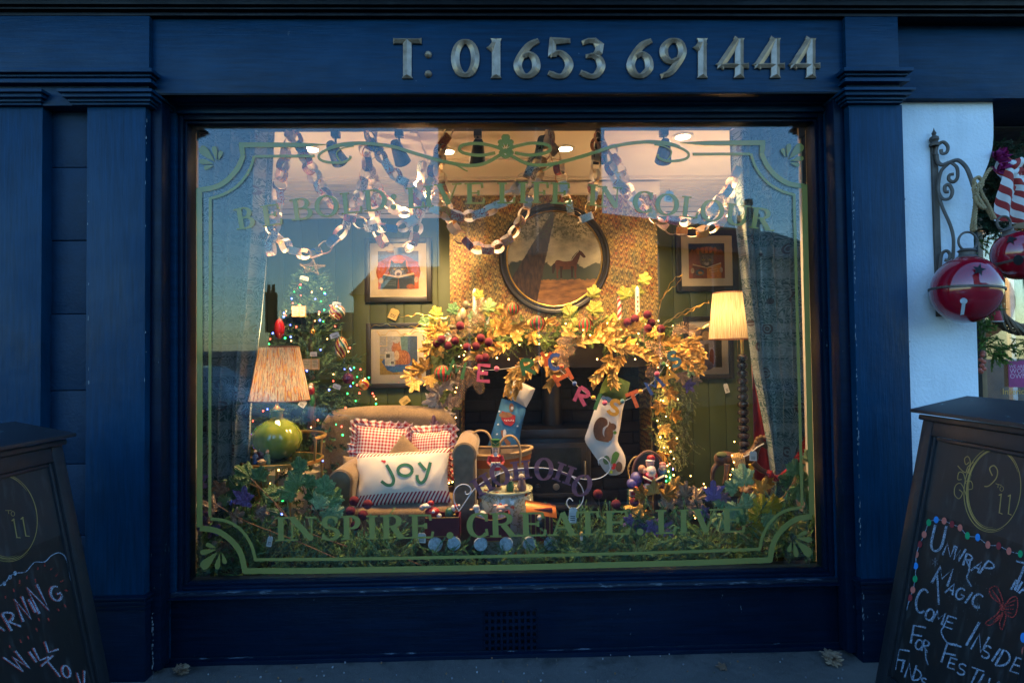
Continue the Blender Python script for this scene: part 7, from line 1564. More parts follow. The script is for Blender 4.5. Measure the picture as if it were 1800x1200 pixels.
# ------------------------------------------------------------------ leaves in the foreground
leafpick('dark green ivy leaves on a twig left of the side table leg', [(435, 835, 44, -50, M_teal), (455, 838, 34, 20, M_teal), (420, 862, 44, -40, M_teal), (470, 870, 42, 60, M_teal), (462, 893, 44, 110, M_teal)], .3, M_teal, 'v', [(440, 850), (465, 865), (500, 905), (530, 925)])
leafpick('green ivy leaves climbing in front of the side table', [(527, 822, 34, -10, M_teal), (521, 848, 40, -30, M_teal), (540, 850, 34, 40, M_teal), (512, 865, 40, -70, M_teal)], .3, M_teal, 'v', [(527, 830), (535, 865), (548, 895)])
leafpick('cluster of bright green leaves in front of the left chair arm', [(570, 860, 44, 5), (582, 880, 44, 30), (562, 885, 40, -20), (576, 905, 40, 160), (590, 900, 28, 60), (552, 875, 34, -30, M_teal)], .28, M_tealp, 'v', [(545, 880), (560, 905), (575, 930)])
leafpick('purple maple leaf in the lower left corner', [(426, 880, 46, 10)], .24, M_purp, 'm'); leafpick('dark purple leaves at the far left edge of the glass', [(345, 850, 44, 0), (352, 905, 46, 190), (338, 870, 40, 40), (375, 925, 34, 200)], .26, M_purp, 'm')
leafpick('champagne brown leaves in the lower left corner of the window', [(372, 895, 46, -60), (360, 915, 44, -120), (388, 862, 36, -30, M_brnl), (400, 960, 50, 170, M_brnl), (385, 965, 44, 210), (412, 910, 36, 60), (455, 900, 34, 100)], .25, M_sleaf, 'm')
leafpick('small green leaves beside the left curtain hem', [(400, 860, 40, 10), (415, 875, 34, 60), (395, 878, 30, -60)], .3, M_teal, 'v')
leafpick('gold maple leaves in front of the santa figurine', [(1130, 870, 40, -50), (1150, 862, 38, 0), (1122, 892, 44, -90), (1172, 868, 36, 50), (1186, 852, 30, 30), (1140, 905, 40, 190), (1190, 870, 26, 70)], .36, M_gleaf, 'm')
leafpick('champagne brown leaves between the santa figurine and the horse', [(1175, 885, 46, 20), (1195, 878, 44, 60), (1160, 905, 42, 160), (1215, 890, 44, 90), (1205, 865, 34, 10), (1185, 910, 38, 150, M_brnl), (1225, 872, 36, 40, M_brnl), (1145, 915, 36, 200, M_sleaf)], .36, M_brnl, 'm')
leafpick('dark purple leaves behind the word LIVE', [(1150, 920, 40, 170), (1128, 925, 36, 220), (1175, 925, 36, 160), (1235, 900, 32, 120), (1110, 915, 30, 240)], .32, M_purp, 'm')
leafpick('single purple maple leaf in front of the carved horse', [(1256, 870, 46, -5, M_purp), (1272, 873, 22, 100, M_mauve)], .26, M_purp, 'm')
leafpick('pale green vine leaves on the right of the horse greenery', [(1308, 842, 46, 0), (1290, 858, 34, -50), (1292, 895, 44, 190), (1270, 880, 34, -60), (1312, 885, 38, 40), (1300, 905, 38, 160), (1268, 912, 36, 200), (1320, 905, 30, 90)], .28, M_tealp, 'v', [(1308, 850), (1295, 890), (1270, 930)])
leafpick('bright yellow and green leaf cluster in the lower right', [(1340, 892, 40, 10, M_yel), (1358, 888, 38, 60, M_yel), (1352, 910, 42, 150, M_tealp), (1335, 925, 36, 200, M_yel), (1330, 905, 30, -60, M_yel), (1372, 925, 30, 130, M_lime)], .26, M_yel, 'v', [(1345, 900), (1310, 925), (1270, 940)])
leafpick('green vine leaves beside the red rope at the right edge', [(1398, 828, 38, 0, M_tealp), (1412, 845, 34, 60), (1402, 860, 38, 160), (1385, 845, 30, -60), (1425, 805, 32, 20, M_tealp), (1430, 820, 28, 90), (1418, 868, 34, 120)], .3, M_teal, 'v', [(1400, 840), (1375, 875), (1350, 895)])
leafpick('gold leaves behind the horse at the right', [(1338, 858, 36, 20), (1325, 875, 30, 60), (1350, 850, 28, -20)], .4, M_gleaf, 'm')
leafpick('olive leaves in the bottom right corner of the glass', [(1418, 915, 40, 60), (1400, 925, 36, 120, M_lime), (1425, 895, 34, 20)], .24, M_teal, 'v')
berries('group of burgundy velvet berries at the left, in front of the armchair', [(622,880),(646,886),(616,898),(638,905),(625,923)], .26, (640, 940), r=8.5)
berries('pair of burgundy velvet berries right of the stove', [(1051,868),(1083,886)], .34, (1060, 925), r=8.5); berries('single burgundy velvet berry below the santa figurine', [(1115,882)], .32, (1108, 915), r=8)
fl2 = thing('fairy_lights', 'short string of warm lights hanging over the carved horse and greenery', 'fairy lights', P(1290, 870, .5))
for x, z in ((1287,800),(1290,812),(1288,824),(1284,834),(1290,838),(1283,842),(1297,832),(1250,848),(1237,850),(1240,856),(1228,860),(1262,872),(1220,905),(1222,910),(1330,848),(1214,836),(1291,776)): link('fairy_light', bm_, fl2, Matrix.Translation(P(x, z, .47)) @ Matrix.Scale(.0032, 4))
t = thing('bare_twigs', 'long thin bare twigs lying across the lower left greenery', 'twigs', P(480, 940, .2))
for s in ([(370,880),(430,915),(520,950),(600,985)], [(440,840),(490,890),(530,930),(610,960)], [(700,975),(760,1000),(850,1015)]): MB().tube(spline(px3(s, .2), 5), .0025, 5).build('twig', M_twig, t)
for lb, x, z in (('gold pine cone light bulb ornament left in the greenery under the word CREATE', 1022, 938),):
    c = P(x, z, .2); b = MB(); b.C(.55,.4,.15).ball(c, .009, 10, (1, 1, 1.4)).C(.6,.6,.6).lathe([(.006, -.03), (.006, -.01)], c, n=8); tag(b.build('light_holder', M_plast), lb, 'light')
# ------------------------------------------------------------------ sandwich boards
M_bfr = mk('dark_board_frame', (.01, .012, .016), .45, vs=30., bump=.3, bs=90.)
def wornf():
    n = NT('worn_board_edge'); o = n.geo(); f = n.ramp(n.noise(34., n.mapv(o, (1, .4, 1)), 6., .7), [(.66, 0.), (.69, 1.)])
    return n.done(n.mix(f, (.01, .012, .016), (.14, .25, .26)), .5)
M_bwf = wornf()
def board_m(name, c):
    n = NT(name); o = n.geo(); f = n.ramp(n.noise(5., n.mapv(o, (1, 1, .5)), 5., .6), [(.4, 0.), (.75, 1.)]); st = n.ramp(n.noise(20., n.mapv(o, (2, 2, .25)), 4.), [(.55, 0.), (.8, .25)])
    return n.done(n.mix(st, n.mix(f, c, tuple(x*1.5+.002 for x in c)), (.12, .13, .14)), .55)
M_slt = board_m('chalkboard', (.003, .003, .004)); M_hdr = board_m('board_header', (.011, .011, .013))
M_chalk = mk('blue_white_chalk', (.27, .32, .41), .9, bump=0., var=.4, vs=70.); M_chr = mk('red_chalk', (.4, .045, .035), .9, bump=0.); M_gchk = mk('gold_line', (.3, .24, .08), .5, .3, bump=0.); M_chg = mk('grey_chalk', (.16, .17, .2), .9, bump=0.)
def chalky(m):
    t = m.node_tree; nz = t.nodes.new('ShaderNodeTexNoise'); nz.inputs['Scale'].default_value = 330; nz.inputs['Detail'].default_value = 3; g = t.nodes.new('ShaderNodeNewGeometry'); t.links.new(g.outputs['Position'], nz.inputs['Vector'])
    r = t.nodes.new('ShaderNodeValToRGB'); r.color_ramp.elements[0].position = .36; r.color_ramp.elements[1].position = .56; r.color_ramp.elements[0].color = (.25, .25, .25, 1); t.links.new(nz.outputs['Fac'], r.inputs[0]); t.links.new(r.outputs[0], t.nodes['Principled BSDF'].inputs['Alpha'])
for _m in (M_chalk, M_chr, M_chg): chalky(_m)
def chm(c): 
    k = 'chalk_%d' % int(sum(c)*1000); return bpy.data.materials.get(k) or mk(k, c, .9, bump=0., var=.1)
def aboard(label, TF, BF, W, side):     # TF/BF: far-edge top and bottom points; W width toward the camera
    wv = Vector((0, -1, 0)) if side > 0 else Vector((0, -1, 0)); wv = (wv+Vector((.0, 0, 0))).normalized(); up = (TF-BF).normalized(); nm = (wv.cross(up) if side > 0 else up.cross(wv)).normalized()
    if nm.x*side > 0: nm = -nm
    H = (TF-BF).length; t = thing('sandwich_board', label, 'a-board', Vector((BF.x, BF.y, 0))); fw = .055
    def pt(a, b_, c): return BF+wv*a+up*b_+nm*c
    def slab(nm_, a0, a1, b0, b1, c0, c1, m, par=t, bev=.004):
        b = MB(); b.hexa([pt(a0,b0,c0), pt(a1,b0,c0), pt(a1,b0,c1), pt(a0,b0,c1), pt(a0,b1,c0), pt(a1,b1,c0), pt(a1,b1,c1), pt(a0,b1,c1)]); return b.build(nm_, m, par, bevel=bev)
    slab('side_rail', 0, fw, 0, H, -.03, .0, M_bfr); slab('side_rail', W-fw, W, 0, H, -.03, .0, M_bfr); slab('top_rail', fw+.0005, W-fw-.0005, H-fw, H, -.03, .0, M_bfr); slab('bottom_rail', fw+.0005, W-fw-.0005, .05, .05+fw, -.03, .0, M_bfr)
    for a0, a1, b0, b1 in ((fw, fw+.016, .1055, H-fw-.0005), (W-fw-.016, W-fw, .1055, H-fw-.0005)): slab('inner_moulding', a0+.0003, a1-.0003, b0, b1, -.026, -.008, M_bfr, t, .006)
    slab('inner_moulding', fw+.017, W-fw-.017, H-fw-.016, H-fw-.0005, -.026, -.008, M_bfr, t, .006)
    bd = slab('chalkboard_panel', fw+.016, W-fw-.016, .106, H-fw-.016, -.03, -.018, M_slt, t, 0); hd = slab('header_panel', fw+.0165, W-fw-.0165, H*.69, H-fw-.0165, -.0175, -.0165, M_hdr, t, 0)
    slab('moulding_step', -.012, W+.012, H, H+.022, -.04, .012, M_bfr, t, .006)
    b = MB(); z1 = (BF+up*(H+.022)).z; b.hexa([pt(-.035, H+.022, .034), pt(W+.035, H+.022, .034), pt(W+.035, H+.022, .034)-nm*0+Vector((side*.24, 0, .05)), pt(-.035, H+.022, .034)+Vector((side*.24, 0, .05)),
        pt(-.035, H+.036, .034), pt(W+.035, H+.036, .034), pt(W+.035, H+.036, .034)+Vector((side*.24, 0, .05)), pt(-.035, H+.036, .034)+Vector((side*.24, 0, .05))]); b.build('top_cap', M_bwf, t, bevel=.003, weld=True)
    # rear leaf of the A
    b = MB(); q = [BF+wv*a+Vector((side*.62, 0, 0)) for a in (0, W)]; T2 = [TF+wv*a+Vector((side*.14, 0, 0)) for a in (0, W)]
    b.hexa([q[0], q[1], q[1]+Vector((side*.03, 0, 0)), q[0]+Vector((side*.03, 0, 0)), T2[0], T2[1], T2[1]+Vector((side*.03, 0, 0)), T2[0]+Vector((side*.03, 0, 0))]); b.build('rear_leaf', M_bfr, t, bevel=.004)
    return t, bd, hd, Plane(pt(0, 0, -.0160), nm), Plane(pt(0, 0, -.016), nm)
yfa = -.34
BR_ = P(1534, 1210, yfa); BR_.z = .005; TR_ = P(1622, 738, yfa)
tR, bdR, hdR, pC, pH = aboard('right sandwich chalkboard with fairy light border, headed 9 to 11, reading Unwrap That Magic', TR_, BR_, .62, 1)
def chalk(txt, par, plane, m=None, nm='lettering'):      # [(ch, x, y, w, h, ang, slant, width)]
    for i, (ch, x, y, w_, h, ang, sl_, wd) in enumerate(txt): decal('letter', sk(ch, x, y, w_, h, ang, sl_, (lambda q: lambda dx, dy: q*(.68+.45*abs(dx*.6-dy*.8)))(wd)), m or M_chalk, par, plane, .0002, .0006)
# text: bottom-left pixel of each letter, box width/height, rotation
UN = [('U',1634,967,20,46,6,.12,4.2),('N',1657,975,14,22,14,.15,3.4),('W',1673,982,17,24,16,.1,3.4),('R',1693,993,13,22,18,0,3.4),('A',1707,1002,13,20,20,.3,3.4),('P',1722,1007,15,26,20,.25,3.6),
      ('T',1768,1032,34,50,16,.1,4.),('H',1777,1036,11,20,18,.2,3.4),('A',1791,1042,13,20,18,.2,3.4),
      ('M',1638,1024,28,32,12,.2,4.),('A',1661,1041,14,20,18,.2,3.4),('G',1678,1050,14,20,18,.05,3.4),('I',1693,1058,8,22,18,.3,3.4),('C',1707,1064,17,24,18,.0,3.6),
      ('C',1607,1074,19,42,12,.0,4.),('O',1625,1087,14,20,18,.0,3.4),('M',1638,1092,18,22,18,.1,3.4),('E',1659,1100,17,20,18,.1,3.4),
      ('I',1695,1133,7,46,16,.25,4.),('N',1707,1140,18,30,18,.2,3.6),('S',1724,1153,14,22,20,.0,3.6),('I',1740,1160,8,26,20,.25,3.6),('D',1750,1168,18,30,20,.15,3.6),('E',1776,1178,22,26,20,.1,3.6),
      ('F',1601,1130,22,32,10,.0,3.6),('O',1608,1139,12,17,14,0,3.2),('R',1620,1143,11,20,16,0,3.2),
      ('F',1655,1163,26,34,12,.1,3.6),('E',1666,1172,13,18,18,0,3.2),('S',1681,1182,14,19,20,0,3.2),('T',1697,1195,24,26,20,.1,3.2),('I',1713,1205,7,26,20,.2,3.2),('V',1724,1212,18,26,22,.3,3.2),
      ('F',1573,1176,20,36,8,.05,3.6),('I',1583,1180,4,20,12,.0,3.2),('N',1590,1190,13,26,14,.1,3.2),('D',1604,1194,13,20,16,0,3.2),('S',1617,1203,9,14,18,0,3.)]
chalk(UN, bdR, pC)
decal('flourish', [stroke(sp2([(1706,984),(1703,1005),(1700,1015),(1708,1030)], 4), 2.6), stroke(sp2([(1660,1100),(1655,1110),(1665,1128),(1683,1132)], 4), 2.4), stroke(sp2([(1627,1138),(1628,1155),(1632,1168)], 4), 2.2), stroke([(1648,1010),(1651,1062)], 3.4)], M_chalk, bdR, pC, h=.0007)
bdots = [(1600,1044+6,'r'),(1605,1036,'o'),(1609,1017,'g'),(1610,994,'b'),(1611,974,'l'),(1617,956,'r'),(1625,939,'o'),(1633,918,'g'),(1646,913,'b'),(1660,915,'l'),(1674,921,'r'),(1688,927,'o'),(1701,941,'g'),(1719,944,'b'),(1737,957,'l'),(1756,959,'r'),(1774,968,'o'),(1794,973,'g')]
DC = {'r': (.22,.02,.025), 'o': (.55,.14,.1), 'g': (.0,.27,.1), 'b': (.02,.22,.62), 'l': (.28,.48,.03)}
decal('drawn_string', [stroke(sp2([(1594,1072),(1597,1060)]+[(a, b_) for a, b_, _ in bdots], 3), 1.3)], M_chalk, bdR, pC, h=.0005)
for x, y, c in bdots: decal('drawn_bulb', [[ell(x, y, 4.4, 6.2 if x < 1700 else 6.8, 12)]], chm(DC[c]), bdR, pC, h=.0009)
for x, y, c in ((1799,1120,'b'),(1801,1144,'l'),(1798,1172,'r')): decal('drawn_bulb', [[ell(x, y, 5, 9, 12)]], chm(DC[c]), bdR, pC, h=.0009)
bow = [sp2(s, 4) for s in ([(1763,1062),(1745,1050),(1740,1035),(1752,1030),(1760,1045),(1764,1060)], [(1766,1064),(1778,1050),(1788,1050),(1789,1068),(1782,1084),(1768,1078),(1764,1068)], [(1760,1068),(1752,1080),(1733,1094),(1742,1098),(1757,1086),(1763,1075)], [(1764,1078),(1758,1094),(1762,1106),(1768,1088),(1769,1078)])]
decal('drawn_bow', [stroke(s, 1.8) for s in bow]+[stroke([(1745+i*4,1036+i*5),(1758+i,1056+i*2)], 1.5) for i in range(4)]+[stroke([(1768,1062+i*4),(1787-i*2,1054+i*8)], 1.5) for i in range(4)]+[stroke([(1748+i*4,1092-i*2),(1758+i*2,1080)], 1.5) for i in range(3)]+[[ell(1764, 1067, 5, 6, 10)]], M_chr, bdR, pC, h=.0008)
def star5(x, y, r): return [stroke([(x-r*math.sin(a), y-r*1.4*math.cos(a)), (x+r*math.sin(a), y+r*1.4*math.cos(a))], 1.3) for a in (0, 1.05, 2.1)]
decal('drawn_star', star5(1644,987,6)+star5(1719,1066,5), M_chg, bdR, pC, h=.0008)
decal('chalk_dust', [[ell(random.gauss(1690,30), random.gauss(1040,26), .55, .55, 5)] for i in range(110)], M_chg, bdR, pC, .000004, .0008, kind='stuff')
def logo(par, plane, cx, cy, rx, ry, rot, nine=True, flip=1):
    def tr(q): return [(cx+x*math.cos(rot)-y*math.sin(rot), cy+x*math.sin(rot)+y*math.cos(rot)) for x, y in q]
    ss = []
    for k, (o1, w_, a0, a1) in enumerate(((0, 3.4, 75, 330), (5, 1.6, 60, 300), (2.5, 1.4, 250, 480), (-3, 1.2, 80, 200))):
        n_ = 40; q = tr([((rx+o1)*math.cos(rad(a0+(a1-a0)*i/n_)), (ry+o1)*math.sin(rad(a0+(a1-a0)*i/n_))) for i in range(n_+1)]); ss.append(stroke(q, [max(.3, w_*math.sin(math.pi*i/n_)**.6) for i in range(n_+1)]))
    decal('oval_emblem', ss, M_gchk, par, plane, .0002, .0004)
    if nine: decal('numeral', [stroke(tr(sp2([(-4,-24),(-10,-36),(-3,-42),(4,-34),(3,-20),(-8,-6),(-16,-4)], 5)), 2.)], M_gchk, par, plane, h=.0004)
    decal('letter', [stroke(tr([(3,-11),(14,-9)]), .9), stroke(tr([(8,-10),(8,-4)]), .9), stroke(tr(ell(15, -3, 3.2, 4.2, 12)+[(18.2,-3)]), .9)], M_gchk, par, plane, h=.0004)
    for x in (15, 31): decal('numeral', [stroke(tr([(x,6),(x,40)]), 1.9), stroke(tr([(x-4,9),(x+1,6)]), 2.2), stroke(tr([(x-1,39),(x+6,41)]), 1.4)], M_gchk, par, plane, h=.0004)
logo(hdR, pH, 1746, 860, 46, 70, rad(6))
decal('scroll_ornament', [stroke(sp2(s, 4), 1.5) for s in ([(1700,873),(1690,850),(1680,853),(1678,868),(1686,876),(1692,866),(1686,860)], [(1698,850),(1694,832),(1686,830),(1684,842),(1691,842)], [(1703,832),(1706,812),(1702,802),(1696,806),(1698,816),(1704,812)], [(1712,812),(1702,820),(1698,830),(1690,825),(1684,818)], [(1697,845),(1708,846),(1710,858),(1702,860)])], M_gchk, hdR, pH, h=.0005)
BL_ = P(206, 1215, yfa); BL_.z = .005; TL_ = P(110, 782, yfa)
tL, bdL, hdL, pC2, pH2 = aboard('left sandwich chalkboard with a chipped top edge, reading Warning Will, cut off by the frame', TL_, BL_, .62, -1)
WA = [('A',-14,1120,24,50,-30,-.2,4.4),('R',19,1108,18,34,-24,-.1,4.4),('N',40,1092,14,42,-22,.0,4.2),('I',58,1077,7,26,-20,-.15,4.),('N',68,1078,18,50,-20,-.1,4.4),('G',93,1058,17,26,-20,0,4.)]
for off, m, h in ((-.9, M_chr, .0005), (.9, M_chalk, .0016)):
    for ch, x, y, w_, hh, an, sl_, wd in WA+[('W',34,1182,24,38,-28,-.35,4.2),('I',60,1164,6,22,-24,-.2,4.),('L',68,1160,18,24,-20,-.1,3.8),('L',84,1146,18,20,-18,.0,3.8),('T',94,1198,28,36,-42,.05,3.2),('O',112,1192,13,22,-16,0,3.2),('V',140,1222,14,40,-20,.2,3.2)]:
        decal('letter', sk(ch, x+off*1., y, w_, hh, an, sl_, (lambda q: lambda dx, dy: q*(.6+.5*abs(dx*.3-dy*.95)))(wd)), m, bdL, pC2, .0002, h)
decal('drawn_string', [stroke(sp2([(-4,1030),(8,1024),(16,1014),(26,1007),(45,1004),(60,988),(78,987),(90,976),(103,971),(114,978),(120,996),(124,1018),(134,1040),(139,1055)], 4), 1.6)], M_chalk, bdL, pC2, h=.0008)
for x, y in ((7,1025),(17,1014),(26,1007)): decal('drawn_bulb', [[ell(x, y, 3.2, 4, 10)]], M_chalk, bdL, pC2, h=.001)
for x, y, a in ((66,998,90),(78,992,88),(90,999,-50),(99,1010,-55),(108,1021,-30),(116,1037,10),(47,1014,88),(34,1022,95),(24,1037,80),(9,1048,85),(62,1020,80),(114,1064,45),(102,1071,45),(68,1088,65),(85,1088,65),(64,1106,70),(49,1120,70),(36,1126,70),(17,1136,70)):
    decal('drawn_ray', [stroke([(x-3*math.cos(rad(a)), y-3*math.sin(rad(a))), (x+3*math.cos(rad(a)), y+3*math.sin(rad(a)))], 2.2)], M_chr, bdL, pC2, h=.0008)
logo(hdL, pH2, 8, 908, 54, 74, rad(-10), False)
# ------------------------------------------------------------------ iron bracket, rope and bells on the white wall
M_rust = mk('weathered_iron', (.11, .085, .07), .6, .5, bump=.5, bs=90.)
yb2 = -.03; bk2 = thing('wall_bracket', 'wrought iron scroll bracket with a pointed finial on the white wall', 'bracket', P(1650, 560, -.001))
A, B = P(1643, 256, -.012), P(1654, 556, -.012); MB().hexa([Vector((B.x-.016, -.012, B.z)), Vector((B.x+.012, -.012, B.z)), Vector((B.x+.012, -.001, B.z)), Vector((B.x-.016, -.001, B.z)), Vector((A.x-.014, -.012, A.z)), Vector((A.x+.014, -.012, A.z)), Vector((A.x+.014, -.001, A.z)), Vector((A.x-.014, -.001, A.z))]).build('back_plate', M_rust, bk2, weld=True)
MB().lathe([(.02, -.03), (.022, -.02), (.014, -.01), (.02, 0), (.018, .012), (.007, .02), (.01, .03), (.003, .045), (.001, .055)], P(1642, 246, -.02), n=14).build('finial', M_rust, bk2)
# each scroll swings out from the wall toward the street, so depth grows with distance from the plate
def arm(pts, r=.006, k=.0013): MB().tube(spline([P(x, z, -.02-max(0, x-1648)*k) for x, z in pts], 6), r, 8, flat=1.3).build('scroll_bar', M_rust, bk2)
arm([(1644,272),(1648,256),(1658,250),(1666,258),(1664,268),(1656,270),(1654,263)]); arm([(1646,272),(1648,284),(1656,290),(1668,286),(1684,282),(1698,294),(1706,312),(1711,328)], .0075)
arm([(1668,287),(1655,300),(1650,320),(1650,338),(1658,350),(1670,348),(1674,336),(1668,325),(1661,328),(1662,337),(1668,337)]); arm([(1672,286),(1682,295),(1683,312),(1676,320),(1668,316),(1669,308),(1677,306)])
arm([(1650,345),(1658,368),(1670,395),(1676,420),(1675,455)], .006); arm([(1653,482),(1653,462),(1656,446),(1664,441),(1670,448),(1667,457),(1660,457)])
YB = -.13
rp = thing('jute_rope', 'knotted jute rope tying the two red bells to the bracket', 'rope', P(1714, 320, YB))
for s, y in (([(1742,296),(1735,304),(1728,316),(1718,326),(1712,318),(1720,312),(1727,322),(1722,332)], YB), ([(1712,324),(1714,340),(1726,356),(1738,372),(1746,386)], YB), ([(1720,326),(1728,345),(1738,362),(1749,385)], YB-.01), ([(1711,330),(1714,352),(1712,375),(1708,400),(1711,408)], YB), ([(1717,330),(1718,350),(1714,380),(1714,405)], YB-.012), ([(1712,345),(1720,360),(1730,366),(1722,352),(1714,340)], YB-.02)):
    rope(spline([P(x, z, y) for x, z in s], 8), .0075, 'strand', M_jute, rp, 3, 160., 5)
M_red = mk('red_enamel', (.24, .003, .012), .12, coat=.8, var=.08, bump=0.); M_blk = mk('hole_black', (.004, .004, .005), .9)
def bell(label, cx, cy, r_px, y, tilt, holes):
    c = P(cx, cy, y); r = r_px*S(y); t = thing('jingle_bell', label, 'bell', c-Vector((0, 0, r)), 'giant red jingle bells'); R = Matrix.Rotation(rad(tilt), 4, (0, 1, 0)); M = Matrix.Translation(c) @ R
    b = MB(); b.M = M; b.ball((0, 0, 0), r, 48, (.85, .85, .96), 32); b.build('bell_body', M_red, t)
    b = MB(); b.M = M; b.lathe([(r*.835, -.006), (r*.885, -.004), (r*.885, .004), (r*.835, .006)], (0, 0, 0), n=48); b.build('band', M_rust, t)
    b = MB(); b.M = M; b.lathe([(r*.3, r*.86), (r*.28, r*.9), (r*.2, r*.98), (r*.2, r*1.06), (r*.24, r*1.1), (r*.18, r*1.16), (.001, r*1.17)], (0, 0, 0), n=24); b.build('cap', M_rust, t)
    b = MB(); b.M = M; q = [Vector((r*.27*math.sin(a), 0, r*1.38-r*.27*math.cos(a))) for a in [2*math.pi*i/24 for i in range(25)]]; b.tube(q, .005, 8, False); b.build('ring', M_rust, t)
    for kind, px_, py_, s in holes:     # cut-outs drawn on the ball surface
        if kind == 'star': q = [(px_+s*(1 if i % 2 == 0 else .42)*math.sin(math.pi*i/5+.2), py_-s*.9*(1 if i % 2 == 0 else .42)*math.cos(math.pi*i/5+.2)) for i in range(10)]
        elif kind == 'key': q = ell(px_, py_, s, s*.85, 18, 120, 420)+[(px_+s*.1, py_+s*3.6), (px_-s*.95, py_+s*3.8)]
        else: q = ell(px_, py_, s, s, 16)
        def onb(x, z, lift=1.004):
            lift *= .93
            d = ray(x, z).normalized(); oc = CAM-c; bq = oc.dot(d); disc = bq*bq-(oc.dot(oc)-(r*lift*.97)**2); 
            return CAM+d*(-bq-math.sqrt(max(disc, 0)))
        cxm = sum(p[0] for p in q)/len(q); cym = sum(p[1] for p in q)/len(q); ctr = onb(cxm, cym, 1.045)
        b = MB(); lift = 1.05; b.add([onb(cxm, cym, lift)]+[onb(x, z, lift) for x, z in q], [(0, i+1, (i+1) % len(q)+1) for i in range(len(q))]); b.build('cut_out', M_blk if kind != 'key' else M_pale, t, False)
M_pale = mk('wall_seen_through', (.45, .5, .56), .9)
bell('large red jingle bell with a star and keyhole cut-out, lower left of the two', 1698, 509, 63, YB, 4, [('star', 1721, 474, 13), ('key', 1694, 529, 6.5)])
bell('smaller red jingle bell at the frame edge, higher and to the right', 1789, 449, 46, YB-.02, -22, [('star', 1777, 420, 12), ('dot', 1790, 457, 9)])
# ------------------------------------------------------------------ shop doorway beyond the white wall
Yd = .34
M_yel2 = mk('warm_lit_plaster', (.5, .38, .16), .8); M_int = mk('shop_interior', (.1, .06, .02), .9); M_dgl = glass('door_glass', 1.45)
dw = thing('shop_door', 'stained timber shop doorway with a lettered glass panel at the right edge', 'door', (P(1760, 720, Yd).x, Yd, 0))
xd0 = P(1722, 600, Yd).x; zl = P(1760, 404, Yd).z
MB().box((xd0-.04, Yd, 0), (xd0+.01, Yd+.05, zl-.001)).build('dark_jamb', M_black, dw, bevel=.003)
MB().box((xd0+.0105, Yd+.01, 0), (xd0+.045, Yd+.05, zl-.001)).build('timber_jamb', M_brown, dw, bevel=.004)
b = MB(); b.hexa([P(1700, 418, Yd), P(1960, 372, Yd), P(1960, 372, Yd)+Vector((0, .1, 0)), P(1700, 418, Yd)+Vector((0, .1, 0)), P(1700, 404, Yd), P(1960, 340, Yd), P(1960, 340, Yd)+Vector((0, .1, 0)), P(1700, 404, Yd)+Vector((0, .1, 0))])
MB().box((xd0-.05, Yd-.02, zl), (3.4, Yd+.12, zl+.07)).build('lintel', M_brown, dw, bevel=.006)
gp = MB().box((xd0+.046, Yd+.02, .02), (3.4, Yd+.026, zl-.002)).build('glass_panel', M_dgl, dw, False)
wv_ = MB().box((xd0-.02, 1.2, 0), (3.8, 1.25, 2.9)).build('shop_back_wall', M_int); wv_['kind'] = 'structure'
lw2 = MB().box((xd0-.04, Yd+.051, 0), (xd0-.02, 1.2, 2.9)).build('shop_side_wall', M_yel2); lw2['kind'] = 'structure'
MB().box((P(1778, 600, .9).x, .9, .3), (P(1786, 600, .9).x, .93, 2.0)).build('white_post', M_white, dw)
bulb_light('shop_lamp', (2.9, .75, 2.0), 5)
M_gtx = mk('gold_lettering', (.6, .3, .04), .6, bump=0.)
for i, (s, x, y) in enumerate((('Interior Design', 1762, 693), ('Wallpaper Library', 1757, 712), ('Fabric Library', 1767, 730))): text(s, M_gtx, .046, P(x, y, Yd+.0185), (1, 0, 0), (0, 0, 1), gp)
sg = MB(); a, c = P(1772, 634, Yd+.012), P(1812, 680, Yd+.012); sg.box((a.x, Yd+.012, c.z), (c.x, Yd+.014, a.z)); sg = sg.build('poster', mk('magenta_poster', (.3, .02, .12), .6, bump=0.)); tag(sg, 'magenta poster reading We Are Woman Owned on the door glass', 'poster')
M_ptx = mk('pale_print', (.6, .35, .45), .7, bump=0.)
for s, x, y, z_ in (('WE ARE', 1774, 647, .024), ('WOMAN', 1775, 656, .036), ('OWNED', 1775, 665, .036)): text(s, M_ptx, z_, P(x, y, Yd+.0115), (1, 0, 0), (0, 0, 1), sg)
# grapevine wreath
c = P(1802, 520, .22); vw = thing('grapevine_wreath', 'twisted grapevine wreath on the shop door at the right edge', 'wreath', c-Vector((0, 0, .2))); R_ = 62*S(.22)
for k in range(16):
    ph = k*.7; q = []
    for i in range(49):
        a = 2*math.pi*i/48; rr = R_+.026*math.cos(3*a+ph)*1+random.uniform(-.003, .003); q.append(c+Vector((rr*math.cos(a), .03*math.sin(3*a+ph), rr*math.sin(a)*1.0)))
    MB().tube(q, .0065, 6, False).build('vine', M_twig if k % 3 else mk('grey_vine', (.2, .15, .1), .9) if 'grey_vine' not in bpy.data.materials else bpy.data.materials['grey_vine'], vw)
b = MB()
for x, z, n_ in ((1728,570,22),(1735,600,20),(1750,622,26),(1765,615,14),(1795,605,14),(1790,425,6),(1735,545,10),(1722,425,8)):
    for i in range(n_): sprig(b, P(x, z, .2)+V3(.03), V3(1)+Vector((.2, -.3, -.5)), .06, .016, 26, (.09, .17, .015), .0022, .7)
o = b.build('cypress_sprigs', M_needle, vw, False); o['kind'] = 'stuff'
b = MB()
for x, z in ((1727,624),(1724,632),(1729,636),(1726,642),(1730,648),(1725,653),(1728,620),(1722,650)): b.C(.45, .09, .05).ball(P(x, z, .17), .011, 10)
b.build('berries', M_plast, vw)['kind'] = 'stuff'
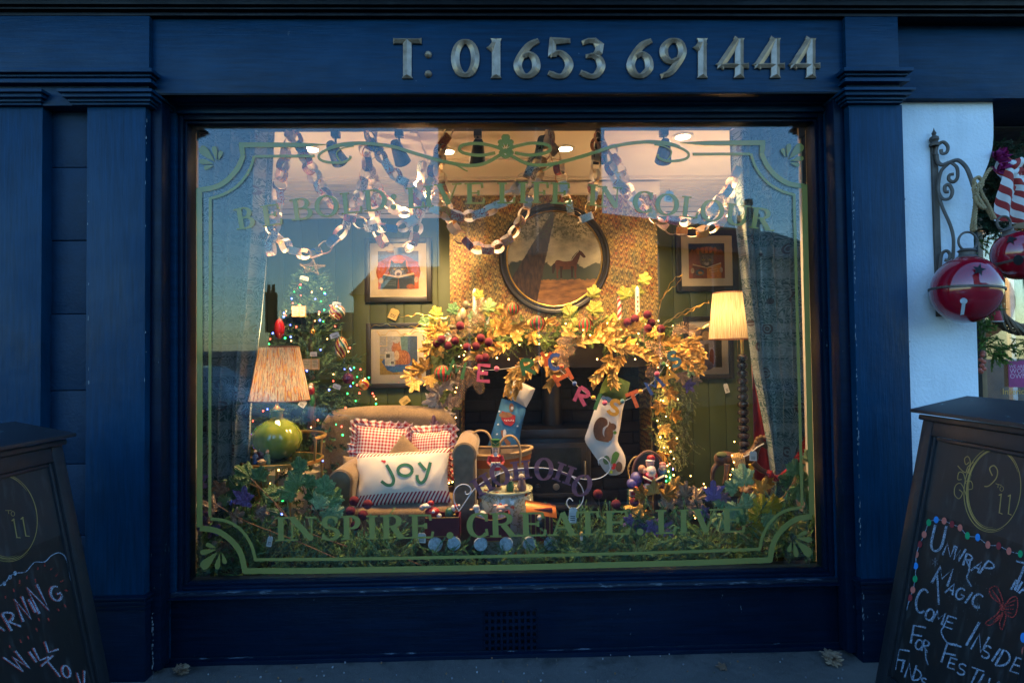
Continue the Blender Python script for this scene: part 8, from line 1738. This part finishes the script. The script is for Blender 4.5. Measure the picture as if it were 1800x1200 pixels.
b = MB(); b.C(.45,.02,.03).lathe([(.03, -.03), (.02, .02), (.002, .05)], P(1750, 555, .2), n=12).C(.6,.5,.45).lathe([(.031, -.032), (.033, -.026)], P(1750, 555, .2), n=12); b.build('felt_gonk', M_felt, vw)
# upper wreath with striped bow
uw = thing('bow_wreath', 'green wreath with a red and white striped bow and magenta flower above the bells', 'wreath', P(1775, 380, .12))
b = MB()
for x, z, n_ in ((1745,300,30),(1738,340,40),(1735,372,40),(1752,395,36),(1768,270,16),(1790,262,14),(1760,330,30),(1800,300,20)):
    for i in range(n_): sprig(b, P(x, z, .16)+V3(.05), V3(1), .07, .026, 40, (.01, .045, .02), .002, .5)
o = b.build('pine_sprigs', M_needle, uw, False); o['kind'] = 'stuff'
def striped():
    n = NT('red_white_ribbon'); a = n.attr('uvv', 'Vector'); s = n.sep(a); f = n.math('LESS_THAN', n.math('FRACT', n.math('ADD', n.math('MULTIPLY', s[1], 4.2), n.math('MULTIPLY', s[0], .8))), .5)
    n.bump(n.noise(300., n.obj(), 2.), .4, .001); return n.done(n.mix(f, (.6, .57, .55), (.3, .022, .02)), .85)
M_rib = striped()
def ribbon(cl, w_, dep): 
    q = spline([P(x, z, y) for x, z, y in cl], 8); n_ = len(q)-1
    def fn(u, v):
        i = min(int(v*n_), n_-1); t_ = v*n_-i; p = q[i]*(1-t_)+q[i+1]*t_; tg = (q[i+1]-q[i]).normalized(); sd = tg.cross(Vector((.1, -1, 0))).normalized(); return p+sd*((u-.5)*w_)+Vector((0, dep*math.sin(u*6.283+v*4), 0))
    MB().grid(fn, 10, n_).build('ribbon_tail', M_rib, uw)
ribbon([(1800,288,.06),(1785,292,.03),(1768,286,.04),(1762,300,.05),(1778,312,.02),(1798,306,.02)], .07, .01); ribbon([(1782,300,.0),(1775,330,.0),(1764,360,.02),(1757,388,.03)], .085, .014); ribbon([(1790,305,.01),(1798,335,.02),(1792,365,.03),(1785,392,.05)], .085, .014)
pf = mk('magenta_petal', (.28, .012, .13), .7); pm_ = lance('petal', pf, .5, .3)
for i in range(26): a = random.uniform(0, 6.28); place(pm_, uw, P(1751, 277, .02)+V3(.012), Vector((math.cos(a), random.uniform(-1.2, 0), math.sin(a))), Vector((random.uniform(-.5,.5), -1, .3)), .055, 'petal')
for i in range(14): a = random.uniform(0, 6.28); place(pm_, uw, P(1755, 300, .03)+V3(.01), Vector((math.cos(a), random.uniform(-1.2, 0), math.sin(a))), Vector((0, -1, .3)), .042, 'petal')
# fallen leaves and litter on the pavement
for i, (x, y, s, lb) in enumerate(((1272, 1170, .03, 'dead brown leaf on the pavement below the right end of the sill'), (528, 1192, .012, 'tiny orange leaf scrap on the pavement at the left'), (1465, 1160, .045, 'clump of dry brown leaves in the corner by the right pilaster'), (322, 1180, .028, 'pale dry leaf curled in the corner by the left pilaster'))):
    d = ray(x, y); p = CAM+d*((.012-CAM.z)/d.z); t = thing('fallen_leaf', lb, 'leaf', p)
    for k in range(1 if i in (0, 1) else 7): a = random.uniform(0, 6.28); place(lm(M_brnl, 'm'), t, p+Vector((random.uniform(-.03, .03), random.uniform(-.01, .02), .004*k))*(k > 0), Vector((math.cos(a), math.sin(a), .1)), Vector((0, random.uniform(-.4, .1), 1)), s)
b = MB()
for i in range(160):
    x, y = random.uniform(-1.4, 1.7), random.uniform(-.28, .02) if random.random() < .6 else random.uniform(-.5, 0); b.C(*random.choice([(.3,.3,.3),(.12,.1,.08),(.2,.2,.22),(.25,.12,.05)])); s = random.uniform(.0012, .0032); b.box((x-s, y-s, .003), (x+s, y+s*.7, .006+s))
o = b.build('grit', M_print, None, False); o['kind'] = 'stuff'; tag(o, 'grit and crumbs scattered on the pavement along the shopfront', 'grit')
